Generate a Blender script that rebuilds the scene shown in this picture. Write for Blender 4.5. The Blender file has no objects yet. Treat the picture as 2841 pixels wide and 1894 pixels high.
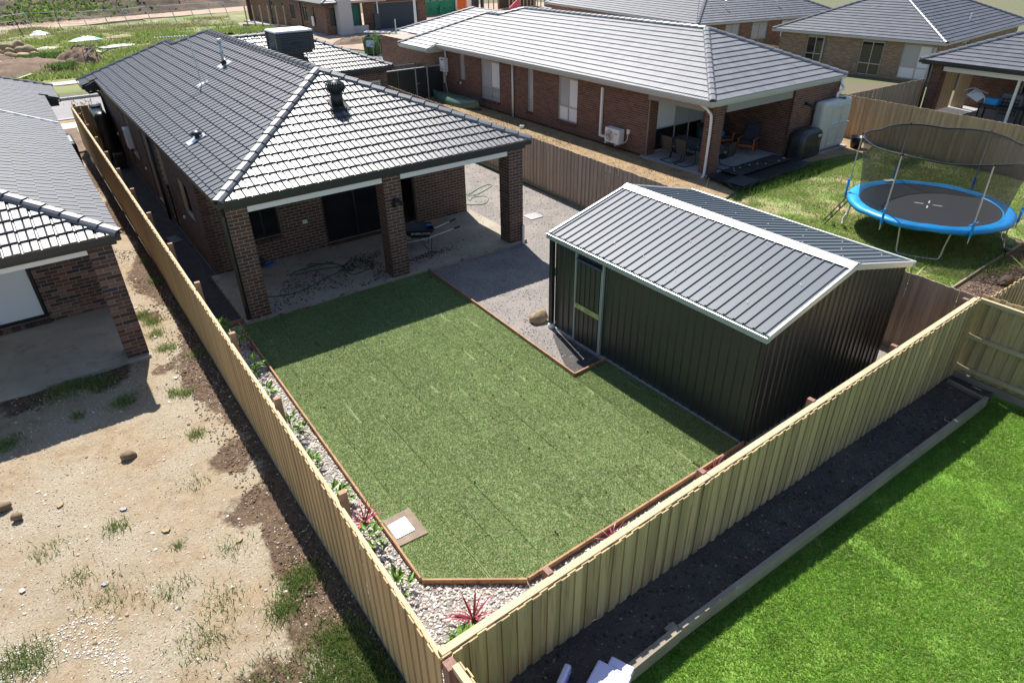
import bpy, math, random
import numpy as np
from mathutils import Vector, Matrix
random.seed(7); rng = np.random.default_rng(7)
SC = bpy.context.scene
COL = SC.collection
PI = math.pi
TP = math.tan(math.radians(22.5))

# ---------------------------------------------------------------- camera, sky, sun, exposure
CAM = (-2.84078, -14.8868, 7.70619)
YAW, PITCH, ROLL = math.radians(34.94309), math.radians(31.40786), math.radians(-1.01987)
fwd = Vector((math.sin(YAW) * math.cos(PITCH), math.cos(YAW) * math.cos(PITCH), -math.sin(PITCH)))
rgt0 = Vector((math.cos(YAW), -math.sin(YAW), 0)); up0 = rgt0.cross(fwd)
rgt = math.cos(ROLL) * rgt0 + math.sin(ROLL) * up0
upv = -math.sin(ROLL) * rgt0 + math.cos(ROLL) * up0
cam = bpy.data.objects.new('camera', bpy.data.cameras.new('camera')); COL.objects.link(cam)
cam.data.sensor_fit = 'HORIZONTAL'; cam.data.sensor_width = 36
cam.data.lens = 1838.582 / 2841 * 36
cam.data.clip_start = .1; cam.data.clip_end = 1500
m3 = Matrix((rgt, upv, -fwd)).transposed()
cam.matrix_world = Matrix.Translation(CAM) @ m3.to_4x4()
SC.camera = cam

SUN_EL, SUN_AZ = math.radians(54.5), math.radians(13.5)      # azimuth from +Y towards +X
w = bpy.data.worlds.new('World'); SC.world = w; w.use_nodes = True
nt = w.node_tree
sky = nt.nodes.new('ShaderNodeTexSky'); sky.sky_type = 'NISHITA'; sky.sun_disc = False
sky.sun_elevation = SUN_EL; sky.sun_rotation = SUN_AZ
sky.air_density = 1.0; sky.dust_density = .4; sky.ozone_density = 1.0
bg = nt.nodes['Background']; bg.inputs['Strength'].default_value = .095
nt.links.new(sky.outputs[0], bg.inputs['Color'])
sun = bpy.data.objects.new('sun', bpy.data.lights.new('sun', 'SUN')); COL.objects.link(sun)
sun.data.energy = 5.0; sun.data.angle = math.radians(.53); sun.data.color = (1, .95, .88)
sdir = Vector((math.sin(SUN_AZ) * math.cos(SUN_EL), math.cos(SUN_AZ) * math.cos(SUN_EL), math.sin(SUN_EL)))
sun.rotation_euler = sdir.to_track_quat('Z', 'Y').to_euler()
sun.location = (10, 40, 60)
SC.view_settings.view_transform = 'Standard'; SC.view_settings.look = 'None'
SC.view_settings.gamma = 1; SC.view_settings.use_curve_mapping = False
SC.view_settings.exposure = .8

# ---------------------------------------------------------------- materials
def hexmix(a, b, t): return tuple(a[i] * (1 - t) + b[i] * t for i in range(3))

def mk(name, c1, c2=None, nscale=6., rough=.7, bump=0., bscale=60., rnd=0., src='obj', metal=0., spec=.5,
       detail=5., stretch=None, c3=None, n3=30., rnd_col=None, offs=False, thr=(.35, .65), coat=0., thr3=(.55, .62), gloss=0.):
    m = bpy.data.materials.new(name); m.use_nodes = True
    N = m.node_tree.nodes; L = m.node_tree.links
    b = N['Principled BSDF']
    b.inputs['Roughness'].default_value = rough; b.inputs['Metallic'].default_value = metal
    b.inputs['Specular IOR Level'].default_value = spec
    if coat: b.inputs['Coat Weight'].default_value = coat; b.inputs['Coat Roughness'].default_value = .15
    tc = N.new('ShaderNodeTexCoord'); co = tc.outputs['Object']
    r = None
    if rnd or rnd_col or offs:
        if src == 'obj': r = N.new('ShaderNodeObjectInfo').outputs['Random']
        else:
            at = N.new('ShaderNodeAttribute'); at.attribute_name = 'rnd'; r = at.outputs['Fac']
    if stretch:
        mp = N.new('ShaderNodeMapping'); mp.inputs['Scale'].default_value = stretch
        L.new(co, mp.inputs['Vector']); co = mp.outputs['Vector']
        if offs:
            mu = N.new('ShaderNodeMath'); mu.operation = 'MULTIPLY'; mu.inputs[1].default_value = 37.
            L.new(r, mu.inputs[0]); L.new(mu.outputs[0], mp.inputs['Location'])
    def noise(s, d):
        n = N.new('ShaderNodeTexNoise'); n.inputs['Scale'].default_value = s; n.inputs['Detail'].default_value = d
        L.new(co, n.inputs['Vector']); return n.outputs['Fac']
    def mr(x, a, bb):
        q = N.new('ShaderNodeMapRange'); q.inputs['From Min'].default_value = a; q.inputs['From Max'].default_value = bb
        L.new(x, q.inputs['Value']); return q.outputs['Result']
    def mix(f, a, bb, mode='MIX'):
        q = N.new('ShaderNodeMix'); q.data_type = 'RGBA'; q.blend_type = mode
        if isinstance(f, float): q.inputs[0].default_value = f
        else: L.new(f, q.inputs[0])
        for k, v in ((6, a), (7, bb)):
            if isinstance(v, tuple): q.inputs[k].default_value = (*v, 1)
            else: L.new(v, q.inputs[k])
        return q.outputs[2]
    col = c1
    if rnd_col:
        cr = N.new('ShaderNodeValToRGB'); cr.color_ramp.interpolation = 'CONSTANT'
        el = cr.color_ramp.elements
        while len(el) < len(rnd_col): el.new(.5)
        acc = 0.
        for e_, (c, wgt) in zip(el, rnd_col):
            e_.position = acc; e_.color = (*c, 1); acc += wgt
        L.new(r, cr.inputs[0]); col = cr.outputs[0]
    if c2: col = mix(mr(noise(nscale, detail), *thr), col, c2)
    if c3: col = mix(mr(noise(n3, 4.), *thr3), col, c3)
    if rnd:
        hs = N.new('ShaderNodeHueSaturation')
        if isinstance(col, tuple): hs.inputs['Color'].default_value = (*col, 1)
        else: L.new(col, hs.inputs['Color'])
        ma = N.new('ShaderNodeMath'); ma.operation = 'MULTIPLY_ADD'
        ma.inputs[1].default_value = 2 * rnd; ma.inputs[2].default_value = 1 - rnd
        L.new(r, ma.inputs[0]); L.new(ma.outputs[0], hs.inputs['Value'])
        col = hs.outputs[0]
    if isinstance(col, tuple): b.inputs['Base Color'].default_value = (*col, 1)
    else: L.new(col, b.inputs['Base Color'])
    if bump:
        bp = N.new('ShaderNodeBump'); bp.inputs['Strength'].default_value = bump; bp.inputs['Distance'].default_value = .02
        L.new(noise(bscale, 6.), bp.inputs['Height']); L.new(bp.outputs[0], b.inputs['Normal'])
    if gloss:
        b.inputs['Specular IOR Level'].default_value = 0
        gl = N.new('ShaderNodeBsdfGlossy'); gl.inputs['Color'].default_value = (gloss, gloss, gloss, 1); gl.inputs['Roughness'].default_value = rough
        if bump: L.new(bp.outputs[0], gl.inputs['Normal'])
        ad = N.new('ShaderNodeAddShader'); L.new(b.outputs[0], ad.inputs[0]); L.new(gl.outputs[0], ad.inputs[1]); L.new(ad.outputs[0], N['Material Output'].inputs['Surface'])
    return m

def mk2(name, *a, **k):
    """the same material for single objects (object random) and for joined pieces (attribute random)"""
    return (mk(name, *a, src='obj', **k), mk(name + '_joined', *a, src='attr', **k))

def attr_mat(name, rough=.7, trans=0., spec=.3):
    m = bpy.data.materials.new(name); m.use_nodes = True
    N = m.node_tree.nodes; L = m.node_tree.links; b = N['Principled BSDF']
    at = N.new('ShaderNodeAttribute'); at.attribute_name = 'col'
    L.new(at.outputs['Color'], b.inputs['Base Color']); b.inputs['Roughness'].default_value = rough
    b.inputs['Specular IOR Level'].default_value = spec
    if trans:
        t = N.new('ShaderNodeBsdfTranslucent'); L.new(at.outputs['Color'], t.inputs['Color'])
        mx = N.new('ShaderNodeMixShader'); mx.inputs[0].default_value = trans
        L.new(b.outputs[0], mx.inputs[1]); L.new(t.outputs[0], mx.inputs[2])
        L.new(mx.outputs[0], N['Material Output'].inputs['Surface'])
    return m

def glass_mat(name, tint=(.02, .022, .025), rough=.03, spec=.9):
    return mk(name, tint, rough=rough, spec=spec)

# ---------------------------------------------------------------- mesh helpers
class MB:
    def __init__(s): s.v = []; s.f = []
    def box(s, x0, x1, y0, y1, z0, z1):
        n = len(s.v)
        s.v += [(x0, y0, z0), (x1, y0, z0), (x1, y1, z0), (x0, y1, z0), (x0, y0, z1), (x1, y0, z1), (x1, y1, z1), (x0, y1, z1)]
        s.f += [tuple(n + i for i in q) for q in ((0, 3, 2, 1), (4, 5, 6, 7), (0, 1, 5, 4), (1, 2, 6, 5), (2, 3, 7, 6), (3, 0, 4, 7))]
        return s
    def obox(s, c, ax, ay, az):
        """oriented box: centre and three half vectors"""
        c, ax, ay, az = map(Vector, (c, ax, ay, az)); n = len(s.v)
        for k in (-1, 1):
            for i, j in ((-1, -1), (1, -1), (1, 1), (-1, 1)): s.v.append(tuple(c + i * ax + j * ay + k * az))
        s.f += [tuple(n + i for i in q) for q in ((0, 3, 2, 1), (4, 5, 6, 7), (0, 1, 5, 4), (1, 2, 6, 5), (2, 3, 7, 6), (3, 0, 4, 7))]
        return s
    def bar(s, a, b, w_, t_, up=(0, 0, 1)):
        a, b = Vector(a), Vector(b); d = (b - a); l = d.length; d.normalize()
        u = Vector(up); sd = d.cross(u)
        if sd.length < 1e-4: sd = d.cross(Vector((1, 0, 0)))
        sd.normalize(); u2 = sd.cross(d)
        return s.obox((a + b) / 2, d * l / 2, sd * w_ / 2, u2 * t_ / 2)
    def poly(s, pts):
        n = len(s.v); s.v += [tuple(p) for p in pts]; s.f.append(tuple(range(n, n + len(pts)))); return s
    def prism(s, pts, vec):
        """polygon swept along vec"""
        n = len(s.v); k = len(pts); vec = Vector(vec)
        s.v += [tuple(p) for p in pts] + [tuple(Vector(p) + vec) for p in pts]
        s.f.append(tuple(range(n + k - 1, n - 1, -1))); s.f.append(tuple(range(n + k, n + 2 * k)))
        for i in range(k):
            j = (i + 1) % k; s.f.append((n + i, n + j, n + k + j, n + k + i))
        return s
    def tube(s, path, r, n=8, caps=True, closed=False):
        P = [Vector(p) for p in path]; base = len(s.v); k = len(P)
        R = r if isinstance(r, (list, tuple)) else [r] * k
        up = None
        for i, p in enumerate(P):
            if closed: d = P[(i + 1) % k] - P[i - 1]
            else: d = (P[min(i + 1, k - 1)] - P[max(i - 1, 0)])
            d.normalize()
            if up is None:
                up = Vector((0, 0, 1)) if abs(d.z) < .95 else Vector((1, 0, 0))
            sd = d.cross(up)
            if sd.length < 1e-3: sd = d.cross(Vector((0, 1, 0)))
            sd.normalize(); up = sd.cross(d)
            for j in range(n):
                a = 2 * PI * j / n
                s.v.append(tuple(p + (math.cos(a) * sd + math.sin(a) * up) * R[i]))
        for i in range(k if closed else k - 1):
            i2 = (i + 1) % k
            for j in range(n):
                j2 = (j + 1) % n
                s.f.append((base + i * n + j, base + i * n + j2, base + i2 * n + j2, base + i2 * n + j))
        if caps and not closed:
            s.f.append(tuple(base + j for j in range(n - 1, -1, -1))); s.f.append(tuple(base + (k - 1) * n + j for j in range(n)))
        return s
    def lathe(s, c, prof, n=16):
        """profile of (r, z) turned round a vertical axis through c"""
        base = len(s.v)
        for r, z in prof:
            for j in range(n):
                a = 2 * PI * j / n; s.v.append((c[0] + r * math.cos(a), c[1] + r * math.sin(a), c[2] + z))
        k = len(prof)
        for i in range(k - 1):
            for j in range(n):
                j2 = (j + 1) % n; s.f.append((base + i * n + j, base + i * n + j2, base + (i + 1) * n + j2, base + (i + 1) * n + j))
        s.f.append(tuple(base + j for j in range(n - 1, -1, -1))); s.f.append(tuple(base + (k - 1) * n + j for j in range(n)))
        return s
    def mesh(s, name, mat=None, smooth=False):
        m = bpy.data.meshes.new(name); m.from_pydata(s.v, [], s.f)
        if mat: m.materials.append(mat)
        if smooth: m.shade_smooth()
        m.update(); return m

def bez(pts, n=6):
    """Catmull-Rom through points"""
    P = [Vector(p) for p in pts]; out = []
    for i in range(len(P) - 1):
        p0, p1, p2, p3 = P[max(i - 1, 0)], P[i], P[i + 1], P[min(i + 2, len(P) - 1)]
        for k in range(n):
            t = k / n
            out.append(.5 * ((2 * p1) + (-p0 + p2) * t + (2 * p0 - 5 * p1 + 4 * p2 - p3) * t * t + (-p0 + 3 * p1 - 3 * p2 + p3) * t ** 3))
    out.append(P[-1]); return out

def bevel(o, w_=.01, seg=2):
    b = o.modifiers.new('bevel', 'BEVEL'); b.width = w_; b.segments = seg; b.limit_method = 'ANGLE'; return o

def obj(name, mesh, parent=None, mat=None, M=None):
    if isinstance(mesh, MB): mesh = mesh.mesh(name, mat)
    o = bpy.data.objects.new(name, mesh); COL.objects.link(o)
    if parent is not None:
        o.parent = parent
        if M is None and parent.parent is None and parent.get('world_parts'): M = Matrix.Translation(-parent.location)
    if M is not None: o.matrix_basis = M
    return o

def tag(o, label=None, cat=None, group=None, kind=None):
    if label: o['label'] = label
    if cat: o['category'] = cat
    if group: o['group'] = group
    if kind: o['kind'] = kind
    return o

def thing(name, label, cat, loc=(0, 0, 0), rotz=0., group=None, world=False):
    """an Empty at the base of a thing; world=True: its parts are modelled in world coordinates"""
    o = bpy.data.objects.new(name, None); COL.objects.link(o); o.empty_display_size = .2
    o.location = loc; o.rotation_euler = (0, 0, rotz)
    if world: o['world_parts'] = True
    return tag(o, label, cat, group)

def struct(name, mb, mat, label=None, smooth=False):
    o = obj(name, mb.mesh(name, mat, smooth) if isinstance(mb, MB) else mb)
    o['kind'] = 'structure'
    if label: o['label'] = label
    return o

def copy_tree(o, parent=None):
    c = o.copy(); COL.objects.link(c)
    if parent is not None: c.parent = parent
    for ch in o.children: copy_tree(ch, c)
    return c

def np_mesh(name, V, F, mat=None, col=None, rnd=None):
    """V (n,3), F (m,3 or 4); col per vertex colour, rnd per vertex value"""
    m = bpy.data.meshes.new(name); V = np.asarray(V, np.float32); F = np.asarray(F, np.int32)
    k = F.shape[1]
    m.vertices.add(len(V)); m.vertices.foreach_set('co', V.ravel())
    m.loops.add(F.size); m.loops.foreach_set('vertex_index', F.ravel())
    m.polygons.add(len(F)); m.polygons.foreach_set('loop_start', np.arange(0, F.size, k, dtype=np.int32))
    try: m.polygons.foreach_set('loop_total', np.full(len(F), k, np.int32))
    except Exception: pass
    if col is not None:
        a = m.color_attributes.new('col', 'FLOAT_COLOR', 'POINT')
        c = np.ones((len(V), 4), np.float32); c[:, :3] = col; a.data.foreach_set('color', c.ravel())
    if rnd is not None:
        a = m.attributes.new('rnd', 'FLOAT', 'POINT'); a.data.foreach_set('value', np.asarray(rnd, np.float32))
    if mat: m.materials.append(mat)
    m.update(calc_edges=True); m.validate(); return m

class Pool:
    """pieces of one thing: the ones that show largest become objects, the rest of a kind one joined part"""
    def __init__(s): s.items = []
    def add(s, name, mesh, mats, M, parent, size, n):
        s.items.append((name, mesh, mats, M, parent, size, n))
    def flush(s, limit=300):
        C = Vector(CAM); by = {}
        for it in s.items: by.setdefault(it[0], []).append(it)
        for name, its in by.items():
            sc = []
            for k, it in enumerate(its):
                p = it[3].translation; d = C - p; L = d.length; d.normalize()
                q = p - C; zz = q.dot(fwd); on = zz > .1 and abs(q.dot(rgt)) / zz < .80 and abs(q.dot(upv)) / zz < .54
                fc = it[6].dot(d)
                sc.append((it[5] * max(fc, 0) / (L * L) if on else 0, k))
            sc.sort(reverse=True)
            chosen = [k for v, k in sc[:limit] if v > 0]; cs = set(chosen)
            for k in chosen:
                _, mesh, mats, M, parent, _, _ = its[k]
                me = mesh
                if not me.materials: me.materials.append(mats[0])
                o = bpy.data.objects.new(name, me); COL.objects.link(o); o.parent = parent; o.matrix_basis = M
            rest = {}
            for k, it in enumerate(its):
                if k not in cs: rest.setdefault((it[4].name, id(it[2])), []).append(it)
            for key, lst in rest.items():
                V = []; F = []; R = []; n0 = 0; F3 = []
                vv, ff, rr = [], [], []
                for it in lst:
                    me = it[1]; n = len(me.vertices)
                    co = np.empty(n * 3, np.float32); me.vertices.foreach_get('co', co); co = co.reshape(-1, 3)
                    A = np.array(it[3]); co = co @ A[:3, :3].T + A[:3, 3]
                    vv.append(co); rr.append(np.full(n, random.random()))
                    ff += [tuple(i + n0 for i in p) for p in faces_of(me)]; n0 += n
                me = bpy.data.meshes.new(name); me.from_pydata(np.concatenate(vv).tolist(), [], ff)
                a = me.attributes.new('rnd', 'FLOAT', 'POINT'); a.data.foreach_set('value', np.concatenate(rr).astype(np.float32))
                me.materials.append(lst[0][2][1])
                o = bpy.data.objects.new(name, me); COL.objects.link(o); o.parent = lst[0][4]; o['kind'] = 'stuff'
        s.items = []
_fc = {}
def faces_of(me):
    k = me.name
    if k not in _fc: _fc[k] = [tuple(p.vertices) for p in me.polygons]
    return _fc[k]

# ---------------------------------------------------------------- brickwork
def unit_brick():
    b = MB().box(-.5, .5, -.5, .5, -.5, .5); return b.mesh('brick')
BRICKS = {}
def brick_mesh(mats):
    if id(mats) not in BRICKS: BRICKS[id(mats)] = unit_brick()
    return BRICKS[id(mats)]

def brick_wall(pool, house, P0, u, length, height, mats, core, openings=(), bl=.23, bh=.076, j=.01, nrm=None, thick=.11,
               proud=.004, name='wall', parent=None, shift=0., wall=None, cl=0, cr=0):
    """a wall of bricks: mortar core plus one proud face of bricks. P0 lower corner on the face, u along, nrm outward"""
    P0 = Vector(P0); u = Vector(u).normalized(); nrm = Vector(nrm).normalized(); z = Vector((0, 0, 1))
    # mortar core with the openings left out
    if wall is None:
        mb = MB()
        us = sorted({0., length} | {max(0, min(length, o[i])) for o in openings for i in (0, 1)})
        for a, b in zip(us[:-1], us[1:]):
            if b - a < 1e-4: continue
            ivs = sorted([(o[2], o[3]) for o in openings if o[0] < (a + b) / 2 < o[1]])
            z0 = 0.
            segs = []
            for o0, o1 in ivs:
                if o0 > z0: segs.append((z0, o0))
                z0 = max(z0, o1)
            if z0 < height: segs.append((z0, height))
            for s0, s1 in segs:
                mb.obox(P0 + u * (a + b) / 2 + z * (s0 + s1) / 2 - nrm * thick / 2, u * (b - a) / 2, nrm * thick / 2, z * (s1 - s0) / 2)
        wall = obj(name, mb, house, core)
    mesh = brick_mesh(mats)
    # the brick objects use world coordinates: the wall part sits at world identity
    rot = Matrix((u, nrm, z)).transposed().to_4x4()
    course = bh + j; pitch = bl + j; T = .03
    nrow = int(math.ceil((height - .005) / course))
    for r in range(nrow):
        z0 = r * course; z1 = min(z0 + bh, height)
        if z1 - z0 < .02: continue
        x = -(pitch / 2 if (r + int(shift * 2)) % 2 else 0)
        while x < length - .005:
            a, b = max(x, 0), min(x + bl, length)
            x += pitch
            spans = [(a, b)]
            for o in openings:
                if o[2] < z1 - .02 and o[3] > z0 + .02:
                    ns = []
                    for s0, s1 in spans:
                        if o[1] <= s0 or o[0] >= s1: ns.append((s0, s1)); continue
                        if o[0] > s0: ns.append((s0, o[0]))
                        if o[1] < s1: ns.append((o[1], s1))
                    spans = ns
            for s0, s1 in spans:
                if s1 - s0 < .03: continue
                jt = random.uniform(-.001, .0015)
                e0 = proud if s0 == 0 and cl else 0; e1 = proud if s1 == length and cr else 0
                c = P0 + u * (s0 - e0 + s1 + e1) / 2 + z * (z0 + z1) / 2 + nrm * (proud + jt - T / 2)
                M = Matrix.Translation(c) @ rot @ Matrix.Diagonal((s1 - s0 + e0 + e1, T, z1 - z0, 1))
                pool.add('brick', mesh, mats, M, wall, (s1 - s0) * (z1 - z0), nrm)
    return wall

def brick_column(pool, house, x0, y0, z0, wd, dp, h, mats, core, faces='FLR', bl=.23):
    mb = MB().box(x0, x0 + wd, y0, y0 + dp, z0, z0 + h)
    col = obj('column', mb, house, core)
    if 'F' in faces: brick_wall(pool, house, (x0, y0, z0), (1, 0, 0), wd, h, mats, core, nrm=(0, -1, 0), wall=col, cl=1, cr=1, bl=bl)
    if 'L' in faces: brick_wall(pool, house, (x0, y0 + dp, z0), (0, -1, 0), dp, h, mats, core, nrm=(-1, 0, 0), wall=col, shift=.5, bl=bl)
    if 'R' in faces: brick_wall(pool, house, (x0 + wd, y0, z0), (0, 1, 0), dp, h, mats, core, nrm=(1, 0, 0), wall=col, shift=.5, bl=bl)
    return col

def header_row(pool, wall, P0, u, length, nrm, mats, zt=.075, dp=.10, tilt=.02):
    """row of sill bricks on edge"""
    P0, u, nrm = Vector(P0), Vector(u).normalized(), Vector(nrm).normalized(); z = Vector((0, 0, 1))
    rot = Matrix((u, nrm, z)).transposed().to_4x4(); n = int(length / .086); mesh = brick_mesh(mats)
    for i in range(n):
        c = P0 + u * (i + .5) * length / n + nrm * (dp / 2 - .02) + z * zt / 2
        M = Matrix.Translation(c) @ rot @ Matrix.Rotation(-.18, 4, 'X') @ Matrix.Diagonal((.076, dp, zt, 1))
        pool.add('brick', mesh, mats, M, wall, .076 * (dp + zt), (nrm + z).normalized())

# ---------------------------------------------------------------- tiled roofs
def clip_poly(poly, a, b, c):
    """keep a*u+b*v+c >= 0 (first two coordinates)"""
    out = []
    for i in range(len(poly)):
        p, q = poly[i], poly[(i + 1) % len(poly)]
        dp, dq = a * p[0] + b * p[1] + c, a * q[0] + b * q[1] + c
        if dp >= 0: out.append(p)
        if (dp < 0) != (dq < 0):
            t = dp / (dp - dq); out.append(tuple(p[k] + (q[k] - p[k]) * t for k in range(len(p))))
    return out

PROF_A = [(0., -.006), (.05, .024), (.38, .026), (.44, -.004), (.52, -.004), (.57, .016), (.93, .018), (1., -.006)]
PROF_B = [(0., .0), (.05, .007), (.44, .007), (.5, .0), (.56, .007), (.94, .007), (1., 0.)]
def tile_faces(wd, ex, thick, prof):
    """faces of a tile as polygons in (u, v, h), v up the slope"""
    F = []; pr = [(a * wd, b) for a, b in prof]
    for (a, ha), (b, hb) in zip(pr[:-1], pr[1:]):
        F.append([(a, 0, ha + thick), (b, 0, hb + thick), (b, ex, hb + .001), (a, ex, ha + .001)])
        F.append([(a, 0, -.012), (b, 0, -.012), (b, 0, hb + thick), (a, 0, ha + thick)])
    return F
_tm = {}
def faces_to_mesh(name, F, mats):
    idx = {}; V = []; FF = []
    for f in F:
        q = []
        for p in f:
            k = (round(p[0], 5), round(p[1], 5), round(p[2], 5))
            if k not in idx: idx[k] = len(V); V.append(k)
            if not q or q[-1] != idx[k]: q.append(idx[k])
        if len(q) > 2 and q[0] == q[-1]: q.pop()
        if len(set(q)) == len(q) and len(q) >= 3: FF.append(tuple(q))
    m = bpy.data.meshes.new(name); m.from_pydata(V, [], FF); m.materials.append(mats[0]); return m

def inside(poly, x, y):
    c = False
    for i in range(len(poly)):
        (x1, y1), (x2, y2) = poly[i], poly[i - 1]
        if (y1 > y) != (y2 > y) and x < (x2 - x1) * (y - y1) / (y2 - y1) + x1: c = not c
    return c

def seg_hits_rect(p, q, u0, v0, u1, v1):
    t0, t1 = 0., 1.; d = (q[0] - p[0], q[1] - p[1])
    for dd, pp, lo, hi in ((d[0], p[0], u0, u1), (d[1], p[1], v0, v1)):
        if abs(dd) < 1e-9:
            if pp <= lo + 1e-4 or pp >= hi - 1e-4: return False
        else:
            a, b = (lo + 1e-4 - pp) / dd, (hi - 1e-4 - pp) / dd
            if a > b: a, b = b, a
            t0, t1 = max(t0, a), min(t1, b)
    return t0 < t1

def tile_face(pool, roof, poly3, eave, mats, wd=.30, ex=.325, thick=.034, prof=PROF_A):
    """tile the planar roof face poly3 (points in order); eave=(A,B) with the roof on the left of A->B seen from outside"""
    A, B = Vector(eave[0]), Vector(eave[1]); u = (B - A).normalized()
    n = None
    P = [Vector(p) for p in poly3]
    nn = Vector((0, 0, 0))
    for i in range(len(P)): nn += (P[i] - P[0]).cross(P[(i + 1) % len(P)] - P[0])
    n = nn.normalized()
    if n.z < 0: n = -n
    v = n.cross(u)
    Q = [((p - A).dot(u), (p - A).dot(v)) for p in P]
    area = sum(Q[i - 1][0] * Q[i][1] - Q[i][0] * Q[i - 1][1] for i in range(len(Q)))
    if area < 0: Q = Q[::-1]
    key = (wd, ex, thick, id(prof), id(mats))
    F0 = tile_faces(wd, ex, thick, prof)
    if key not in _tm: _tm[key] = faces_to_mesh('roof_tile', F0, mats)
    full = _tm[key]
    rot = Matrix((u, v, n)).transposed().to_4x4()
    umin, umax = min(q[0] for q in Q), max(q[0] for q in Q); vmin, vmax = min(q[1] for q in Q), max(q[1] for q in Q)
    nrow = int(math.ceil((vmax - vmin) / ex)); ncol = int(math.ceil((umax - umin) / wd)) + 1
    edges = [(Q[i], Q[(i + 1) % len(Q)]) for i in range(len(Q))]
    for r in range(nrow):
        v0 = vmin + r * ex
        for c in range(ncol):
            u0 = umin + c * wd
            hits = [e for e in edges if seg_hits_rect(e[0], e[1], u0, v0, u0 + wd, v0 + ex)]
            jig = Matrix.Translation((0, 0, random.uniform(0, .004)))
            M = Matrix.Translation(A) @ rot @ Matrix.Translation((u0, v0, 0)) @ jig
            if not hits:
                if inside(Q, u0 + wd / 2, v0 + ex / 2): pool.add('roof_tile', full, mats, M, roof, wd * ex, n)
                continue
            F = F0
            for p, q in hits:
                a, b = -(q[1] - p[1]), (q[0] - p[0]); L = math.hypot(a, b)
                if L < 1e-6: continue
                a, b = a / L, b / L; cc = -(a * (p[0] - u0) + b * (p[1] - v0))
                F = [g for g in (clip_poly(f, a, b, cc) for f in F) if len(g) >= 3]
            if not F: continue
            m = faces_to_mesh('roof_tile', F, mats)
            if len(m.polygons) == 0: continue
            pool.add('roof_tile', m, mats, M, roof, wd * ex * .4, n)

_cap = {}
def cap_mesh(mats, L=.40):
    if id(mats) not in _cap:
        mb = MB(); pr = [(-.135, -.045), (-.115, .015), (-.06, .055), (.06, .055), (.115, .015), (.135, -.045)]
        n = len(pr); V = []
        for x, dz in ((0, .028), (L, 0.)):
            for y, z in pr: V.append((x, y, z + dz))
        for x, dz in ((0, .028), (L, 0.)):
            for y, z in pr: V.append((x, y * .82, z * .8 - .03 + dz))
        mb.v = V
        for i in range(n - 1): mb.f.append((i, i + 1, n + i + 1, n + i)[::-1])
        for i in range(n - 1): mb.f.append((i, 2 * n + i, 2 * n + i + 1, i + 1)[::-1])
        for i in range(n - 1): mb.f.append((n + i, n + i + 1, 3 * n + i + 1, 3 * n + i)[::-1])
        mb.f.append((2 * n, 3 * n, 3 * n + n - 1, 2 * n + n - 1))
        _cap[id(mats)] = mb.mesh('ridge_cap', mats[0])
    return _cap[id(mats)]

def ridge_line(pool, roof, A, B, mats, lift=.03, L=.385):
    """ridge caps from A (low end) to B"""
    A, B = Vector(A), Vector(B); d = B - A; n = max(1, round(d.length / L)); st = d.length / n; d.normalize()
    y = Vector((0, 0, 1)).cross(d).normalized(); z = d.cross(y)
    rot = Matrix((d, y, z)).transposed().to_4x4(); me = cap_mesh(mats)
    for i in range(n):
        M = Matrix.Translation(A + d * (i * st - .01) + z * lift) @ rot @ Matrix.Diagonal((st / L, 1, 1, 1))
        pool.add('ridge_cap', me, mats, M, roof, .27 * st, z)

def gutter(house, pts, mat, name='gutter', h=.115, wd=.115, t=.006):
    """open box gutter along the line of its outer top edge; pts ordered so the house is on the left"""
    mb = MB()
    P = [Vector(p) for p in pts]; k = len(P); prof = [(0, 0), (.0, -h), (wd, -h), (wd, .01), (wd - t, .01), (wd - t, -h + t), (t + .004, -h + t), (t + .004, 0)]
    off = []
    for i in range(k):
        ns = []
        if i > 0: d = (P[i] - P[i - 1]).normalized(); ns.append(Vector((-d.y, d.x, 0)))
        if i < k - 1: d = (P[i + 1] - P[i]).normalized(); ns.append(Vector((-d.y, d.x, 0)))
        if len(ns) == 2:
            b = (ns[0] + ns[1]); off.append(b / max(b.dot(ns[0]), .2))
        else: off.append(ns[0])
    n = len(prof)
    for i in range(k):
        for a, b in prof: mb.v.append(tuple(P[i] + off[i] * a + Vector((0, 0, b))))
    for i in range(k - 1):
        for j in range(n):
            j2 = (j + 1) % n; mb.f.append((i * n + j, (i + 1) * n + j, (i + 1) * n + j2, i * n + j2))
    mb.f.append(tuple(range(n))); mb.f.append(tuple((k - 1) * n + j for j in range(n - 1, -1, -1)))
    return obj(name, mb, house, mat)

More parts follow.
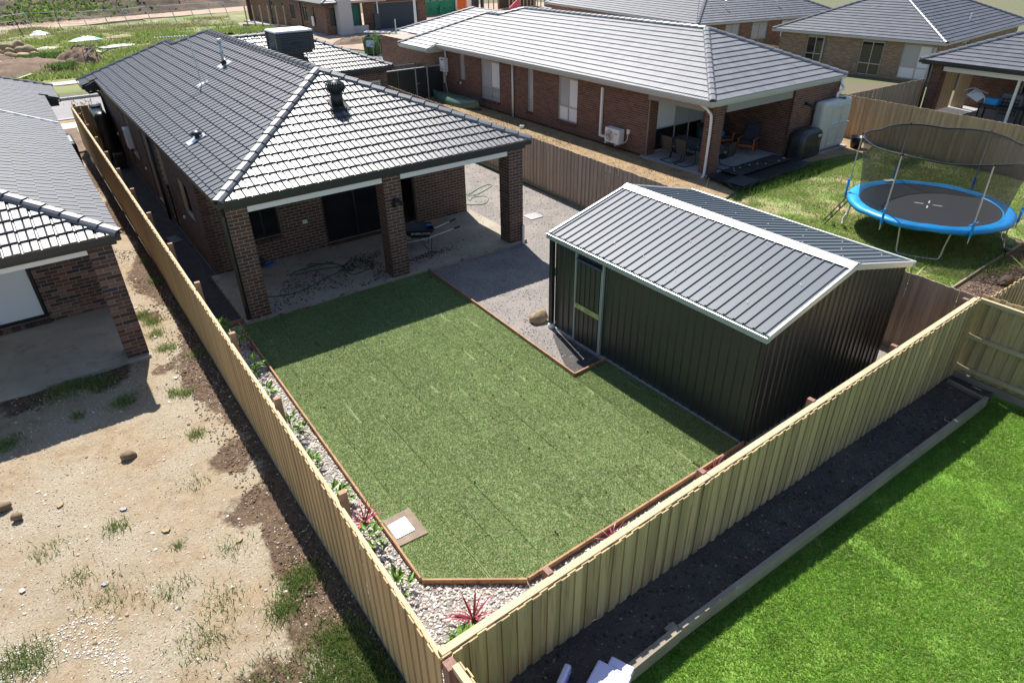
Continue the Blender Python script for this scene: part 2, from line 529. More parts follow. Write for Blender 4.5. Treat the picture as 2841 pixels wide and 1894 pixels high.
def window(house, P0, u, wd, ht, nrm, frame_m, pane_m, cols=(.5,), rows=(), fr=.05, depth=.05, name='window', panes=None):
    """window or sliding door: frame part with a pane per light"""
    P0, u, nrm = Vector(P0), Vector(u).normalized(), Vector(nrm).normalized(); z = Vector((0, 0, 1))
    mb = MB()
    def bar(a, b, c, d): mb.obox(P0 + u * (a + b) / 2 + z * (c + d) / 2 - nrm * depth / 2, u * (b - a) / 2, nrm * depth / 2, z * (d - c) / 2)
    bar(0, fr, 0, ht); bar(wd - fr, wd, 0, ht); bar(fr, wd - fr, 0, fr); bar(fr, wd - fr, ht - fr, ht)
    xs = [fr] + [c * wd for c in cols] + [wd - fr]; zs = [fr] + [r * ht for r in rows] + [ht - fr]
    for c in cols: bar(c * wd - fr / 2, c * wd + fr / 2, fr, ht - fr)
    for i in range(len(xs) - 1):
        a = xs[i] + (fr / 2 if i else 0); b = xs[i + 1] - (fr / 2 if i < len(xs) - 2 else 0)
        for r in rows: bar(a, b, r * ht - fr / 2, r * ht + fr / 2)
    f = obj(name, mb, house, frame_m); k = 0
    for i in range(len(xs) - 1):
        for jx in range(len(zs) - 1):
            a, b, c, d = xs[i] - .005, xs[i + 1] + .005, zs[jx] - .005, zs[jx + 1] + .005
            pm = panes[k % len(panes)] if panes else pane_m; k += 1
            if pm is None: continue
            q = MB().obox(P0 + u * (a + b) / 2 + z * (c + d) / 2 - nrm * (depth * .62 + .002 * k), u * (b - a) / 2, nrm * .004, z * (d - c) / 2)
            obj('pane', q, f, pm)
    return f

def text_part(name, body, size, M, mat, parent, depth=.004, shear=0.):
    cu = bpy.data.curves.new(name, 'FONT'); cu.body = body; cu.size = size; cu.extrude = depth
    cu.align_x = 'CENTER'; cu.align_y = 'CENTER'; cu.shear = shear
    t = bpy.data.objects.new(name, cu); COL.objects.link(t)
    dg = bpy.context.evaluated_depsgraph_get(); me = bpy.data.meshes.new_from_object(t.evaluated_get(dg))
    bpy.data.objects.remove(t); me.materials.clear(); me.materials.append(mat)
    o = bpy.data.objects.new(name, me); COL.objects.link(o); o.parent = parent; o.matrix_basis = M
    return o

# ---------------------------------------------------------------- scattered small stuff
def blades(name, P, h, wd, col, lean=.6, mat=None, label=None):
    """one triangle per blade of grass"""
    n = len(P); a = rng.uniform(0, 2 * PI, n); b = rng.uniform(0, 2 * PI, n)
    hh = h * rng.uniform(.55, 1.25, n); ln = lean * hh * rng.uniform(.2, 1., n)
    d = np.stack([np.cos(a), np.sin(a), 0 * a], 1) * (wd * rng.uniform(.7, 1.3, n))[:, None] / 2
    tip = P + np.stack([np.cos(b) * ln, np.sin(b) * ln, hh], 1)
    V = np.empty((n, 3, 3), np.float32); V[:, 0] = P - d; V[:, 1] = P + d; V[:, 2] = tip
    c = np.repeat(np.asarray(col, np.float32)[:, None, :], 3, 1)
    F = np.arange(n * 3, dtype=np.int32).reshape(-1, 3)
    o = obj(name, np_mesh(name, V.reshape(-1, 3), F, mat, col=c.reshape(-1, 3)))
    return tag(o, label, None, None, 'stuff')

def mixcol(n, cols, weights, jit=.25):
    cols = np.array(cols, float); k = rng.choice(len(cols), n, p=np.array(weights) / sum(weights))
    return np.clip(cols[k] * rng.uniform(1 - jit, 1 + jit, (n, 1)) * rng.uniform(.94, 1.06, (n, 3)), 0, 1)

def in_poly(poly, P):
    x, y = P[:, 0], P[:, 1]; c = np.zeros(len(P), bool)
    for i in range(len(poly)):
        (x1, y1), (x2, y2) = poly[i], poly[i - 1]
        if y1 == y2: continue
        k = ((y1 > y) != (y2 > y)) & (x < (x2 - x1) * (y - y1) / (y2 - y1) + x1); c ^= k
    return c

def sample_poly(poly, n):
    a = np.array(poly, float); lo, hi = a.min(0), a.max(0)
    P = rng.uniform(lo, hi, (n, 2)); return P[in_poly(poly, P)]

def vnoise(P, s, seed=0):
    """cheap smooth value noise in 0..1 for point clouds"""
    r = np.random.default_rng(seed); T = r.random((64, 64)); Q = P * s + 1000.
    i = np.floor(Q).astype(int); f = Q - i; f = f * f * (3 - 2 * f); i0 = i % 64; i1 = (i + 1) % 64
    return (T[i0[:, 0], i0[:, 1]] * (1 - f[:, 0]) + T[i1[:, 0], i0[:, 1]] * f[:, 0]) * (1 - f[:, 1]) + \
           (T[i0[:, 0], i1[:, 1]] * (1 - f[:, 0]) + T[i1[:, 0], i1[:, 1]] * f[:, 0]) * f[:, 1]

import bmesh
def _ico(sub):
    bm = bmesh.new(); bmesh.ops.create_icosphere(bm, subdivisions=sub, radius=1.)
    V = np.array([v.co[:] for v in bm.verts]); F = np.array([[v.index for v in f.verts] for f in bm.faces]); bm.free(); return V, F
ICO1, ICO2 = _ico(1), _ico(2)

def stones(name, P, size, col, mat, flat=.6, label=None, kind='stuff', smooth=True, ico=None):
    """many small stones in one mesh"""
    V0, F0 = ico or ICO1; n = len(P); k = len(V0)
    V = np.repeat(V0[None], n, 0) * rng.uniform(.78, 1.22, (n, k, 1))
    sc = np.stack([rng.uniform(.75, 1.35, n), rng.uniform(.7, 1.1, n), rng.uniform(.7, 1.2, n) * flat], 1) * np.asarray(size).reshape(-1, 1)
    V = V * sc[:, None, :]; a = rng.uniform(0, 2 * PI, n); ca, sa = np.cos(a)[:, None], np.sin(a)[:, None]
    tl = rng.uniform(-.4, .4, n)[:, None]
    x, y, z = V[..., 0], V[..., 1], V[..., 2]; y, z = y * np.cos(tl) - z * np.sin(tl), y * np.sin(tl) + z * np.cos(tl)
    V = np.stack([x * ca - y * sa, x * sa + y * ca, z], -1) + P[:, None, :]
    F = F0[None] + (np.arange(n) * k)[:, None, None]
    c = np.repeat(np.asarray(col)[:, None, :], k, 1)
    me = np_mesh(name, V.reshape(-1, 3), F.reshape(-1, 3), mat, col=c.reshape(-1, 3))
    if smooth: me.shade_smooth()
    return tag(obj(name, me), label, None, None, kind)

def rock_mesh(name, r, mat, seed=0, sub=2, sq=(1, 1, 1), rough=.25):
    V0, F0 = _ico(sub); q = np.random.default_rng(seed)
    V = V0.copy()
    for k in range(9):
        nrm = q.normal(size=3); nrm /= np.linalg.norm(nrm); h = q.uniform(.55, .9)
        d = V @ nrm - h; V -= np.clip(d, 0, None)[:, None] * nrm
    V *= 1 + q.uniform(-rough, rough, (len(V), 1)) * .18
    V = V * np.array(sq) * r
    return np_mesh(name, V, F0, mat)

def heap(mb_name, outline, h, mat, nx=28, seed=0, base=0., rough=.25):
    """a mound over an elliptical outline (cx, cy, rx, ry, rot)"""
    cx, cy, rx, ry, ro = outline; q = np.random.default_rng(seed)
    g = np.linspace(-1, 1, nx); X, Y = np.meshgrid(g, g); R = np.sqrt(X * X + Y * Y)
    P2 = np.stack([X.ravel(), Y.ravel()], 1)
    nz = vnoise(P2, 2.5, seed) * .6 + vnoise(P2, 7., seed + 1) * .3 + vnoise(P2, 16., seed + 2) * .2
    Z = np.clip(1 - R.ravel() ** 2, -.05, 1) ** .8 if False else np.clip(np.cos(np.clip(R.ravel(), 0, 1.02) * PI / 2), -.05, 1)
    nz = nz + (q.random(nx * nx) - .5) * .28
    Z = Z * h * (.45 + nz)
    ca, sa = math.cos(ro), math.sin(ro)
    x = P2[:, 0] * rx; y = P2[:, 1] * ry
    V = np.stack([cx + x * ca - y * sa, cy + x * sa + y * ca, base + Z - .06], 1)
    F = []
    for i in range(nx - 1):
        for j in range(nx - 1):
            a = i * nx + j
            if R.ravel()[a] < 1.15: F.append((a, a + 1, a + nx + 1, a + nx))
    return np_mesh(mb_name, V, np.array(F), mat)
# ================================================================ palette
M = {}
M['sand_mortar'] = mk('sand_mortar', (.58, .47, .33), (.50, .40, .28), 30, .9)
M['tan_mortar'] = mk('tan_mortar', (.40, .32, .25), (.34, .27, .21), 30, .9)
M['brown_brick'] = mk2('brown_brick', (.085, .046, .036), (.10, .054, .042), 3, .75, rnd=.3, bump=.15)
M['red_brick'] = mk2('red_brick', (.115, .052, .036), (.14, .062, .042), 3, .8, rnd=.28, bump=.15)
M['mixed_brick'] = mk2('mixed_brick', (.1, .05, .04), rough=.75, rnd=.15, bump=.15,
    rnd_col=[((.075, .036, .03), .2), ((.03, .027, .035), .2), ((.10, .05, .038), .25), ((.06, .03, .026), .15), ((.15, .085, .065), .2)])
M['blonde_brick'] = mk2('blonde_brick', (.27, .19, .125), rough=.8, rnd=.15,
    rnd_col=[((.26, .18, .115), .3), ((.2, .15, .11), .2), ((.29, .20, .13), .3), ((.22, .155, .1), .2)])
M['orange_brick'] = mk2('orange_brick', (.20, .10, .062), (.23, .12, .075), 3, .8, rnd=.25)
M['charcoal_tile'] = mk2('charcoal_tile', (.020, .023, .033), (.03, .033, .044), 24, .47, rnd=.22, bump=.1, bscale=200, gloss=.14)
M['silver_tile'] = mk2('silver_tile', (.125, .13, .142), (.15, .155, .168), 24, .42, rnd=.12, bump=.08, bscale=200, gloss=.10)
M['slate_tile'] = mk2('slate_tile', (.065, .07, .085), (.085, .09, .105), 24, .42, rnd=.16, gloss=.11)
M['charcoal_metal'] = mk('charcoal_metal', (.028, .034, .036), rough=.38, spec=.5)
M['louvre'] = mk('louvre', (.10, .115, .125), rough=.4)
M['dark_trim'] = mk('dark_trim', (.03, .028, .028), rough=.5)
M['grey_trim'] = mk('grey_trim', (.46, .46, .43), rough=.45)
M['taupe_panel'] = mk('taupe_panel', (.25, .245, .23), rough=.6)
M['white_paint'] = mk('white_paint', (.78, .78, .77), rough=.45)
M['white_plastic'] = mk('white_plastic', (.72, .73, .74), rough=.35)
M['soffit'] = mk('soffit', (.62, .61, .58), rough=.7)
M['glass'] = glass_mat('glass')
M['sky_glass'] = glass_mat('sky_glass', (.05, .055, .06), .05)
M['dark_glass'] = glass_mat('dark_glass', (.014, .014, .016), .06, .4)
M['blind_pane'] = mk('blind_pane', (.74, .77, .80), rough=.12, spec=.6)
M['grey_blind_pane'] = mk('grey_blind_pane', (.40, .42, .44), rough=.12, spec=.6)
M['curtain_pane'] = mk('curtain_pane', (.2, .24, .3), (.45, .46, .42), 3, .12, stretch=(30, 30, .6))
M['black_frame'] = mk('black_frame', (.012, .013, .015), rough=.35)
M['silver_frame'] = mk('silver_frame', (.42, .42, .40), rough=.4, metal=.2)
M['concrete'] = mk('concrete', (.40, .36, .29), (.33, .29, .23), 1.6, .85, bump=.08, c3=(.27, .22, .17), n3=3.5, thr3=(.55, .75))
M['soiled_concrete'] = mk('soiled_concrete', (.36, .32, .25), (.28, .24, .19), 1.4, .85, bump=.1, c3=(.12, .075, .05), n3=9, thr3=(.60, .68))
M['grey_concrete'] = mk('grey_concrete', (.33, .33, .34), (.28, .28, .29), 2., .8, bump=.05)
M['pale_path'] = mk('pale_path', (.52, .49, .44), (.45, .42, .37), 3., .85)
M['asphalt'] = mk('asphalt', (.25, .235, .23), (.21, .2, .195), 1.2, .85, bump=.05)
M['crushed_rock'] = mk('crushed_rock', (.225, .20, .18), (.16, .145, .135), 1.3, .9, bump=.55, bscale=70, c3=(.31, .275, .245), n3=45, thr3=(.52, .60), thr=(.38, .62))
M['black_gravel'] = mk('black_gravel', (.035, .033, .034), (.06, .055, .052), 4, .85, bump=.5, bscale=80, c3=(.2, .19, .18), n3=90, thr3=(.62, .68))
M['bed_soil'] = mk('bed_soil', (.088, .070, .060), (.052, .042, .038), 2.2, .95, bump=.7, bscale=30, c3=(.15, .13, .115), n3=40, thr3=(.60, .68))
M['turf_soil'] = mk('turf_soil', (.07, .045, .03), (.045, .03, .022), 6, .95, bump=.4)
M['turf_base'] = mk2('turf_base', (.135, .20, .06), (.225, .26, .12), 11, .9, rnd=.07, bump=.5, bscale=120)
M['green_base'] = mk('green_base', (.135, .28, .025), (.19, .32, .045), 2.2, .9, bump=.5, bscale=120)
M['rough_grass_base'] = mk('rough_grass_base', (.20, .26, .07), (.33, .26, .15), 1.1, .95, bump=.5, bscale=60, thr=(.42, .6))
M['straw_ground'] = mk('straw_ground', (.33, .22, .115), (.22, .155, .085), 2.2, .95, bump=.5, bscale=70, c3=(.13, .12, .05), n3=5, thr3=(.58, .7))
M['bare_earth'] = mk('bare_earth', (.36, .285, .205), (.215, .145, .092), .55, .95, bump=.6, bscale=55, detail=8, thr=(.44, .64), c3=(.50, .45, .38), n3=60, thr3=(.60, .64))
def yard_mat():
    m = bpy.data.materials.new('bare_earth'); m.use_nodes = True; N = m.node_tree.nodes; L = m.node_tree.links; bs = N['Principled BSDF']
    bs.inputs['Roughness'].default_value = .95; bs.inputs['Specular IOR Level'].default_value = .2
    tc = N.new('ShaderNodeTexCoord')
    def noise(s, d=6., r=.6):
        n = N.new('ShaderNodeTexNoise'); n.inputs['Scale'].default_value = s; n.inputs['Detail'].default_value = d; n.inputs['Roughness'].default_value = r
        L.new(tc.outputs['Object'], n.inputs['Vector']); return n.outputs['Fac']
    def mr(x, a, b_):
        q = N.new('ShaderNodeMapRange'); q.inputs['From Min'].default_value = a; q.inputs['From Max'].default_value = b_; L.new(x, q.inputs['Value']); return q.outputs[0]
    def mix(f, a, b_):
        q = N.new('ShaderNodeMix'); q.data_type = 'RGBA'; L.new(f, q.inputs[0])
        for k_, v in ((6, a), (7, b_)):
            if isinstance(v, tuple): q.inputs[k_].default_value = (*v, 1)
            else: L.new(v, q.inputs[k_])
        return q.outputs[2]
    def mth(op, a, b_):
        q = N.new('ShaderNodeMath'); q.operation = op
        for k_, v in enumerate((a, b_)):
            if isinstance(v, (int, float)): q.inputs[k_].default_value = v
            else: L.new(v, q.inputs[k_])
        return q.outputs[0]
    gravel = mix(mr(noise(38, 8, .75), .42, .60), (.285, .23, .15), (.43, .375, .29))
    sand = mix(mr(noise(5., 8, .7), .38, .62), (.27, .195, .115), (.375, .29, .19))
    base = mix(mr(noise(.8, 7, .62), .42, .60), gravel, sand)
    base = mix(mr(noise(70, 3), .60, .66), base, (.46, .43, .38))
    base = mix(mr(noise(26, 4, .6), .62, .70), base, (.13, .10, .075))
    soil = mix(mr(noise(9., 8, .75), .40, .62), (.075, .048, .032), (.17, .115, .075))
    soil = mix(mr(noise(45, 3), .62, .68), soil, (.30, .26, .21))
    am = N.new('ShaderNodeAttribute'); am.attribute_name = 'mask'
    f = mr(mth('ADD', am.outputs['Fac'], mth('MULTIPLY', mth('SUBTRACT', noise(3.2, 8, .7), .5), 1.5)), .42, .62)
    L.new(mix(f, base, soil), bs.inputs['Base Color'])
    bp = N.new('ShaderNodeBump'); bp.inputs['Strength'].default_value = .9; bp.inputs['Distance'].default_value = .03
    L.new(mth('ADD', noise(28, 8, .75), mth('MULTIPLY', noise(6, 6), .8)), bp.inputs['Height']); L.new(bp.outputs[0], bs.inputs['Normal'])
    return m
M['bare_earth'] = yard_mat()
M['dark_earth'] = mk('dark_earth', (.13, .085, .055), (.19, .125, .08), 2.5, .95, bump=.9, bscale=22, c3=(.26, .21, .165), n3=30, thr3=(.62, .68))
M['wood_mulch'] = mk('wood_mulch', (.12, .075, .05), (.06, .038, .028), 14, .95, bump=.9, bscale=60, c3=(.22, .16, .12), n3=60, thr3=(.58, .64))
M['field'] = mk('field', (.13, .19, .04), (.22, .19, .08), .16, .95, bump=.5, bscale=8, detail=9, c3=(.30, .24, .15), n3=.35, thr3=(.58, .66))
M['plain_ground'] = mk('plain_ground', (.13, .105, .065), (.10, .12, .045), .2, .95, detail=8)
M['clay'] = mk('clay', (.135, .085, .058), (.07, .048, .036), .35, .95, bump=1., bscale=2.2, detail=10, c3=(.10, .13, .04), n3=.5, thr3=(.58, .66), thr=(.42, .58))
M['clay_track'] = mk('clay_track', (.40, .30, .22), (.31, .22, .155), .8, .95, detail=7)
pine = dict(stretch=(26, 26, 1.3), offs=True, rough=.75, detail=4.)
M['new_paling'] = mk2('new_paling', (.50, .345, .17), (.43, .30, .15), 1., rnd=.14, thr=(.3, .7), c3=(.27, .17, .08), n3=1.7, thr3=(.66, .76), **pine)
M['green_paling'] = mk2('green_paling', (.50, .365, .19), (.41, .315, .155), 1., rnd=.22, thr=(.3, .7), c3=(.34, .21, .10), n3=1.2, thr3=(.54, .68), **pine)
M['grey_paling'] = mk2('grey_paling', (.37, .285, .22), (.31, .23, .17), 1., rnd=.16, thr=(.3, .7), c3=(.15, .10, .07), n3=1.6, thr3=(.62, .72), **pine)
M['honey_paling'] = mk2('honey_paling', (.47, .34, .215), (.40, .28, .17), 1., rnd=.16, thr=(.3, .7), c3=(.20, .12, .06), n3=1.6, thr3=(.62, .72), **pine)
M['rail_wood'] = mk('rail_wood', (.52, .41, .26), (.46, .36, .22), 1., stretch=(3, 3, 20), rough=.75)
M['post_wood'] = mk('post_wood', (.36, .21, .12), (.30, .17, .095), 2, stretch=(14, 14, 1), rough=.75)
M['red_post'] = mk('red_post', (.30, .17, .12), (.2, .1, .075), 3, stretch=(12, 12, 1), rough=.8)
M['edging'] = mk('edging', (.42, .24, .13), (.30, .16, .085), 5, rough=.8, c3=(.10, .05, .03), n3=12, thr3=(.62, .72))
M['sleeper'] = mk('sleeper', (.30, .25, .19), (.23, .19, .15), 2, rough=.85, bump=.2, bscale=30)
M['stone'] = attr_mat('stone', .75)
M['blade'] = attr_mat('blade', .5, .42, .4)
M['leaf'] = mk('leaf', (.09, .20, .025), (.16, .30, .04), 3, .38, rnd=.3)
M['red_leaf'] = mk('red_leaf', (.24, .03, .05), (.34, .06, .085), 4, .35, rnd=.3)
M['yellow_leaf'] = mk('yellow_leaf', (.30, .36, .05), (.20, .29, .04), 4, .4, rnd=.2)
M['stem'] = mk('stem', (.12, .09, .04), rough=.8)
M['rock_brown'] = mk('rock_brown', (.24, .17, .105), (.16, .11, .07), 6, .9, bump=.5, bscale=14)
M['rock_tan'] = mk('rock_tan', (.36, .28, .17), (.27, .19, .11), 5, .9, bump=.5, bscale=14)
M['zinc'] = mk('zinc', (.70, .72, .73), rough=.32, metal=.55)
M['shed_wall'] = mk2('shed_wall', (.034, .040, .037), rough=.33, spec=.55)
M['shed_roof'] = mk2('shed_roof', (.085, .10, .118), rough=.5, spec=.45)
M['shed_dark'] = mk('shed_dark', (.022, .025, .024), rough=.4)
M['mint_steel'] = mk('mint_steel', (.30, .36, .33), rough=.4)
M['lime_plate'] = mk('lime_plate', (.36, .42, .14), rough=.4)
M['black_plastic'] = mk('black_plastic', (.012, .013, .014), rough=.4)
M['black_rubber'] = mk('black_rubber', (.012, .012, .013), rough=.7)
M['black_sheet'] = mk('black_sheet', (.018, .02, .023), (.035, .038, .042), 3, .35, bump=.5, bscale=9)
M['steel'] = mk('steel', (.5, .5, .5), rough=.35, metal=.8)
M['galv'] = mk('galv', (.55, .56, .57), rough=.4, metal=.6)
M['red_paint'] = mk('red_paint', (.35, .03, .025), rough=.4)
M['hose_green'] = mk('hose_green', (.02, .085, .06), rough=.45)
M['blue'] = mk('blue', (.02, .14, .5), rough=.5)
M['cyan_vinyl'] = mk('cyan_vinyl', (.015, .32, .72), (.01, .25, .62), 3, .38, bump=.2, bscale=8)
M['mat_black'] = mk('mat_black', (.030, .031, .035), rough=.6)
M['beige_plastic'] = mk('beige_plastic', (.50, .50, .47), rough=.38)
M['canoe_green'] = mk('canoe_green', (.055, .115, .085), (.07, .135, .095), 2, .35)
M['canoe_mud'] = mk('canoe_mud', (.10, .10, .05), rough=.5)
M['orange_wood'] = mk('orange_wood', (.33, .105, .035), (.27, .08, .028), 5, .5, stretch=(3, 3, 3))
M['navy_cushion'] = mk('navy_cushion', (.035, .036, .06), rough=.9)
M['blue_cloth'] = mk('blue_cloth', (.03, .17, .5), rough=.9)
M['dark_cloth'] = mk('dark_cloth', (.03, .035, .045), (.25, .27, .3), 16, .8, thr=(.58, .66))
M['green_bin'] = mk('green_bin', (.025, .12, .03), (.05, .05, .03), 2.5, .55, thr=(.52, .72))
M['green_wrap'] = mk('green_wrap', (.0, .33, .16), (.0, .26, .13), 1.5, .5)
M['render_grey'] = mk('render_grey', (.47, .45, .43), rough=.8)
M['teal'] = mk('teal', (.02, .20, .17), rough=.5)
M['navy_door'] = mk('navy_door', (.035, .045, .06), rough=.5)
M['orange_plastic'] = mk('orange_plastic', (.75, .14, .02), rough=.45)
M['cream_plastic'] = mk('cream_plastic', (.75, .68, .6), rough=.5)
M['purple'] = mk('purple', (.27, .17, .58), rough=.35)
M['pale_purple'] = mk('pale_purple', (.68, .62, .85), rough=.35)
M['pink_cloth'] = mk('pink_cloth', (.62, .08, .14), rough=.7)
M['room_wall'] = mk('room_wall', (.35, .34, .33), rough=.9)
M['oak_floor'] = mk('oak_floor', (.20, .175, .15), (.15, .13, .11), 2, .45, stretch=(2, 20, 2))

# ================================================================ ground, streets and yards
g = MB(); g.box(-500, 600, -60, 700, -3.5, -.2)
struct('ground', g, M['plain_ground'], 'open ground of grass and earth under the whole estate')

def sheet(name, poly, z, mat, label, th=.25, zf=None):
    mb = MB(); pts = [(x, y, (zf(x, y) if zf else z)) for x, y in poly]
    mb.prism([(p[0], p[1], p[2] - th) for p in pts], (0, 0, th))
    return struct(name, mb, mat, label)

def grid_sheet(name, x0, x1, y0, y1, nx, ny, zf, mat, label, keep=None):
    xs = np.linspace(x0, x1, nx); ys = np.linspace(y0, y1, ny); X, Y = np.meshgrid(xs, ys)
    P = np.stack([X.ravel(), Y.ravel()], 1); Z = zf(P); V = np.column_stack([P, Z]); F = []
    for i in range(ny - 1):
        for j in range(nx - 1):
            a = i * nx + j
            if keep is None or keep(*P[a]): F.append((a, a + 1, a + nx + 1, a + nx))
    me = np_mesh(name, V, np.array(F), mat); me.shade_smooth()
    o = obj(name, me); o['kind'] = 'structure'; o['label'] = label; return o

FX = lambda y: -1.24 + .002 * (y + 11.3)                     # left boundary
BY = lambda x: -11.3 + .037 * (x + 1.24)                     # back boundary
RX = lambda y: 11.36 + .041 * (y + .5)                       # right boundary
SOIL = lambda x: .56 - .072 * np.clip(np.asarray(x) - 1.7, -1.5, 14)

sheet('gravel_yard', [(-1.22, -11.26), (10.9, -10.83), (11.5, 4), (11.7, 20.4), (-1.2, 20.4)], -.1, M['crushed_rock'],
      'grey crushed rock yard surface beside the house and around the shed')
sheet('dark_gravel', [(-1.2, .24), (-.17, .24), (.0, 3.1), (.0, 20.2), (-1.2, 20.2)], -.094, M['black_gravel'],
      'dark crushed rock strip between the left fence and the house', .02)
# damp black gravel before the shed door
sheet('damp_gravel', [(5.55, -4.75), (5.58, -6.27), (4.85, -6.3), (4.75, -6.05), (4.95, -5.6), (5.2, -5.1), (5.42, -4.7)], -.095, M['black_gravel'],
      'damp dark gravel by the shed door inside the timber edging corner', .02)
# left neighbour's yard: bare earth, gently uneven
def zl(P):
    return .09 + .05 * (vnoise(P, .5, 3) - .5) + .035 * (vnoise(P, 2.2, 4) - .5) - .25 * np.clip((P[:, 1] - 14) / 6, 0, 1)
def zl1(x, y): return float(zl(np.array([[x, y]]))[0])
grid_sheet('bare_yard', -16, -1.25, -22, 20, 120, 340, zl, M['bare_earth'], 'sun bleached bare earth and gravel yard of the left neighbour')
def zd(P): return zl(P)
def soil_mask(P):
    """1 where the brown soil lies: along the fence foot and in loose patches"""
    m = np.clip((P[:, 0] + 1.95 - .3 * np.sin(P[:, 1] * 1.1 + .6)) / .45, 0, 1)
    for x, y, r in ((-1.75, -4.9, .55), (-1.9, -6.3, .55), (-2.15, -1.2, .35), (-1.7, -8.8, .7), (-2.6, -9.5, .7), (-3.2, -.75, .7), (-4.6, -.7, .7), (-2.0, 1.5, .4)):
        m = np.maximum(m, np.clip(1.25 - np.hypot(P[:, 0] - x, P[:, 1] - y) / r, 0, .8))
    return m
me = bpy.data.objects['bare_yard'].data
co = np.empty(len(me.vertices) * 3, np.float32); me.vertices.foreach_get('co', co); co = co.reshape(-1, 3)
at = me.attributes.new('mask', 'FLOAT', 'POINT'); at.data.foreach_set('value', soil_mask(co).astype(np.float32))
# right rear neighbour: soil bed and bright lawn
def zs(P): return SOIL(P[:, 0]) + .05 * (vnoise(P, 1.6, 5) - .5) + .03 * (vnoise(P, 6., 6) - .5)
SLY = lambda x: -12.03 + .0282 * (x + .2)
grid_sheet('soil_bed', -1.0, 11.2, -12.0, -10.75, 120, 40, zs, M['bed_soil'], 'dark garden bed soil between the back fence and sleeper edging', keep=lambda x, y: y > SLY(x) + .01)
def zg(P): return np.maximum(SOIL(P[:, 0]) - .19, -.165) + .02 * (vnoise(P, .7, 7) - .5)
grid_sheet('green_lawn', -1.0, 11.0, -26, -11.6, 60, 120, zg, M['green_base'], 'bright green lawn of the rear neighbour', keep=lambda x, y: y < SLY(x) + .0)
# right neighbour
def zr(P): return .0 + .05 * (vnoise(P, .6, 9) - .5)
grid_sheet('grass_yard', 11.3, 26.9, -10.9, 21, 90, 150, lambda P: zr(P) - .02, M['rough_grass_base'], 'patchy green and dry grass yard of the right neighbour')
sheet('straw_strip', [(11.5, -1.6), (11.75, 19.2), (16.85, 19.2), (16.85, .3), (16.2, -1.2), (14.2, -1.7)], .06, M['straw_ground'],
      'dry straw coloured ground along the side of the red brick house', .1)
sheet('bare_patch', [(20.8, .6), (20.75, -.62), (22.6, -.85), (24.45, -1.25), (26.3, -.6), (26.6, 3.4), (24.2, 3.4), (24.2, .5)], .05, M['straw_ground'],
      'bare brown earth around the rain tank and covered barbecue', .1)
sheet('mulch_bed', [(14.4, -9.15), (18.9, -8.95), (21, -8.95), (21, -10.95), (14.4, -10.95)], .03, M['wood_mulch'], 'brown bark mulch bed beyond the timber edging', .12)
grid_sheet('side_lawn', 26.8, 44, -10, 24, 40, 60, lambda P: -.35 + .04 * (vnoise(P, .7, 12) - .5), M['field'], 'grass beside the blonde brick house')

# the street
sheet('footpath', [(-60, 25.3), (60, 25.3), (60, 26.7), (-60, 26.7)], -.095, M['pale_path'], 'pale concrete footpath along the near side of the street', .15)
sheet('verge', [(-60, 26.71), (60, 26.71), (60, 27.6), (-60, 27.6)], -.10, M['straw_ground'], 'bare nature strip between footpath and street', .15)
sheet('driveway_near', [(-1.05, 20.45), (11, 20.45), (11, 25.29), (-1.05, 25.29)], -.11, M['concrete'], 'concrete ground in front of the house', .12)
sheet('yard_strip', [(-14, 20.1), (-1.06, 20.1), (-1.06, 25.29), (-14, 25.29)], -.10, M['dark_earth'], 'bare soil in front of the left house', .12)
sheet('road', [(-80, 27.75), (60, 27.75), (60, 33.6), (21.6, 33.6), (22.5, 37.1), (60, 37.1), (60, 37.2), (14.5, 36.9), (13.5, 34.0), (-80, 33.0)], -.19, M['asphalt'],
      'grey asphalt street running past the houses', .1)
sheet('side_road', [(14.2, 33.5), (22, 33.5), (23, 37.3), (19.5, 37.6), (16, 60), (10.5, 60), (13, 40)], -.185, M['asphalt'], 'grey asphalt side street', .1)
def kerb(name, path, label, w_=.3, z=-.08):
    mb = MB()
    for a, b in zip(path[:-1], path[1:]): mb.bar((a[0], a[1], z - .1), (b[0], b[1], z - .1), w_, .24)
    return struct(name, mb, M['grey_concrete'], label)
kerb('kerb', [(-80, 27.66), (60, 27.66)], 'concrete kerb on the near side of the street')
kerb('far_kerb', [(-80, 33.9), (10, 34.2), (12.6, 34.8), (13.0, 37)], 'concrete kerb on the far side of the street')
kerb('corner_kerb', [(21.2, 36.9), (22.4, 37.75), (26, 37.9), (60, 37.9)], 'curved concrete kerb beside the green skip bin')
sheet('far_footpath', [(-60, 39.2), (11.8, 39.4), (11.6, 40.7), (-60, 40.5)], -.10, M['pale_path'], 'concrete footpath at the edge of the far field', .1)
def zf(P): return -.13 + .25 * (vnoise(P, .12, 21) - .5) + .12 * (vnoise(P, .7, 22) - .5)
grid_sheet('field', -25, 13, 34.0, 80, 90, 110, zf, M['field'], 'weedy green field beyond the street',
           keep=lambda x, y: x < (13.2 if y < 37 else 12.2 + (y - 37) * .25))
grid_sheet('field_beyond', 12, 30, 60, 84, 40, 50, zf, M['field'], 'weedy green ground behind the corner house')
sheet('site_ground', [(22.3, 38.1), (60, 38.1), (60, 70), (19, 70), (19.6, 56), (20.4, 44)], -.12, M['clay_track'], 'bare building site ground across the street', .1)
sheet('front_verge', [(22.6, 38.2), (27.5, 38.2), (27.0, 41.2), (22.9, 40.9)], -.1, M['field'], 'grass patch beside the skip bin', .1)
sheet('front_slab', [(27.2, 52.4), (33.9, 52.3), (34.8, 44.8), (29.6, 44.6), (28.2, 48.5)], -.06, M['grey_concrete'], 'grey concrete driveway of the corner house', .12)
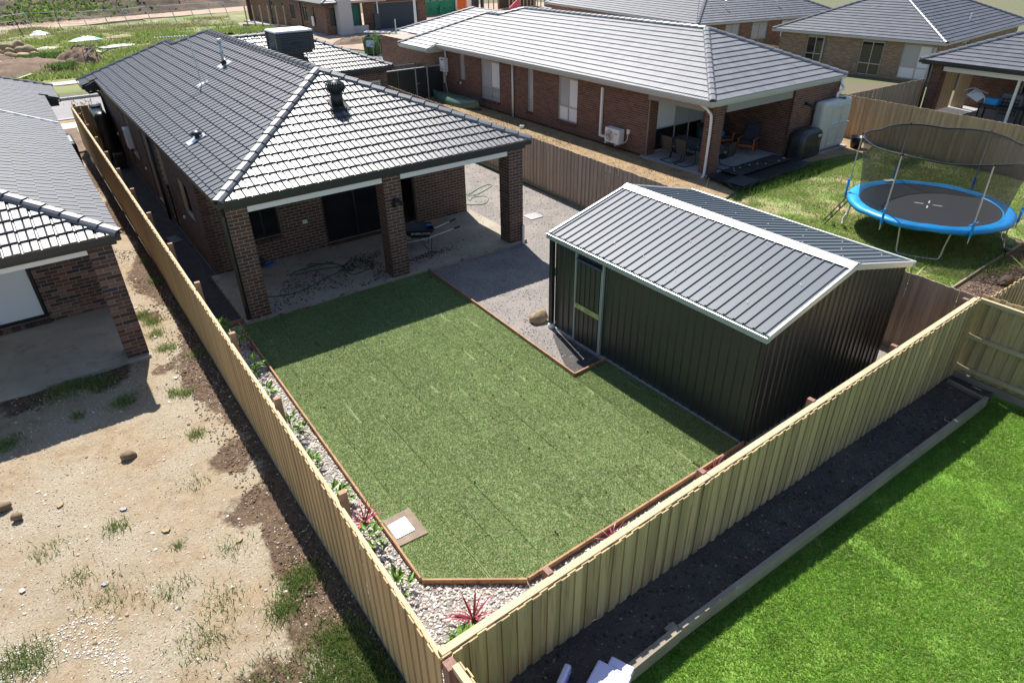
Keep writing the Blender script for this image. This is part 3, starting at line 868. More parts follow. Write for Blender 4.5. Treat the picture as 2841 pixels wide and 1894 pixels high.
sheet('porch_slab', [(20.9, 72), (22.4, 72), (23.1, 52.6), (21.8, 52.6)], -.06, M['grey_concrete'], 'grey concrete strip beside the corner house', .12)
struct('dirt_track', MB().prism([(-80, 78, -.2), (-2.4, 77.6, -.2), (5, 79.5, -.2), (11, 82.5, -.2), (26, 84, -.2), (90, 90, -.2), (90, 96, -.2), (26, 91, -.2), (8, 87, -.2), (-80, 84, -.2)], (0, 0, .16)),
       M['clay_track'], 'pale clay track along the foot of the earth mounds')
# ================================================================ our house
def roof_base(house, tris, mat, name='roof', drop=.02):
    """sarking sheet just under the tiles"""
    mb = MB()
    for t in tris: mb.poly([(p[0], p[1], p[2] - drop) for p in t])
    return obj(name, mb, house, mat)

def downpipe(house, path, mat, r=.045):
    mb = MB(); mb.tube(path, r, 10); return obj('downpipe', mb.mesh('downpipe', mat, True), house)

pool = Pool()
H = thing('brick_house', 'dark brown brick house with charcoal tiled roof and open patio facing the new turf', 'house', (0, 0, 0), world=True)
bm_, mo = M['brown_brick'], M['sand_mortar']
obj('patio_slab', MB().box(-.16, 8.14, -.05, 3.1, -.16, 0), H, M['soiled_concrete'])
obj('floor_slab', MB().box(.12, 7.9, 3.22, 20.0, -.16, .055), H, M['oak_floor'])
for cx in (0, 3.771, 7.554): brick_column(pool, H, cx, 0, 0, .47, .47, 2.725, bm_, mo)
# back wall of the patio
bops = [(1.02, 1.94, .68, 2.15), (3.2, 6.18, .075, 2.3)]
bw = brick_wall(pool, H, (0, 3.1, 0), (1, 0, 0), 8.0, 2.725, bm_, mo, openings=bops, nrm=(0, -1, 0), cl=1)
header_row(pool, bw, (1.02, 3.1, .60), (1, 0, 0), .92, (0, -1, 0), bm_)
header_row(pool, bw, (3.2, 3.1, 0.0), (1, 0, 0), 2.98, (0, -1, 0), bm_, zt=.07)
window(H, (1.03, 3.17, .685), (1, 0, 0), .90, 1.46, (0, -1, 0), M['black_frame'], M['dark_glass'], cols=(.5,), rows=())
window(H, (3.21, 3.17, .08), (1, 0, 0), 2.96, 2.215, (0, -1, 0), M['black_frame'], M['dark_glass'], cols=(.333, .666), rows=(), fr=.06, name='sliding_door',
       panes=[M['dark_glass'], M['dark_glass'], None])
# room behind
rm = MB(); rm.poly([(.2, 8, .06), (7.9, 8, .06), (7.9, 8, 2.7), (.2, 8, 2.7)]); rm.poly([(.2, 3.25, 2.7), (7.9, 3.25, 2.7), (7.9, 8, 2.7), (.2, 8, 2.7)])
rm.poly([(.2, 3.25, .06), (.2, 8, .06), (.2, 8, 2.7), (.2, 3.25, 2.7)]); rm.poly([(7.9, 3.25, .06), (7.9, 8, .06), (7.9, 8, 2.7), (7.9, 3.25, 2.7)])
obj('room', rm, H, M['room_wall'])
# side walls
lops = [(20 - 5.5, 20 - 4.2, 1.1, 2.15), (20 - 8.0, 20 - 7.15, .2, 2.5), (20 - 10.3, 20 - 9.4, .2, 2.5), (20 - 13.9, 20 - 12.6, 1.0, 2.4)]
lw = brick_wall(pool, H, (0, 20, 0), (0, -1, 0), 16.9, 2.725, bm_, mo, openings=lops, nrm=(-1, 0, 0), thick=.23, cr=1)
for o in lops:
    window(H, (.12, 20 - o[0], o[2] + .02), (0, -1, 0), o[1] - o[0], o[3] - o[2] - .03, (-1, 0, 0), M['black_frame'], M['glass'], cols=(.5,) if o[1] - o[0] > 1 else (), rows=())
obj('side_wall', MB().box(7.89, 8.0, 3.22, 14.6, 0, 2.72), H, mo)
obj('front_wall', MB().box(.235, 11.1, 20.0, 20.2, 0, 2.72), H, mo)
# beams, fascia, soffit
for a, b in ((.475, 3.72), (4.245, 7.48)):
    bb = obj('beam', MB().box(a, b, -.022, .22, 2.585, 2.752), H, M['white_paint'])
    obj('beam_cap', MB().box(b, b + .012, -.03, .1, 2.58, 2.757), bb, M['white_paint'])
obj('ceiling', MB().box(.01, 8.02, .01, 3.08, 2.727, 2.75), H, M['soffit'])
obj('fascia', MB().box(-.05, 8.07, -.075, -.03, 2.727, 2.93).box(-.075, -.03, -.075, 18.5, 2.727, 2.93).box(-.05, 8.07, -.03, .47, 2.7535, 2.80).box(-.03, .12, .47, 18.5, 2.727, 2.76), H, M['dark_trim'])
# roof
ez = 2.949; ex0, ey0, ex1 = -.144, -.18, 8.168
def zL(x): return ez + (x - ex0) * TP
def zF(y): return ez + (y - ey0) * TP
def zR(x): return ez + (ex1 - x) * TP
xr = (ex0 + ex1) / 2; yr = ey0 + (xr - ex0); zr_ = zL(xr)
TE = .03                                                    # tiles reach this far into the gutter
left = [(ex0 - .02, ey0 + .0), (xr, yr), (xr, 15.6), (2.86, 16.6), (2.86, 17.95), (-.63, 20.1), (-.63, 18.52), (ex0 - .02, 18.52)]
left3 = [(x, y, zL(x)) for x, y in left]
front3 = [(ex0, ey0 - .02, zF(ey0 - .02)), (ex1, ey0 - .02, zF(ey0 - .02)), (xr, yr, zr_)]
right3 = [(ex1, ey0, ez), (ex1, 14.3, ez), (5.3, 17.3, zR(5.3)), (xr, 15.6, zr_), (xr, yr, zr_)]
# garage wing behind
gz, gy = 2.8, 14.4
def zG(y): return gz + (y - gy) * TP
gar3 = [(8.52, gy - .02, gz), (11.28, gy - .02, gz), (8.03, gy + 3.25, zG(gy + 3.25)), (5.27, gy + 3.25, zG(gy + 3.25))]
garE = [(11.28, gy, gz), (11.28, gy + 6.5, gz), (8.03, gy + 3.25, zG(gy + 3.25))]
farh = [(xr, 15.6, zr_), (2.86, 16.6, zL(2.86)), (2.86, 17.95, zL(2.86)), (-.63, 20.1, zL(-.63)), (8.0, 20.5, 2.75), (5.3, 17.65, zG(gy + 3.25)), (8.03, gy + 3.25, zG(gy + 3.25)), (11.28, 20.9, gz), ]
roof = roof_base(H, [left3, front3, right3, gar3, garE, [farh[0], farh[1], farh[2]], [farh[0], farh[2], farh[4]], [farh[2], farh[3], farh[4]],
                     [(xr, 15.6, zr_), (8.0, 20.5, 2.75), (5.27, gy + 3.25, zG(gy + 3.25))], [(8.03, gy + 3.25, zG(gy + 3.25)), (5.27, gy + 3.25, zG(gy + 3.25)), (8, 20.5, 2.75)],
                     [(8.03, gy + 3.25, zG(gy + 3.25)), (8, 20.5, 2.75), (11.28, 20.9, gz)]], M['dark_trim'])
tm_ = M['charcoal_tile']
tile_face(pool, roof, front3, ((ex0, ey0 - .02, front3[0][2]), (ex1, ey0 - .02, front3[0][2])), tm_)
tile_face(pool, roof, left3, ((ex0 - .02, 20, zL(ex0 - .02)), (ex0 - .02, 0, zL(ex0 - .02))), tm_)
tile_face(pool, roof, right3, ((ex1, 0, ez), (ex1, 14, ez)), tm_)
tile_face(pool, roof, gar3, ((8, gy - .02, gz), (11, gy - .02, gz)), tm_)
ridge_line(pool, roof, (ex0, ey0, ez), (xr, yr, zr_), tm_)
ridge_line(pool, roof, (ex1, ey0, ez), (xr, yr, zr_), tm_)
ridge_line(pool, roof, (xr, yr + .05, zr_), (xr, 15.6, zr_), tm_)
ridge_line(pool, roof, (2.86, 16.6, zL(2.86)), (xr, 15.6, zr_), tm_)
ridge_line(pool, roof, (2.86, 16.6, zL(2.86)), (2.86, 17.95, zL(2.86)), tm_)
ridge_line(pool, roof, (-.63, 20.1, zL(-.63)), (2.86, 17.95, zL(2.86)), tm_)
ridge_line(pool, roof, (11.28, gy, gz), (8.03, gy + 3.25, zG(gy + 3.25)), tm_)
ridge_line(pool, roof, (8.03, gy + 3.25, zG(gy + 3.25)), (5.27, gy + 3.25, zG(gy + 3.25)), tm_)
gutter(H, [(-.165, 18.5, ez), (-.165, -.2, ez), (8.19, -.2, ez), (8.19, 14.35, ez)], M['charcoal_metal'])
gutter(H, [(8.19, 14.3, gz + .01), (11.36, 14.3, gz + .01), (11.36, 20.9, gz + .01)], M['charcoal_metal'])
gutter(H, [(-.68, 20.1, 2.74), (-.68, 18.5, 2.74)], M['charcoal_metal'])
obj('eave_box', MB().prism([(-.58, 18.48, 2.56), (-.02, 18.48, 2.56), (-.02, 18.48, 2.98), (-.14, 18.48, 2.93), (-.58, 18.48, 2.74)], (0, .03, 0)).box(-.58, .0, 18.5, 20.1, 2.54, 2.57), H, M['charcoal_metal'])
downpipe(H, bez([(-.12, -.12, 2.83), (-.10, -.06, 2.74), (-.06, .03, 2.62), (-.055, .06, 2.4), (-.055, .06, -.06)], 4), M['charcoal_metal'])
downpipe(H, bez([(-.5, 18.7, 2.6), (-.45, 18.7, 2.45), (-.07, 18.7, 2.25), (-.07, 18.7, -.06)], 4), M['charcoal_metal'])
downpipe(H, [(-.06, 8.6, 2.8), (-.06, 8.6, -.06)], M['charcoal_metal'])
# garage wall
gw = brick_wall(pool, H, (8.0, 14.65, 0), (1, 0, 0), 3.1, 2.7, bm_, mo, openings=[(1.75, 2.75, 0, 2.2)], nrm=(0, -1, 0))
window(H, (9.76, 14.72, 0), (1, 0, 0), .98, 2.19, (0, -1, 0), M['white_paint'], M['room_wall'], cols=(), rows=(), name='side_door')
obj('garage_wall', MB().box(11.0, 11.1, 14.77, 20, 0, 2.7), H, mo)
obj('fascia', MB().box(8.02, 11.25, 14.4, 14.45, 2.6, 2.78), H, M['dark_trim'])
pool.flush()

# fittings that belong to the house
def dome(name, loc, r, mat, par=H, axis=(-1, 0, 0)):
    mb = MB(); q = Vector(axis)
    mb.tube([Vector(loc), Vector(loc) + q * .03, Vector(loc) + q * .05], [r, r, r * .6], 12); return obj(name, mb.mesh(name, mat, True), par)
for y, z in ((17.3, 1.0), (11.4, .95), (5.75, .85)): dome('wall_vent', (-.005, y, z), .055, M['white_plastic'])
b_ = obj('wall_light', MB().box(2.54, 2.68, 3.02, 3.095, .86, .96), H, M['white_plastic']); bevel(b_, .012)
mb = MB(); mb.tube([(4.03, 0, 2.1), (4.03, -.08, 2.1)], .05, 10)
lt = obj('flood_light', mb.mesh('flood_light', M['black_plastic']), H)
for sx in (-1, 1): obj('lamp_head', MB().tube([(4.03 + sx * .04, -.07, 2.1), (4.03 + sx * .12, -.2, 2.0)], [.035, .055], 12).mesh('lamp_head', M['black_plastic']), lt)
mb = MB(); mb.tube([(-.08, 6.9, .25), (-.08, 6.9, 1.5)], .035, 8); mb.tube([(-.1, 6.9, 1.45), (-.12, 6.82, 1.55)], .05, 8)
obj('riser_pipe', mb.mesh('riser_pipe', M['black_plastic']), H)
mb = MB(); mb.tube([(-.05, 7.05, 1.25), (-.05, 7.35, 1.0), (-.05, 7.7, .55)], .012, 6); obj('conduit', mb.mesh('conduit', M['blue']), H)
# hot water heater on the left wall
wh = thing('water_heater', 'white wall mounted gas water heater on the shaded left wall of the charcoal roofed house', 'water heater', (-.1, 13.2, 1.3))
c_ = obj('casing', MB().box(-.09, .09, -.22, .22, 0, .72), wh, M['white_plastic']); bevel(c_, .02)
obj('flue', MB().box(-.11, -.09, -.1, .1, .6, .68), wh, M['steel'])
obj('pipework', MB().tube([(0, -.1, 0), (0, -.1, -.5)], .015, 6).tube([(0, 0, 0), (0, 0, -.6)], .015, 6).tube([(0, .1, 0), (0, .1, -.4)], .012, 6), wh, M['black_plastic'])

# things on the roof
pv = thing('roof_vent', 'tall galvanised flue pipe standing on the dark left roof slope near the ridge', 'roof vent', (2.94, 9.57, zL(2.94)))
obj('flashing', MB().obox((0, 0, .05), (.2, 0, .083), (0, .22, 0), (0, 0, .004)), pv, M['zinc'])
obj('boot', MB().lathe((0, 0, 0), [(.09, .03), (.085, .14), (.065, .16)], 12).mesh('boot', M['black_rubber'], True), pv)
obj('flue', MB().lathe((0, 0, 0), [(.055, .15), (.055, .72)], 12).mesh('flue', M['galv'], True), pv)
obj('cap', MB().lathe((0, 0, 0), [(.075, .70), (.085, .74), (.085, .80), (.06, .82)], 12).mesh('cap', M['galv'], True), pv)
an = thing('antenna', 'television antenna on a thin mast standing on the dark left roof slope', 'antenna', (1.97, 8.94, zL(1.97)))
obj('flashing', MB().obox((.02, 0, .05), (.17, 0, .07), (0, .13, 0), (0, 0, .006)), an, M['white_plastic'])
obj('mast', MB().tube([(0, 0, 0), (-.02, .15, 1.45)], .018, 8), an, M['galv'])
bo = MB(); bo.tube([(-.02, .15, 1.42), (-.95, .35, 1.42)], .013, 6)
for i in range(12):
    t = i / 11; x = -.08 - .85 * t; y = .16 + .18 * t; l = .2 - .1 * t; bo.bar((x - .1 * l, y - l, 1.43), (x + .1 * l, y + l, 1.43), .008, .008)
bo.tube([(-.02, .13, 1.0), (.12, -.05, .08)], .006, 5)
obj('boom', bo, an, M['galv'])
dv = thing('roof_vent', 'low round black plumbing vent with flashing sheet low on the dark left roof slope', 'roof vent', (.61, 4.31, zL(.61)))
obj('flashing', MB().obox((-.05, 0, .04), (.24, 0, .1), (0, .2, 0), (0, 0, .004)), dv, M['galv'])
obj('stack', MB().lathe((0, 0, 0), [(.06, 0), (.06, .16)], 12).mesh('stack', M['black_plastic'], True), dv)
obj('cowl', MB().lathe((0, 0, 0), [(.07, .13), (.15, .15), (.15, .18), (.1, .23), (.02, .25)], 16).mesh('cowl', M['black_plastic'], True), dv)
wv = thing('roof_ventilator', 'black spinning turbine ventilator on the bright front roof slope', 'roof vent', (3.83, 2.4, zF(2.4)))
obj('flashing', MB().obox((0, -.05, .03), (.2, 0, 0), (0, .26, .107), (0, 0, .006)), wv, M['black_rubber'])
obj('throat', MB().lathe((0, 0, 0), [(.155, -.05), (.155, .3), (.14, .31)], 18).mesh('throat', M['black_plastic'], True), wv)
hd = obj('turbine', MB().lathe((0, 0, 0), [(.15, .30), (.19, .36), (.21, .44), (.2, .52), (.14, .59), (.03, .62)], 18).mesh('turbine', M['black_plastic'], True), wv)
fin = MB(); k = 22
for i in range(k):
    a = 2 * PI * i / k; pts = []
    for r, z, da in ((.19, .32, 0), (.235, .40, .1), (.245, .47, .18), (.22, .55, .26), (.12, .62, .34)):
        pts.append((r * math.cos(a + da), r * math.sin(a + da), z))
    for p, q in zip(pts[:-1], pts[1:]):
        fin.bar(p, q, .02, .008)
obj('vane', fin, hd, M['charcoal_metal'])
hd.children[0]['kind'] = 'stuff'

# evaporative cooler
ec = thing('evaporative_cooler', 'large charcoal evaporative cooler with louvred sides standing on the roof valley', 'rooftop cooler', (7.15, 15.3, 3.2))
obj('duct', MB().prism([(-.36, -.36, -.35), (.36, -.36, -.35), (.36, .36, -.35), (-.36, .36, -.35)], (0, 0, .82)), ec, M['shed_dark'])
obj('pan', MB().prism([(-.7, -.55, .45), (.7, -.55, .45), (.7, .62, .45), (-.7, .62, .45)], (0, 0, .14)), ec, M['charcoal_metal'])
lid = MB(); lid.prism([(-.80, -.66, 1.26), (.80, -.66, 1.26), (.80, .72, 1.26), (-.80, .72, 1.26)], (0, 0, .10)); lo = obj('lid', lid, ec, M['zinc']); bevel(lo, .05, 3)
obj('core', MB().box(-.68, .68, -.54, .6, .59, 1.26), ec, M['black_plastic'])
for x, y in ((-.7, -.56), (.7, -.56), (-.7, .62), (.7, .62)):
    obj('corner_post', MB().box(x - .09, x + .09, y - .08, y + .08, .59, 1.26), ec, M['charcoal_metal'])
for i in range(9):
    z = .645 + i * .068
    obj('louvre', MB().obox((0, -.6, z), (.62, 0, 0), (0, .035, .020), (0, -.006, .014)), ec, M['louvre'])
    obj('louvre', MB().obox((-.74, .03, z), (.035, 0, .020), (0, .51, 0), (-.006, 0, .014)), ec, M['louvre'])
obj('badge', MB().box(-.34, .34, -.652, -.634, .88, .95), ec, M['charcoal_metal'])
text_part('badge_lettering', 'Braemar', .085, Matrix.Translation((0, -.656, .915)) @ Matrix.Rotation(PI / 2, 4, 'X'), M['black_plastic'], ec)
obj('leg', MB().bar((-.5, -.3, .45), (-.5, -.3, -.1), .03, .03), ec, M['galv'])
obj('leg', MB().bar((.52, -.3, .45), (.50, -.3, -.35), .02, .02), ec, M['black_plastic'])

# ================================================================ left neighbour's house
pool = Pool()
LZ = .15
LH = thing('brick_house', 'mottled red and blue brick house with white blinds, beyond the new left fence', 'house', (-2.3, -.38, LZ), world=True)
bm_, mo = M['mixed_brick'], M['tan_mortar']
obj('patio_slab', MB().box(-11, -2.28, -.5, 2.55, -.1, LZ), LH, M['concrete'])
brick_column(pool, LH, -2.71, -.38, LZ, .415, .47, 2.53, bm_, mo, bl=.265)
lw = brick_wall(pool, LH, (-10.4, 2.5, LZ), (1, 0, 0), 8.1, 2.53, bm_, mo, openings=[(2.0, 6.52, .1, 2.35)], nrm=(0, -1, 0), bl=.265, cr=1)
header_row(pool, lw, (-8.4, 2.5, LZ + .02), (1, 0, 0), 4.52, (0, -1, 0), bm_, zt=.075)
window(LH, (-8.38, 2.57, LZ + .11), (1, 0, 0), 4.48, 2.22, (0, -1, 0), M['black_frame'], M['blind_pane'], cols=(.25, .5, .7765), rows=(), fr=.07, name='sliding_door')
brick_wall(pool, LH, (-2.3, 2.5, LZ), (0, 1, 0), 14.0, 2.53, bm_, mo, nrm=(1, 0, 0), bl=.265, cl=1)
obj('side_wall', MB().box(-10.4, -10.3, 2.61, 18, LZ, 2.68), LH, mo)
obj('beam', MB().box(-10.3, -2.73, -.405, -.16, 2.555, 2.705), LH, M['white_paint'])
obj('ceiling', MB().box(-10.4, -2.3, -.36, 2.48, 2.682, 2.70), LH, M['soffit'])
ez = 2.9; lx, ly, lx0 = -2.12, -.61, -10.44
def zLF(y): return ez + (y - ly) * TP
def zLR(x): return ez + (lx - x) * TP
xr = (lx + lx0) / 2; yr = ly + (lx - xr); zr_ = zLF(yr)
obj('fascia', MB().box(lx0 + .05, lx - .07, ly + .11, ly + .15, 2.682, 2.88).box(lx - .11, lx - .07, ly + .15, 16.4, 2.682, 2.88).box(lx0 + .05, lx - .11, ly + .15, -.36, 2.706, 2.74), LH, M['dark_trim'])
fr3 = [(lx0, ly - .02, zLF(ly - .02)), (lx, ly - .02, zLF(ly - .02)), (xr, yr, zr_)]
rt3 = [(lx + .02, ly, zLR(lx + .02)), (lx + .02, 16.45, zLR(lx + .02)), (-1.68, 16.45, zLR(-1.68)), (-1.68, 19.7, zLR(-1.68)), (-3.3, 18.3, zLR(-3.3)), (xr, 14.6, zr_), (xr, yr, zr_)]
lf3 = [(lx0, ly, ez), (xr, yr, zr_), (xr, 14.6, zr_), (lx0, 19, ez)]
roof = roof_base(LH, [fr3, [rt3[0], rt3[1], rt3[4], rt3[5], rt3[6]], [rt3[1], rt3[2], rt3[3], rt3[4]], lf3, [(xr, 14.6, zr_), (-3.3, 18.3, zLR(-3.3)), (-1.68, 19.7, zLR(-1.68)), (lx0, 19, ez)]], M['dark_trim'])
tile_face(pool, roof, fr3, ((lx0, ly - .02, fr3[0][2]), (lx, ly - .02, fr3[0][2])), tm_)
tile_face(pool, roof, rt3, ((lx + .02, 0, zLR(lx + .02)), (lx + .02, 16, zLR(lx + .02))), tm_)
ridge_line(pool, roof, (lx, ly, ez), (xr, yr, zr_), tm_)
ridge_line(pool, roof, (xr, yr, zr_), (xr, 14.6, zr_), tm_)
ridge_line(pool, roof, (-1.68, 19.7, zLR(-1.68)), (-3.3, 18.3, zLR(-3.3)), tm_)
ridge_line(pool, roof, (-3.3, 18.3, zLR(-3.3)), (xr, 14.6, zr_), tm_)
obj('flashing', MB().bar((lx, 10.72, zLR(lx) + .06), (xr, 10.8, zr_ + .06), .10, .012), roof, M['zinc'])
gutter(LH, [(lx0, ly - .02, ez), (lx + .02, ly - .02, ez), (lx + .02, 16.45, ez)], M['charcoal_metal'])
gutter(LH, [(-1.63, 16.43, 2.72), (-1.63, 19.8, 2.72)], M['charcoal_metal'])
obj('eave_box', MB().prism([(-2.3, 16.42, 2.5), (-1.72, 16.42, 2.5), (-1.72, 16.42, 2.7), (-2.18, 16.42, 2.9), (-2.3, 16.42, 2.92)], (0, .03, 0)).box(-2.3, -1.72, 16.45, 19.7, 2.48, 2.51), LH, M['charcoal_metal'])
obj('front_wall', MB().box(-10.4, -2.42, 17.5, 17.7, LZ, 2.68).box(-2.41, -2.3, 16.51, 17.5, LZ, 2.6), LH, mo)
pool.flush()

# ================================================================ right neighbour's house
pool = Pool()
RZ = .12
RH = thing('brick_house', 'red brown brick house with pale silver roof and furnished patio beyond the grey fence', 'house', (16.8, .5, RZ), world=True)
bm_, mo = M['red_brick'], M['tan_mortar']
obj('patio_slab', MB().box(16.72, 21.2, .42, 3.9, -.05, RZ), RH, M['grey_concrete'])
brick_column(pool, RH, 16.8, .5, RZ, .47, .47, 2.45, bm_, mo, faces='FL')
rops = [(21.5 - 17.62, 21.5 - 17.15, 1.05, 2.45), (21.5 - 15.58, 21.5 - 13.9, .42, 2.45), (21.5 - 11.6, 21.5 - 11.13, .42, 2.45), (21.5 - 9.3, 21.5 - 7.95, .45, 2.45)]
rw = brick_wall(pool, RH, (16.8, 21.5, RZ), (0, -1, 0), 17.75, 2.45, bm_, mo, openings=rops, nrm=(-1, 0, 0), thick=.23, cr=1)
bp, gp, cp = M['blind_pane'], M['grey_blind_pane'], M['curtain_pane']
wp = [[gp], [cp, gp, cp, bp], [cp, gp], [bp, gp, bp, bp]]
for o, pn in zip(rops, wp):
    n2 = o[1] - o[0] > 1; lo = o[2] > 1
    ht = o[3] - o[2] - .17
    window(RH, (16.86, 21.5 - o[0], RZ + o[2]), (0, -1, 0), o[1] - o[0], ht, (-1, 0, 0), M['silver_frame'], gp, cols=(.5,) if n2 or lo else (), rows=() if lo else (.34,), fr=.05, panes=pn)
    obj('lintel_panel', MB().box(16.83, 16.9, 21.5 - o[1] + .005, 21.5 - o[0] - .005, RZ + o[3] - .165, RZ + o[3] - .002), RH, M['taupe_panel'])
    header_row(pool, rw, (16.8, 21.5 - o[0], RZ + o[2] - .075), (0, -1, 0), o[1] - o[0], (-1, 0, 0), bm_, zt=.07)
# patio alcove walls and the front wall
aw = brick_wall(pool, RH, (16.92, 3.75, RZ), (1, 0, 0), 4.18, 2.45, bm_, mo, openings=[(.45, 3.3, .03, 2.2)], nrm=(0, -1, 0))
window(RH, (17.38, 3.82, RZ + .04), (1, 0, 0), 2.83, 2.15, (0, -1, 0), M['silver_frame'], M['blind_pane'], cols=(.4, .7), rows=(.42,), fr=.05, name='sliding_door', panes=[M['dark_glass'], M['blind_pane'], M['dark_glass'], M['grey_blind_pane'], M['dark_glass'], M['grey_blind_pane']])
brick_wall(pool, RH, (21.1, 3.75, RZ), (0, -1, 0), 3.4, 2.45, bm_, mo, nrm=(-1, 0, 0), cr=1)
brick_wall(pool, RH, (21.1, .35, RZ), (1, 0, 0), 3.0, 2.45, bm_, mo, nrm=(0, -1, 0), thick=.11, cl=1, cr=1)
obj('side_wall', MB().box(23.99, 24.1, .47, 21.5, RZ, 2.57).box(16.92, 24.0, 21.4, 21.5, RZ, 2.57), RH, mo)
obj('beam', MB().box(17.28, 21.08, .42, .62, 2.30, 2.56).box(16.75, 16.95, .98, 3.73, 2.30, 2.56), RH, M['taupe_panel'])
obj('ceiling', MB().box(16.7, 21.1, .4, 3.74, 2.57, 2.60), RH, M['soffit'])
ez = 2.8; rx0, ry0, rx1 = 16.3, .32, 24.3
zRL = lambda x: ez + (x - rx0) * TP
zRF = lambda y: ez + (y - ry0) * TP
xr = (rx0 + rx1) / 2; yr = ry0 + xr - rx0; zr_ = zRL(xr)
obj('fascia', MB().box(rx0 + .06, rx1 - .06, ry0 + .06, ry0 + .1, 2.58, 2.78).box(rx0 + .06, rx0 + .1, ry0 + .1, 19.2, 2.58, 2.78).box(rx0 + .1, 16.8, ry0 + .1, 19.2, 2.575, 2.6).box(16.8, rx1 - .06, ry0 + .1, .5, 2.605, 2.63), RH, M['grey_trim'])
lf3 = [(rx0 - .02, ry0, zRL(rx0 - .02)), (xr, yr, zr_), (xr, 16.5, zr_), (19.5, 17.7, zRL(19.5)), (19.5, 18.9, zRL(19.5)), (15.8, 22.6, zRL(15.8)), (15.8, 19.25, zRL(15.8)), (rx0 - .02, 19.25, zRL(rx0 - .02))]
fr3 = [(rx0, ry0 - .02, zRF(ry0 - .02)), (rx1, ry0 - .02, zRF(ry0 - .02)), (xr, yr, zr_)]
rt3 = [(rx1, ry0, ez), (rx1, 20, ez), (xr, 16.5, zr_), (xr, yr, zr_)]
po3 = [(17.6, 25.2, 3.05), (20.9, 28.6, 2.55), (20.9, 22.6, 3.9), (19.7, 20.2, 4.0), (16.2, 22.8, 2.8)]
roof = roof_base(RH, [[lf3[0], lf3[1], lf3[2], lf3[3], lf3[7]], [lf3[3], lf3[4], lf3[5], lf3[6], lf3[7]], fr3, rt3, [(xr, 16.5, zr_), (19.5, 17.7, zRL(19.5)), (19.5, 18.9, zRL(19.5)), (rx1, 20, ez)],
                      [(19.5, 18.9, zRL(19.5)), (15.8, 22.6, zRL(15.8)), (rx1, 22.6, ez - .2), (rx1, 20, ez)]], M['grey_trim'])
tm2 = M['silver_tile']
tile_face(pool, roof, lf3, ((rx0 - .02, 20, zRL(rx0 - .02)), (rx0 - .02, 0, zRL(rx0 - .02))), tm2, prof=PROF_B, thick=.032)
tile_face(pool, roof, fr3, ((rx0, ry0 - .02, fr3[0][2]), (rx1, ry0 - .02, fr3[0][2])), tm2, prof=PROF_B, thick=.032)
tile_face(pool, roof, rt3, ((rx1, 0, ez), (rx1, 20, ez)), tm2, prof=PROF_B, thick=.032)
for a, b in (((rx0, ry0, ez), (xr, yr, zr_)), ((rx1, ry0, ez), (xr, yr, zr_)), ((xr, yr, zr_), (xr, 16.5, zr_)), ((19.5, 17.7, zRL(19.5)), (xr, 16.5, zr_)),
             ((19.5, 17.7, zRL(19.5)), (19.5, 18.9, zRL(19.5))), ((15.8, 22.6, zRL(15.8)), (19.5, 18.9, zRL(19.5)))): ridge_line(pool, roof, a, b, tm2)
# front wing seen beyond the hip
wing = [(17.4, 28.4, 2.55), (23, 28.4, 2.55), (20.7, 23.3, 3.95), (18.3, 20.8, 3.7), (15.7, 23.2, 2.55)]
w2 = [(20.9, 28.9, 2.5), (20.7, 23.0, 3.9), (19.6, 19.2, 3.95), (17.0, 21.6, 2.98), (19.2, 24.6, 2.93)]
obj('front_wall', MB().box(17.12, 24.0, 22.0, 27.5, RZ, 2.45), RH, mo)
brick_wall(pool, RH, (17.0, 27.5, RZ), (0, -1, 0), 5.9, 2.4, bm_, mo, nrm=(-1, 0, 0))
w3 = [(19.05, 28.7, 2.45), (19.05, 21.0, 2.45), (21.9, 19.6, 3.55), (21.9, 23.4, 3.55)]
wf = roof_base(RH, [[(18.95, 28.9, 2.5), (18.95, 20.4, 2.5), (22.3, 20.4, 3.9), (22.3, 24.6, 3.9)]], M['grey_trim'], name='porch_roof', drop=.02)
tile_face(pool, wf, [(18.95, 28.9, 2.5), (22.3, 24.6, 3.9), (22.3, 20.4, 3.9), (18.95, 20.4, 2.5)], ((18.95, 28.9, 2.5), (18.95, 20.4, 2.5)), tm2, prof=PROF_B, thick=.032)
ridge_line(pool, wf, (18.95, 28.9, 2.5), (22.3, 24.6, 3.9), tm2)
gutter(RH, [(rx0 - .03, 19.2, ez), (rx0 - .03, ry0 - .03, ez), (rx1 + .03, ry0 - .03, ez), (rx1 + .03, 19, ez)], M['grey_trim'])
gutter(RH, [(15.74, 22.6, 2.58), (15.74, 19.22, 2.58)], M['grey_trim'])
obj('eave_box', MB().prism([(15.82, 19.2, 2.42), (16.78, 19.2, 2.42), (16.78, 19.2, 2.8), (16.32, 19.2, 2.8), (15.82, 19.2, 2.58)], (0, .03, 0)).box(15.82, 16.78, 19.23, 22.6, 2.4, 2.43), RH, M['grey_trim'])
downpipe(RH, bez([(16.36, 1.0, 2.7), (16.5, 1.0, 2.6), (16.7, .75, 2.35), (16.73, .62, 2.0), (16.73, .62, .1)], 4) + [Vector((16.55, .55, .06))], M['white_paint'], .05)
downpipe(RH, [(16.74, 12.7, 2.65), (16.74, 12.7, .08)], M['white_paint'], .05)
downpipe(RH, [(16.74, 19.0, 2.6), (16.74, 19.0, 1.2)], M['white_paint'], .05)
downpipe(RH, bez([(24.1, .32, 2.72), (24.08, .3, 2.5), (24.0, .12, 2.35), (23.7, .1, 2.25), (23.6, .1, 2.1), (23.85, .1, 1.95)], 5), M['white_paint'], .05)
pool.flush()
mb = MB(); mb.tube([(21.9, .33, 2.0), (21.9, .26, 2.0)], .06, 10); fl = obj('flood_light', mb.mesh('flood_light', M['black_plastic']), RH)
obj('lamp_head', MB().tube([(21.9, .27, 2.0), (22.02, .1, 1.93)], [.04, .07], 12).mesh('lamp_head', M['black_plastic']), fl)
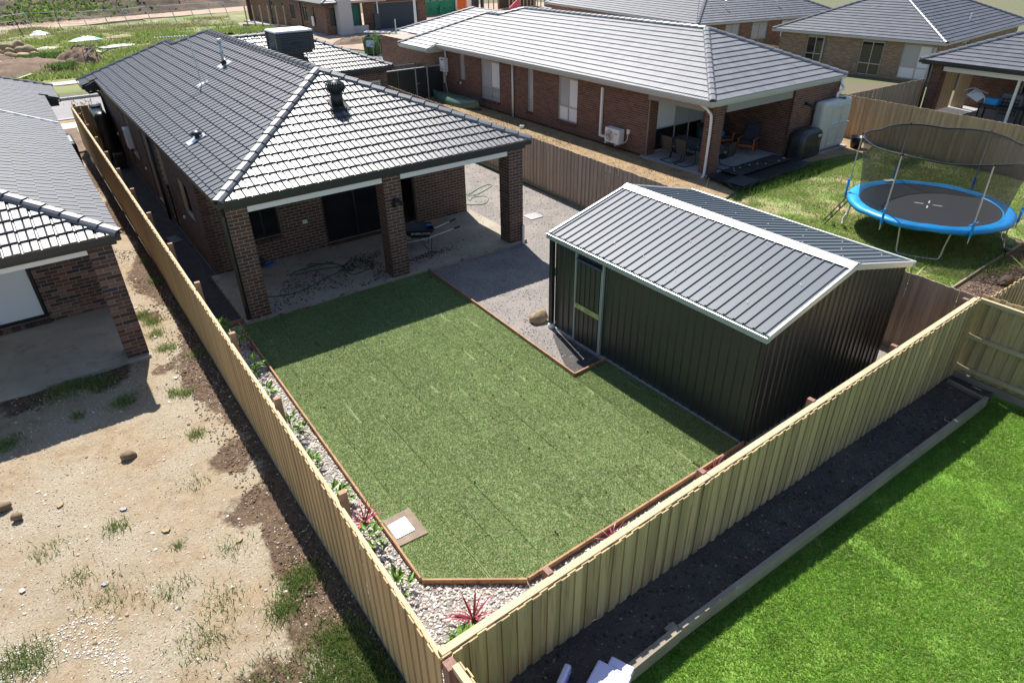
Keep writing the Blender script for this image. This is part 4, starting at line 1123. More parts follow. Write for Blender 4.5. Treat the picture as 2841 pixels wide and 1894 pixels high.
# ================================================================ shed
SW, SLn, SE, SR = 4.3, 5.323, 2.33, 2.89                     # width, length, eave and ridge height above its floor
shed = thing('garden_shed', 'dark green ribbed steel garden shed with bright ridge capping and a sliding door', 'shed', (5.656, -4.468, -.1), .015)
def ribbed(w_, pitch=.19, rib=.055, dep=.022):
    """profile (s, depth) across a ribbed sheet of width w_"""
    P = [(0, 0)]; s = pitch / 2
    while s < w_ - .03:
        P += [(s - rib / 2, 0), (s - rib / 4, dep), (s + rib / 4, dep), (s + rib / 2, 0)]; s += pitch
    P.append((w_, 0)); return P
def wall_panel(P0, u, nrm, w_, h0, h1, name='wall_panel', m=None, z0=.02):
    P0, u, nrm = Vector(P0), Vector(u), Vector(nrm); mb = MB(); pr = ribbed(w_); n = len(pr)
    for s, d in pr: mb.v.append(tuple(P0 + u * s + nrm * d + Vector((0, 0, z0))))
    for s, d in pr:
        h = h0 + (h1 - h0) * s / w_; mb.v.append(tuple(P0 + u * s + nrm * d + Vector((0, 0, h))))
    for i in range(n - 1): mb.f.append((i, i + 1, n + i + 1, n + i))
    return obj(name, mb, shed, m or M['shed_wall'][0])
PW = SLn / 7
for i in range(7):                                           # left wall, seen from the lawn; the door takes .75..1.57
    a = i * PW; b = a + PW
    wall_panel((0, -a, 0), (0, -1, 0), (-1, 0, 0), PW, SE, SE)
    wall_panel((SW, -b, 0), (0, 1, 0), (1, 0, 0), PW, SE, SE)
GW = SW / 6
for i in range(6):
    a, b = i * GW, (i + 1) * GW; hh = lambda x: SE + (SR - SE) * (1 - abs(x - SW / 2) / (SW / 2)) - .02
    wall_panel((a, -SLn, 0), (1, 0, 0), (0, -1, 0), GW, hh(a), hh(b))
    wall_panel((b, 0, 0), (-1, 0, 0), (0, 1, 0), GW, hh(b), hh(a))
inner = MB().box(.02, SW - .02, -SLn + .02, -.02, 0, SE); obj('frame', inner, shed, M['shed_dark'])
# roof sheets
sl = Vector((SW / 2 + .1, 0, (SR - SE) * (SW / 2 + .1) / (SW / 2))); slope = (SR - SE) / (SW / 2)
RL = SLn + .16; NP = 7; RW = RL / NP
for side in (0, 1):
    for i in range(NP):
        mb = MB(); pr = ribbed(RW, .195, .06, .026); n = len(pr)
        for top in (0, 1):
            x = (SW / 2 - .02 if top else -.10); z = SE + .035 + slope * (x if x < SW / 2 else SW - x)
            for s, d in pr:
                X = x if not side else SW - x
                mb.v.append((X, .08 - i * RW - s, z + d))
        for k in range(n - 1): mb.f.append((k, k + 1, n + k + 1, n + k) if side else (k + n, k + n + 1, k + 1, k))
        obj('roof_panel', mb, shed, M['shed_roof'][0])
rz = SE + .035 + slope * SW / 2
mb = MB(); mb.prism([(SW / 2 - .17, .1, rz - .17 * slope + .034), (SW / 2, .1, rz + .05), (SW / 2 + .17, .1, rz - .17 * slope + .034), (SW / 2 + .17, .1, rz - .17 * slope + .03), (SW / 2, .1, rz + .044), (SW / 2 - .17, .1, rz - .17 * slope + .03)], (0, -RL - .04, 0))
obj('ridge_cap', mb, shed, M['zinc'])
for yy, nm in ((.085, 'far'), (-SLn - .085, 'near')):
    for sgn in (0, 1):
        f_ = lambda x: (x if not sgn else SW - x)
        A = Vector((f_(-.11), yy, SE + .05 - .11 * slope)); B = Vector((f_(SW / 2), yy, SE + .05 + slope * SW / 2))
        mb = MB(); mb.bar(A + Vector((0, 0, .0)), B + Vector((0, 0, .0)), .045, .03); mb.bar(A + Vector((0, -.022 if yy < 0 else .022, -.05)), B + Vector((0, -.022 if yy < 0 else .022, -.05)), .006, .085)
        obj('barge_flashing', mb, shed, M['zinc'])
for sgn in (0, 1):
    X = lambda x: x if not sgn else SW - x
    mb = MB()
    for a, b, c, d in ((-.185, -.18, -.085, .012), (-.185, -.085, -.09, -.085), (-.09, -.085, -.085, .0)):
        mb.box(min(X(a), X(b)), max(X(a), X(b)), -SLn - .11, .11, SE + c, SE + d)
    mb.box(min(X(-.185), X(-.09)), max(X(-.185), X(-.09)), -SLn - .112, -SLn - .108, SE - .085, SE).box(min(X(-.185), X(-.09)), max(X(-.185), X(-.09)), .108, .112, SE - .085, SE)
    mb.box(min(X(-.088), X(-.03)), max(X(-.088), X(-.03)), -SLn - .08, .08, SE - .07, SE - .064)
    obj('gutter', mb, shed, M['mint_steel'])
    obj('gutter_bead', MB().tube([(X(-.187), -SLn - .11, SE + .012), (X(-.187), .11, SE + .012)], .012, 8), shed, M['zinc'])
    obj('fascia', MB().box(min(X(-.028), X(-.003)), max(X(-.028), X(-.003)), -SLn, 0, SE - .16, SE + .02), shed, M['shed_dark'])
obj('downpipe', MB().box(-.11, -.03, -.02, .09, .03, SE - .09), shed, M['shed_dark'])
pc = obj('pipe_end', MB().lathe((-.07, .03, 0), [(.075, -.01), (.085, .03), (.08, .10), (.05, .13)], 12).mesh('pipe_end', M['white_plastic'], True), shed)
for x, y in ((0, -SLn), (SW, -SLn), (SW, 0)): obj('corner_flashing', MB().box(x - .028, x + .028, y - .028, y + .028, .02, SE - .02), shed, M['shed_dark'])
obj('base_channel', MB().box(-.045, -.003, -SLn - .03, 0, 0, .035).box(-.03, SW + .03, -SLn - .045, -SLn - .003, 0, .035), shed, M['galv'])
# door
dr = obj('door', MB().box(-.05, -.028, -1.55, -.77, .05, 2.0), shed, M['shed_wall'][0])
for i in range(5): obj('rib', MB().box(-.064, -.05, -.87 - i * .15 - .018, -.87 - i * .15 + .018, .06, 1.98), dr, M['shed_wall'][0])
for y in (-.745, -1.575): obj('door_jamb', MB().box(-.075, -.024, y - .018, y + .018, .03, SE - .17), shed, M['mint_steel'])
obj('door_edge', MB().box(-.07, -.05, -1.545, -1.52, .05, 2.0), dr, M['mint_steel'])
obj('head_channel', MB().box(-.085, -.05, -1.55, -.77, 2.0, 2.05), shed, mk('blue_steel', (.05, .07, .12), rough=.4))
pl = obj('handle_plate', MB().box(-.075, -.064, -1.52, -.77, .88, 1.0), dr, M['lime_plate'])
obj('latch', MB().tube([(-.075, -.81, .94), (-.10, -.81, .94)], .035, 12), dr, M['steel'])
mk_ = MB()
mk_.bar((-.078, -1.0, .975), (-.078, -1.03, .955), .012, .003, up=(1, 0, 0)).bar((-.078, -1.03, .955), (-.078, -1.0, .935), .012, .003, up=(1, 0, 0)).bar((-.078, -1.0, .935), (-.078, -1.03, .915), .012, .003, up=(1, 0, 0))
obj('emblem', mk_, dr, M['white_paint'])
ln = MB()
for i in range(9): ln.box(-.078, -.0755, -1.09 - i * .021, -1.09 - i * .021 + .013, .93, .945)
obj('lettering', ln, dr, M['shed_dark'])
sc = MB()
for i in range(27):
    for x in (.35, 1.2, 1.9, 2.4, 3.1, 3.9):
        if (i + int(x * 3)) % 4 == 0:
            z = SE + .035 + slope * (x if x < SW / 2 else SW - x) + .03; sc.box(x - .008, x + .008, .08 - (i + .5) * .2 - .008, .08 - (i + .5) * .2 + .008, z, z + .008)
s_ = obj('screw', sc, shed, M['white_paint']); s_['kind'] = 'stuff'

# ================================================================ fences
def paling_mesh(h, wd=.1, t=.016):
    return MB().box(-wd / 2, wd / 2, -t / 2, t / 2, 0, h).mesh('paling')
_pm = {}
def fence(name_label, path, mats, top, bottom, face, pitch=.098, wd=.112, plinth=None, rails=(.25, .95, 1.62), posts=(), post_h=.07, rail_m=None, post_m=None,
          rail_w=.05, limit=300, group='timber paling fences round the yards', rail_side=1, cat='fence', jag=.011, plinth_side=1):
    """path: (A, B) in plan; face: +1 the palings hang on the left of A->B, -1 on the right"""
    A, B = Vector((*path[0], 0)), Vector((*path[1], 0)); d = B - A; L = d.length; d.normalize(); n = Vector((-d.y, d.x, 0)) * face
    f = thing('paling_fence', name_label, cat, (A.x, A.y, bottom(0)), group=group, world=True)
    pool = Pool(); N = int(L / pitch)
    rot = Matrix((d, -n if face > 0 else n, Vector((0, 0, 1)))).transposed().to_4x4()
    rot = Matrix((d, Vector((-d.y, d.x, 0)), Vector((0, 0, 1)))).transposed().to_4x4()
    root_world = f
    holder = None
    for i in range(N):
        s = (i + .5) * pitch; z0, z1 = bottom(s) + (.14 if plinth else 0) + random.uniform(-.03, .02) * (0 if plinth else 1), top(s) + random.uniform(-jag, jag)
        key = (id(mats), round((z1 - z0) / .05))
        if key not in _pm: _pm[key] = [paling_mesh(round((z1 - z0) / .05) * .05, wd + dw) for dw in (-.008, 0, .006)]
        me = random.choice(_pm[key]); hh = round((z1 - z0) / .05) * .05
        off = .012 + (.017 if i % 2 else 0) + random.uniform(0, .003)
        Mx = Matrix.Translation(A + d * s + n * off + Vector((0, 0, z0))) @ rot @ Matrix.Rotation(random.uniform(-.009, .009), 4, 'Y') @ Matrix.Diagonal((1, 1, (z1 - z0) / hh, 1))
        pool.add('paling', me, mats, Mx, f, wd * hh, n)
    # palings are direct parts of the fence: shift from world to fence space
    inv = Matrix.Translation(-f.location)
    pool.items = [(a, b, c, inv @ m_, p, sz, nn) for a, b, c, m_, p, sz, nn in pool.items]
    P_flush(pool, limit, f.location)
    rm_ = rail_m or M['rail_wood']; pm_ = post_m or M['post_wood']
    seg = max(1, round(L / 4.8))
    for rz in rails:
        for k in range(seg):
            s0, s1 = k * L / seg + .004, (k + 1) * L / seg - .004
            zt = lambda s: (top(s) - (1.8 - rz)) if rz > 1 else bottom(s) + rz
            mb = MB().bar(A + d * s0 - n * (rail_w / 2 + .002) + Vector((0, 0, zt(s0))), A + d * s1 - n * (rail_w / 2 + .002) + Vector((0, 0, zt(s1))), rail_w, .075)
            obj('rail', mb, f, rm_)
    if plinth:
        for k in range(seg):
            s0, s1 = k * L / seg + .003, (k + 1) * L / seg - .003
            mb = MB().bar(A + d * s0 + n * .022 * plinth_side + Vector((0, 0, bottom(s0) + .06)), A + d * s1 + n * .022 * plinth_side + Vector((0, 0, bottom(s1) + .06)), .022, .16)
            obj('plinth', mb, f, plinth)
    for s in posts:
        c = A + d * s - n * (rail_w + .055)
        mb = MB().obox(c + Vector((0, 0, (bottom(s) - .1 + top(s) + post_h) / 2)), d * .0375, n * .05, Vector((0, 0, (top(s) + post_h - bottom(s) + .1) / 2)))
        obj('post', mb, f, pm_)
    return f
def P_flush(pool, limit, loc):
    """as Pool.flush, but the piece matrices are in the space of a parent that stands at loc"""
    C = Vector(CAM); sc = []
    for k, it in enumerate(pool.items):
        p = it[3].translation + loc + Vector((0, 0, .8)); d = C - p; L = d.length; q = p - C; zz = q.dot(fwd)
        on = zz > .1 and abs(q.dot(rgt)) / zz < .82 and abs(q.dot(upv)) / zz < .58
        sc.append(((1 + abs(it[6].dot(d / L))) / (L * L) if on else 0, k))
    sc.sort(reverse=True); cs = {k for v, k in sc[:limit] if v > 0}
    rest = [it for k, it in enumerate(pool.items) if k not in cs]
    for k in cs:
        name, me, mats, Mx, par, _, _ = pool.items[k]
        if not me.materials: me.materials.append(mats[0])
        o = bpy.data.objects.new(name, me); COL.objects.link(o); o.parent = par; o.matrix_basis = Mx
    if rest:
        vv, ff, rr, n0 = [], [], [], 0
        for it in rest:
            me = it[1]; n = len(me.vertices); co = np.empty(n * 3, np.float32); me.vertices.foreach_get('co', co); A = np.array(it[3])
            vv.append(co.reshape(-1, 3) @ A[:3, :3].T + A[:3, 3]); rr.append(np.full(n, random.random())); ff += [tuple(i + n0 for i in q) for q in faces_of(me)]; n0 += n
        me = bpy.data.meshes.new('paling'); me.from_pydata(np.concatenate(vv).tolist(), [], ff)
        a = me.attributes.new('rnd', 'FLOAT', 'POINT'); a.data.foreach_set('value', np.concatenate(rr).astype(np.float32)); me.materials.append(rest[0][2][1])
        o = bpy.data.objects.new('paling', me); COL.objects.link(o); o.parent = rest[0][4]; o['kind'] = 'stuff'

fence('new honey coloured paling fence running between bare yard and white pebble bed', ((-1.24, -11.3), (-1.18, 20.4)), M['new_paling'],
      lambda s: 1.83 - .002 * s, lambda s: .02 + (.10 if s > 14 else .03), 1, plinth=M['sleeper'], posts=[2.58, 5.02, 7.4, 9.9, 12.4, 14.9, 17.3, 19.7, 22.1, 24.5, 26.9, 29.3, 31.6], rails=(.3, .95, 1.70))
fence('greenish new paling fence between the pebble bed and shed and the dark soil bed', ((-1.22, -11.3), (10.985, -10.85)), M['green_paling'],
      lambda s: 1.81 - .014 * s, lambda s: float(SOIL(s - 1.24)) - .02, -1, pitch=.1, wd=.115, posts=[1.45, 4.05, 6.6, 9.12, 11.9], rails=(.35, .95, 1.775), rail_w=.085,
      post_m=M['red_post'], limit=300, post_h=.03)
fence('weathered grey paling fence along the right side of our yard before the red brick house', ((10.93, -10.8), (11.98, 19.2)), M['grey_paling'],
      lambda s: 1.68 - .002 * s, lambda s: -.12, 1, pitch=.098, plinth=M['sleeper'], posts=[3, 6, 9, 12, 15, 18, 21, 24, 27], rails=(.3, .95, 1.5), post_h=-.06, plinth_side=1)
fence('paling fence seen from its rail side between the bright lawn and the lot beyond', ((11.0, -10.87), (11.1, -20)), M['green_paling'],
      lambda s: 1.72, lambda s: -.14, 1, posts=[], rails=(.28, .98, 1.70), rail_w=.07, plinth=M['sleeper'], plinth_side=-2)
fence('greenish dark paling fence along the back of the trampoline yard behind the bark mulch', ((11.02, -10.98), (30, -11.1)), M['green_paling'],
      lambda s: 1.72 - .004 * s, lambda s: -.1, -1, posts=[], rails=(.3, .95, 1.6))
fence('short paling fence leaving the red topped corner post at the picture\'s bottom edge', ((-1.13, -11.45), (-1.05, -16)), M['green_paling'],
      lambda s: 1.83, lambda s: .3, 1, posts=[], rails=(.3, .95, 1.77), rail_w=.07)
cp = thing('fence_post', 'dark red brown corner post where the two new paling fences meet', 'post', (-1.19, -11.40, 0))
obj('shaft', MB().box(-.055, .055, -.06, .06, -.1, 1.80), cp, M['red_post'])
fence('long grey brown paling fence behind the trampoline and the beige rain tank', ((25.3, -11), (26.2, 8)), M['honey_paling'],
      lambda s: 1.75, lambda s: -.1, 1, posts=[], rails=(.3, .95, 1.6), limit=160)
fence('paling fence running away from the rain tank toward the patio house at the right edge', ((26.6, 1.5), (33.2, 1.25)), M['grey_paling'],
      lambda s: 1.55, lambda s: -.3, -1, posts=[], rails=(.3, .95, 1.4), limit=70)
fence('short bright paling fence between the blonde brick house and the house behind it', ((38.4, 13.2), (38.9, 17)), M['honey_paling'],
      lambda s: 1.35, lambda s: -.5, 1, posts=[], rails=(.3, .95, 1.4), limit=60)
fence('small timber paling gate closing the passage between left fence and house', ((-1.15, 20.2), (-.05, 20.2)), M['new_paling'],
      lambda s: 1.75, lambda s: -.1, -1, posts=[], rails=(.3, .95, 1.6), cat='gate', group=None)
fence('low timber fence end showing behind the dark steel side gate', ((12.0, 20.6), (16.3, 20.6)), M['grey_paling'],
      lambda s: 1.75, lambda s: -.1, -1, posts=[], rails=(.3, .95, 1.6), limit=40)
# dark steel side gate
sg = thing('side_gate', 'black steel gate and screen closing the passage beside the red brick house', 'gate', (12.0, 19.4, .06))
def steel_panel(x0, x1, name):
    mb = MB(); pr = ribbed(x1 - x0, .12, .05, .02); n = len(pr)
    for z in (.04, 1.62):
        for s, d in pr: mb.v.append((x0 + s, -d, z))
    for i in range(n - 1): mb.f.append((i, i + 1, n + i + 1, n + i))
    return obj(name, mb, sg, M['charcoal_metal'])
for a, b in ((0, .95), (1.0, 1.95), (2.0, 3.0), (3.07, 3.72), (3.80, 4.72)): steel_panel(a, b, 'panel')
for x in (3.035, 3.76): obj('post', MB().box(x - .025, x + .025, -.03, .03, 0, 1.68), sg, M['silver_frame'])
obj('top_rail', MB().box(0, 4.75, -.03, .03, 1.62, 1.66), sg, M['galv'])
obj('latch', MB().bar((3.06, -.05, .85), (3.2, -.05, .85), .03, .03), sg, M['silver_frame'])

# ================================================================ lawn, edging, pebbles, plants
LAWN = [(-.27, -.06), (4.75, -.06), (4.66, -9.76), (.85, -9.83), (-.34, -8.98)]
LAWN2 = [(4.665, -6.36), (5.60, -6.30), (5.68, -9.74), (4.66, -9.76)]
lawn = struct('lawn', MB().prism([(x, y, -.12) for x, y in LAWN], (0, 0, .022)).prism([(x, y, -.12) for x, y in LAWN2], (0, 0, .021)), M['turf_soil'],
              'newly laid turf lawn of green rolls between the house patio and the back fence')
def clip2(poly, P):
    for i in range(len(P)):
        p, q = P[i], P[(i + 1) % len(P)]; a, b = (q[1] - p[1]), -(q[0] - p[0]); c = -(a * p[0] + b * p[1]); poly = clip_poly(poly, a, b, c)
        if len(poly) < 3: return []
    return poly
ROLLS = []
wob = lambda: random.uniform(-.010, .007)
TW = .415
for PL in (LAWN, LAWN2):
    i0 = 0
    x = -.36
    while x < 5.8:
        y = .1 - random.uniform(.2, 1.9); y0 = .1
        while y0 > -9.95:
            y1 = max(y, -10.0)
            r = clip2([(x + .004 + wob(), y1 + .004), (x + TW - .004 + wob(), y1 + .004), (x + TW - .004 + wob(), y0 - .004), (x + .004 + wob(), y0 - .004)], PL)
            if len(r) >= 3:
                ar = .5 * abs(sum(r[k - 1][0] * r[k][1] - r[k][0] * r[k - 1][1] for k in range(len(r))))
                if ar > .02: ROLLS.append(r)
            y0 = y; y = y0 - random.uniform(1.55, 2.0)
        x += TW
for r in ROLLS:
    h = random.uniform(.0215, .0235)
    o = obj('turf_roll', MB().prism([(x, y, -.1) for x, y in r], (0, 0, h)), lawn, M['turf_base'][0])
# grass blades of the turf, kept off the open joints and the pit
P = np.concatenate([sample_poly(LAWN, 400000), sample_poly(LAWN2, 44000)])
kp = np.ones(len(P), bool)
ux = (P[:, 0] + .36) / TW; near = np.abs(ux - np.round(ux)) * TW < .022
kp &= ~(near & (vnoise(P, 2.6, 31) > .74))
kp &= ~((np.abs(P[:, 0] + .08) < .26) & (np.abs(P[:, 1] + 7.93) < .33))
P = P[kp]; pat = vnoise(P, 1.1, 33) * .6 + vnoise(P, 6., 34) * .4
c = mixcol(len(P), [(.165, .27, .075), (.22, .34, .11), (.38, .41, .21), (.10, .18, .05), (.46, .40, .24)], [.28, .28, .24, .13, .07], .38)
c *= (.85 + .35 * pat)[:, None]
blades('turf_grass', np.column_stack([P, np.full(len(P), -.079)]), .026, .009, c, 1.8, M['blade'], 'short green blades of the newly laid turf')

def edging(label, pts, w_=.03, h=.10, z=-.045):
    e = thing('garden_edging', label, 'garden edging', (pts[0][0], pts[0][1], -.1), group='rusty timber edging boards', world=True)
    for a, b in zip(pts[:-1], pts[1:]):
        A, B = Vector((*a, z)), Vector((*b, z)); L = (B - A).length; n = max(1, round(L / 2.4))
        for k in range(n):
            p, q = A.lerp(B, k / n), A.lerp(B, (k + 1) / n); dd = (q - p).normalized()
            p2 = p + dd * .004; q2 = q - dd * .004
            p2.z += random.uniform(-.006, .006)
            obj('board', MB().bar(p2, q2, w_, h), e, M['edging'])
    return e
edging('timber edging board between the white pebbles and the left side of the turf', [(-.30, .10), (-.36, -8.98)])
edging('short slanted timber edging board across the lower corner of the turf', [(-.355, -9.01), (.85, -9.88)])
edging('timber edging board between the turf and the pebbles by the greenish back fence', [(.87, -9.87), (5.74, -9.78), (5.80, -10.55)])
edging('timber edging board between the turf and the crushed rock yard beside the shed', [(4.79, -.06), (4.69, -6.345), (5.60, -6.29)])
edging('short timber edging board between the left fence and the patio column', [(-1.2, .21), (-.03, .19)])

struct('pebble_base', MB().prism([(x, y, -.13) for x, y in [(-1.2, .15), (-.32, .1), (-.38, -9.0), (.86, -9.9), (5.76, -9.81), (5.8, -10.9), (-1.2, -11.25)]], (0, 0, .015)), mk('pebble_underlay', (.22, .19, .16), rough=.9),  # one plain sandy tone for the ground beneath the pebbles
       'sandy ground under the white river pebbles')
PB = [(-1.18, .12), (-.33, .08), (-.39, -9.0), (.86, -9.92), (5.74, -9.83), (5.76, -10.9), (-1.15, -11.2)]
P = sample_poly(PB, 95000)
c = mixcol(len(P), [(.66, .60, .53), (.55, .48, .41), (.74, .71, .67), (.42, .37, .33), (.58, .47, .38), (.28, .26, .25)], [.3, .22, .22, .1, .1, .06], .15)
big = np.where(rng.random(len(P)) < .12, 1.5, 1.); sz = rng.uniform(.012, .024, len(P)) * big
stones('river_pebbles', np.column_stack([P, rng.uniform(-.112, -.088, len(P))]), sz, c, M['stone'], .65, 'white and tan river pebbles covering the garden bed along both new fences')

_leaf = {}
def leaf_mesh(kind):
    if kind in _leaf: return _leaf[kind]
    mb = MB()
    if kind == 'leaf':
        mb.v = [(0, 0, 0), (.035, .014, .012), (.035, -.014, .012), (.035, 0, .004), (.075, 0, .0)]; mb.f = [(0, 3, 1), (0, 2, 3), (3, 4, 1), (2, 4, 3)]
        me = mb.mesh('leaf', M['leaf'])
    _leaf[kind] = me; return me
def shrub(label, x, y, r=.2, h=.34, n=58, z=-.09, group='young green shrubs in the white pebble bed', m=None, ls=1.55):
    t = thing('shrub', label, 'shrub', (x, y, z), random.uniform(0, 6), group)
    st = MB()
    for k in range(5):
        a = k * 1.25 + random.uniform(-.3, .3); st.tube([(0, 0, 0), (math.cos(a) * r * .35, math.sin(a) * r * .35, h * .5), (math.cos(a) * r * .7, math.sin(a) * r * .7, h * .9)], [.007, .005, .003], 5)
    obj('stem', st, t, M['stem'])
    for k in range(n):
        a = random.uniform(0, 2 * PI); rr = r * math.sqrt(random.random()); zz = h * (.25 + .75 * random.random() * (1.05 - .4 * rr / r))
        s = random.uniform(1.0, 1.75) * ls
        o = bpy.data.objects.new('leaf', leaf_mesh('leaf') if m is None else m); COL.objects.link(o); o.parent = t
        o.matrix_basis = Matrix.Translation((rr * math.cos(a), rr * math.sin(a), zz)) @ Matrix.Rotation(a + random.uniform(-.8, .8), 4, 'Z') @ Matrix.Rotation(random.uniform(-.9, .35), 4, 'Y') @ Matrix.Rotation(random.uniform(-.6, .6), 4, 'X') @ Matrix.Scale(s, 4)
    return t
def blade_leaf(L, w_, rise, droop, m, name='leaf'):
    mb = MB(); n = 6
    for i in range(n + 1):
        t = i / n; x = L * t * (1 - .12 * t); z = rise * t - droop * t * t; ww = w_ / 2 * (1 - t ** 2.2) * (.5 + .5 * min(1, t * 5))
        mb.v += [(x, -ww, z + ww * .35), (x, 0, z), (x, ww, z + ww * .35)]
    for i in range(n):
        a = i * 3; mb.f += [(a, a + 3, a + 4, a + 1), (a + 1, a + 4, a + 5, a + 2)]
    return mb.mesh(name, m, True)
RED = [blade_leaf(L, .028, r_, d_, M['red_leaf']) for L, r_, d_ in ((.42, .38, .22), (.48, .3, .34), (.36, .42, .1), (.5, .2, .28))]
YEL = [blade_leaf(L, .05, r_, d_, M['yellow_leaf']) for L, r_, d_ in ((.6, .5, .15), (.65, .3, .2), (.5, .62, .1))]
def spiky(label, x, y, leaves, n=18, z=-.09, s=1., group=None, name='cordyline', cat='plant'):
    t = thing(name, label, cat, (x, y, z), 0, group)
    obj('crown', MB().lathe((0, 0, 0), [(.02, -.02), (.035, .03), (.02, .08)], 8), t, M['stem'])
    for k in range(n):
        a = k * 2.4 + random.uniform(-.3, .3)
        o = bpy.data.objects.new('leaf', random.choice(leaves)); COL.objects.link(o); o.parent = t
        o.matrix_basis = Matrix.Translation((0, 0, .03)) @ Matrix.Rotation(a, 4, 'Z') @ Matrix.Rotation(random.uniform(-.5, .25), 4, 'Y') @ Matrix.Rotation(random.uniform(-.4, .4), 4, 'X') @ Matrix.Scale(random.uniform(.7, 1.1) * s, 4)
    return t
for lab, x, y, r, h in (
    ('sparse green shrub at the patio column end, partly hidden by the fence', -.72, .02, .15, .3),
    ('leafy green shrub in shade at the end of the white pebble bed', -.56, -.95, .22, .42),
    ('full green shrub in the pebbles where the house shadow meets the sunlight', -.70, -2.3, .24, .42),
    ('green shrub just below the house shadow edge in the white pebbles', -.74, -3.25, .2, .36),
    ('green shrub with reddish shoots halfway along the white pebble bed', -.74, -4.72, .23, .42),
    ('small bright green shrub below the middle of the white pebble bed', -.80, -5.75, .17, .32),
    ('bright green shrub behind the fence post above the drain pit', -.72, -6.85, .2, .34),
    ('bright green shrub beside the big red cordyline near the drain pit', -.72, -7.95, .22, .36),
    ('upright yellow green shrub in the pebbles beside the slanted edging board', -.74, -9.0, .2, .42),
    ('low yellow green shrub just inside the greenish fence near the fence corner', -.42, -10.25, .14, .26)):
    shrub(lab, x, y, r, h)
for lab, x, y, s, n in (
    ('red bladed cordyline hanging over the timber edging beside the drain pit', -.55, -7.5, 1.0, 20),
    ('large red bladed cordyline standing alone in the pebbles by the slanted edging', -.10, -9.95, 1.1, 24),
    ('red cordyline with upright blades beside a fence post in the back pebble strip', 2.32, -10.05, .9, 14),
    ('red cordyline at the far end of the back pebble strip near the shed corner', 4.70, -9.98, .85, 12),
    ('thin reddish cordyline leaning over the turf edging in the house shadow', -.40, -1.25, .8, 7)):
    spiky(lab, x, y, RED, n, s=s, group='red cordylines in the pebbles')
# drain pit in the turf
dp = thing('drain_pit', 'square concrete drain pit with white grate set in the turf beside the edging', 'drain cover', (-.08, -7.93, -.1))
obj('surround', MB().prism([(-.22, .28, 0), (-.25, -.31, 0), (.24, -.33, 0), (.24, .31, 0)], (0, 0, .045)), dp, mk('muddy_concrete', (.27, .21, .16), (.20, .15, .11), 5, .9, bump=.2))
obj('grate_frame', MB().prism([(-.21, .15, .046), (-.21, -.17, .046), (.10, -.17, .046), (.10, .17, .046)], (0, 0, .012)), dp, M['white_plastic'])
for i in range(11): obj('grate_bar', MB().box(-.19, -.03, .135 - i * .027 - .008, .135 - i * .027 + .008, .06, .07), dp, M['white_paint'])
# soil crumbs on the turf joints
P = sample_poly(LAWN, 600); kx = (P[:, 0] + .36) / TW; P = P[np.abs(kx - np.round(kx)) < .12]
stones('soil_crumbs', np.column_stack([P, np.full(len(P), -.055)]), rng.uniform(.006, .02, len(P)), mixcol(len(P), [(.06, .03, .02), (.1, .055, .035)], [1, 1]), M['stone'], .8, 'dark soil crumbs scattered along the joints of the turf rolls')

# ================================================================ our yard
def hose(label, pts, r, m, cat='garden hose', z=.012):
    P = bez([(x, y, z if len(q) == 0 else q[0]) for x, y, *q in pts], 7); mb = MB().tube(P, r, 6)
    o = obj('garden_hose', mb.mesh('garden_hose', m, True)); return tag(o, label, cat, 'green garden hoses lying on the ground')
hose('green garden hose in loose coils on the soiled patio concrete between two columns',
     [(.52, 1.1), (.9, .8), (1.46, .73), (2.0, .93), (2.4, 1.12), (2.95, 1.32), (2.85, 1.75), (2.5, 2.05), (2.25, 2.2), (2.2, 2.05, .03), (2.6, 1.9, .03), (2.85, 1.87, .03), (2.4, 1.95, .03), (1.9, 1.95), (1.68, 1.9), (1.72, 1.75), (2.1, 1.7, .03), (2.5, 1.62, .03), (2.95, 1.5, .03),
      (3.35, 1.75), (3.68, 1.35), (3.66, 1.0), (3.3, .86), (3.0, .82), (2.9, 1.0, .03), (3.1, 1.3, .03)], .013, M['hose_green'])
hose('pale green garden hose tangled on the sunlit crushed rock behind the right patio column',
     [(8.3, 3.9, -.085), (8.9, 3.5, -.085), (9.35, 3.85, -.085), (9.4, 4.15, -.085), (9.0, 4.3, -.085), (8.75, 4.1, -.085), (8.9, 4.5, -.07), (9.25, 4.45, -.07), (9.8, 4.7, -.085), (10.25, 4.95, -.085), (10.2, 5.15, -.085), (9.6, 4.95, -.085), (9.05, 4.65, -.07), (8.8, 4.75, -.085), (8.5, 4.5, -.085)], .014,
     mk('pale_hose', (.12, .30, .22), rough=.5), z=-.085)
hose('dark green garden hose lying along the foot of the shaded left house wall', [(-.1, 2.6, .01), (-.25, 3.2, -.08), (-.16, 4.2, -.08), (-.1, 5.3, -.08), (-.2, 6.3, -.08)], .013, M['hose_green'], z=-.08)
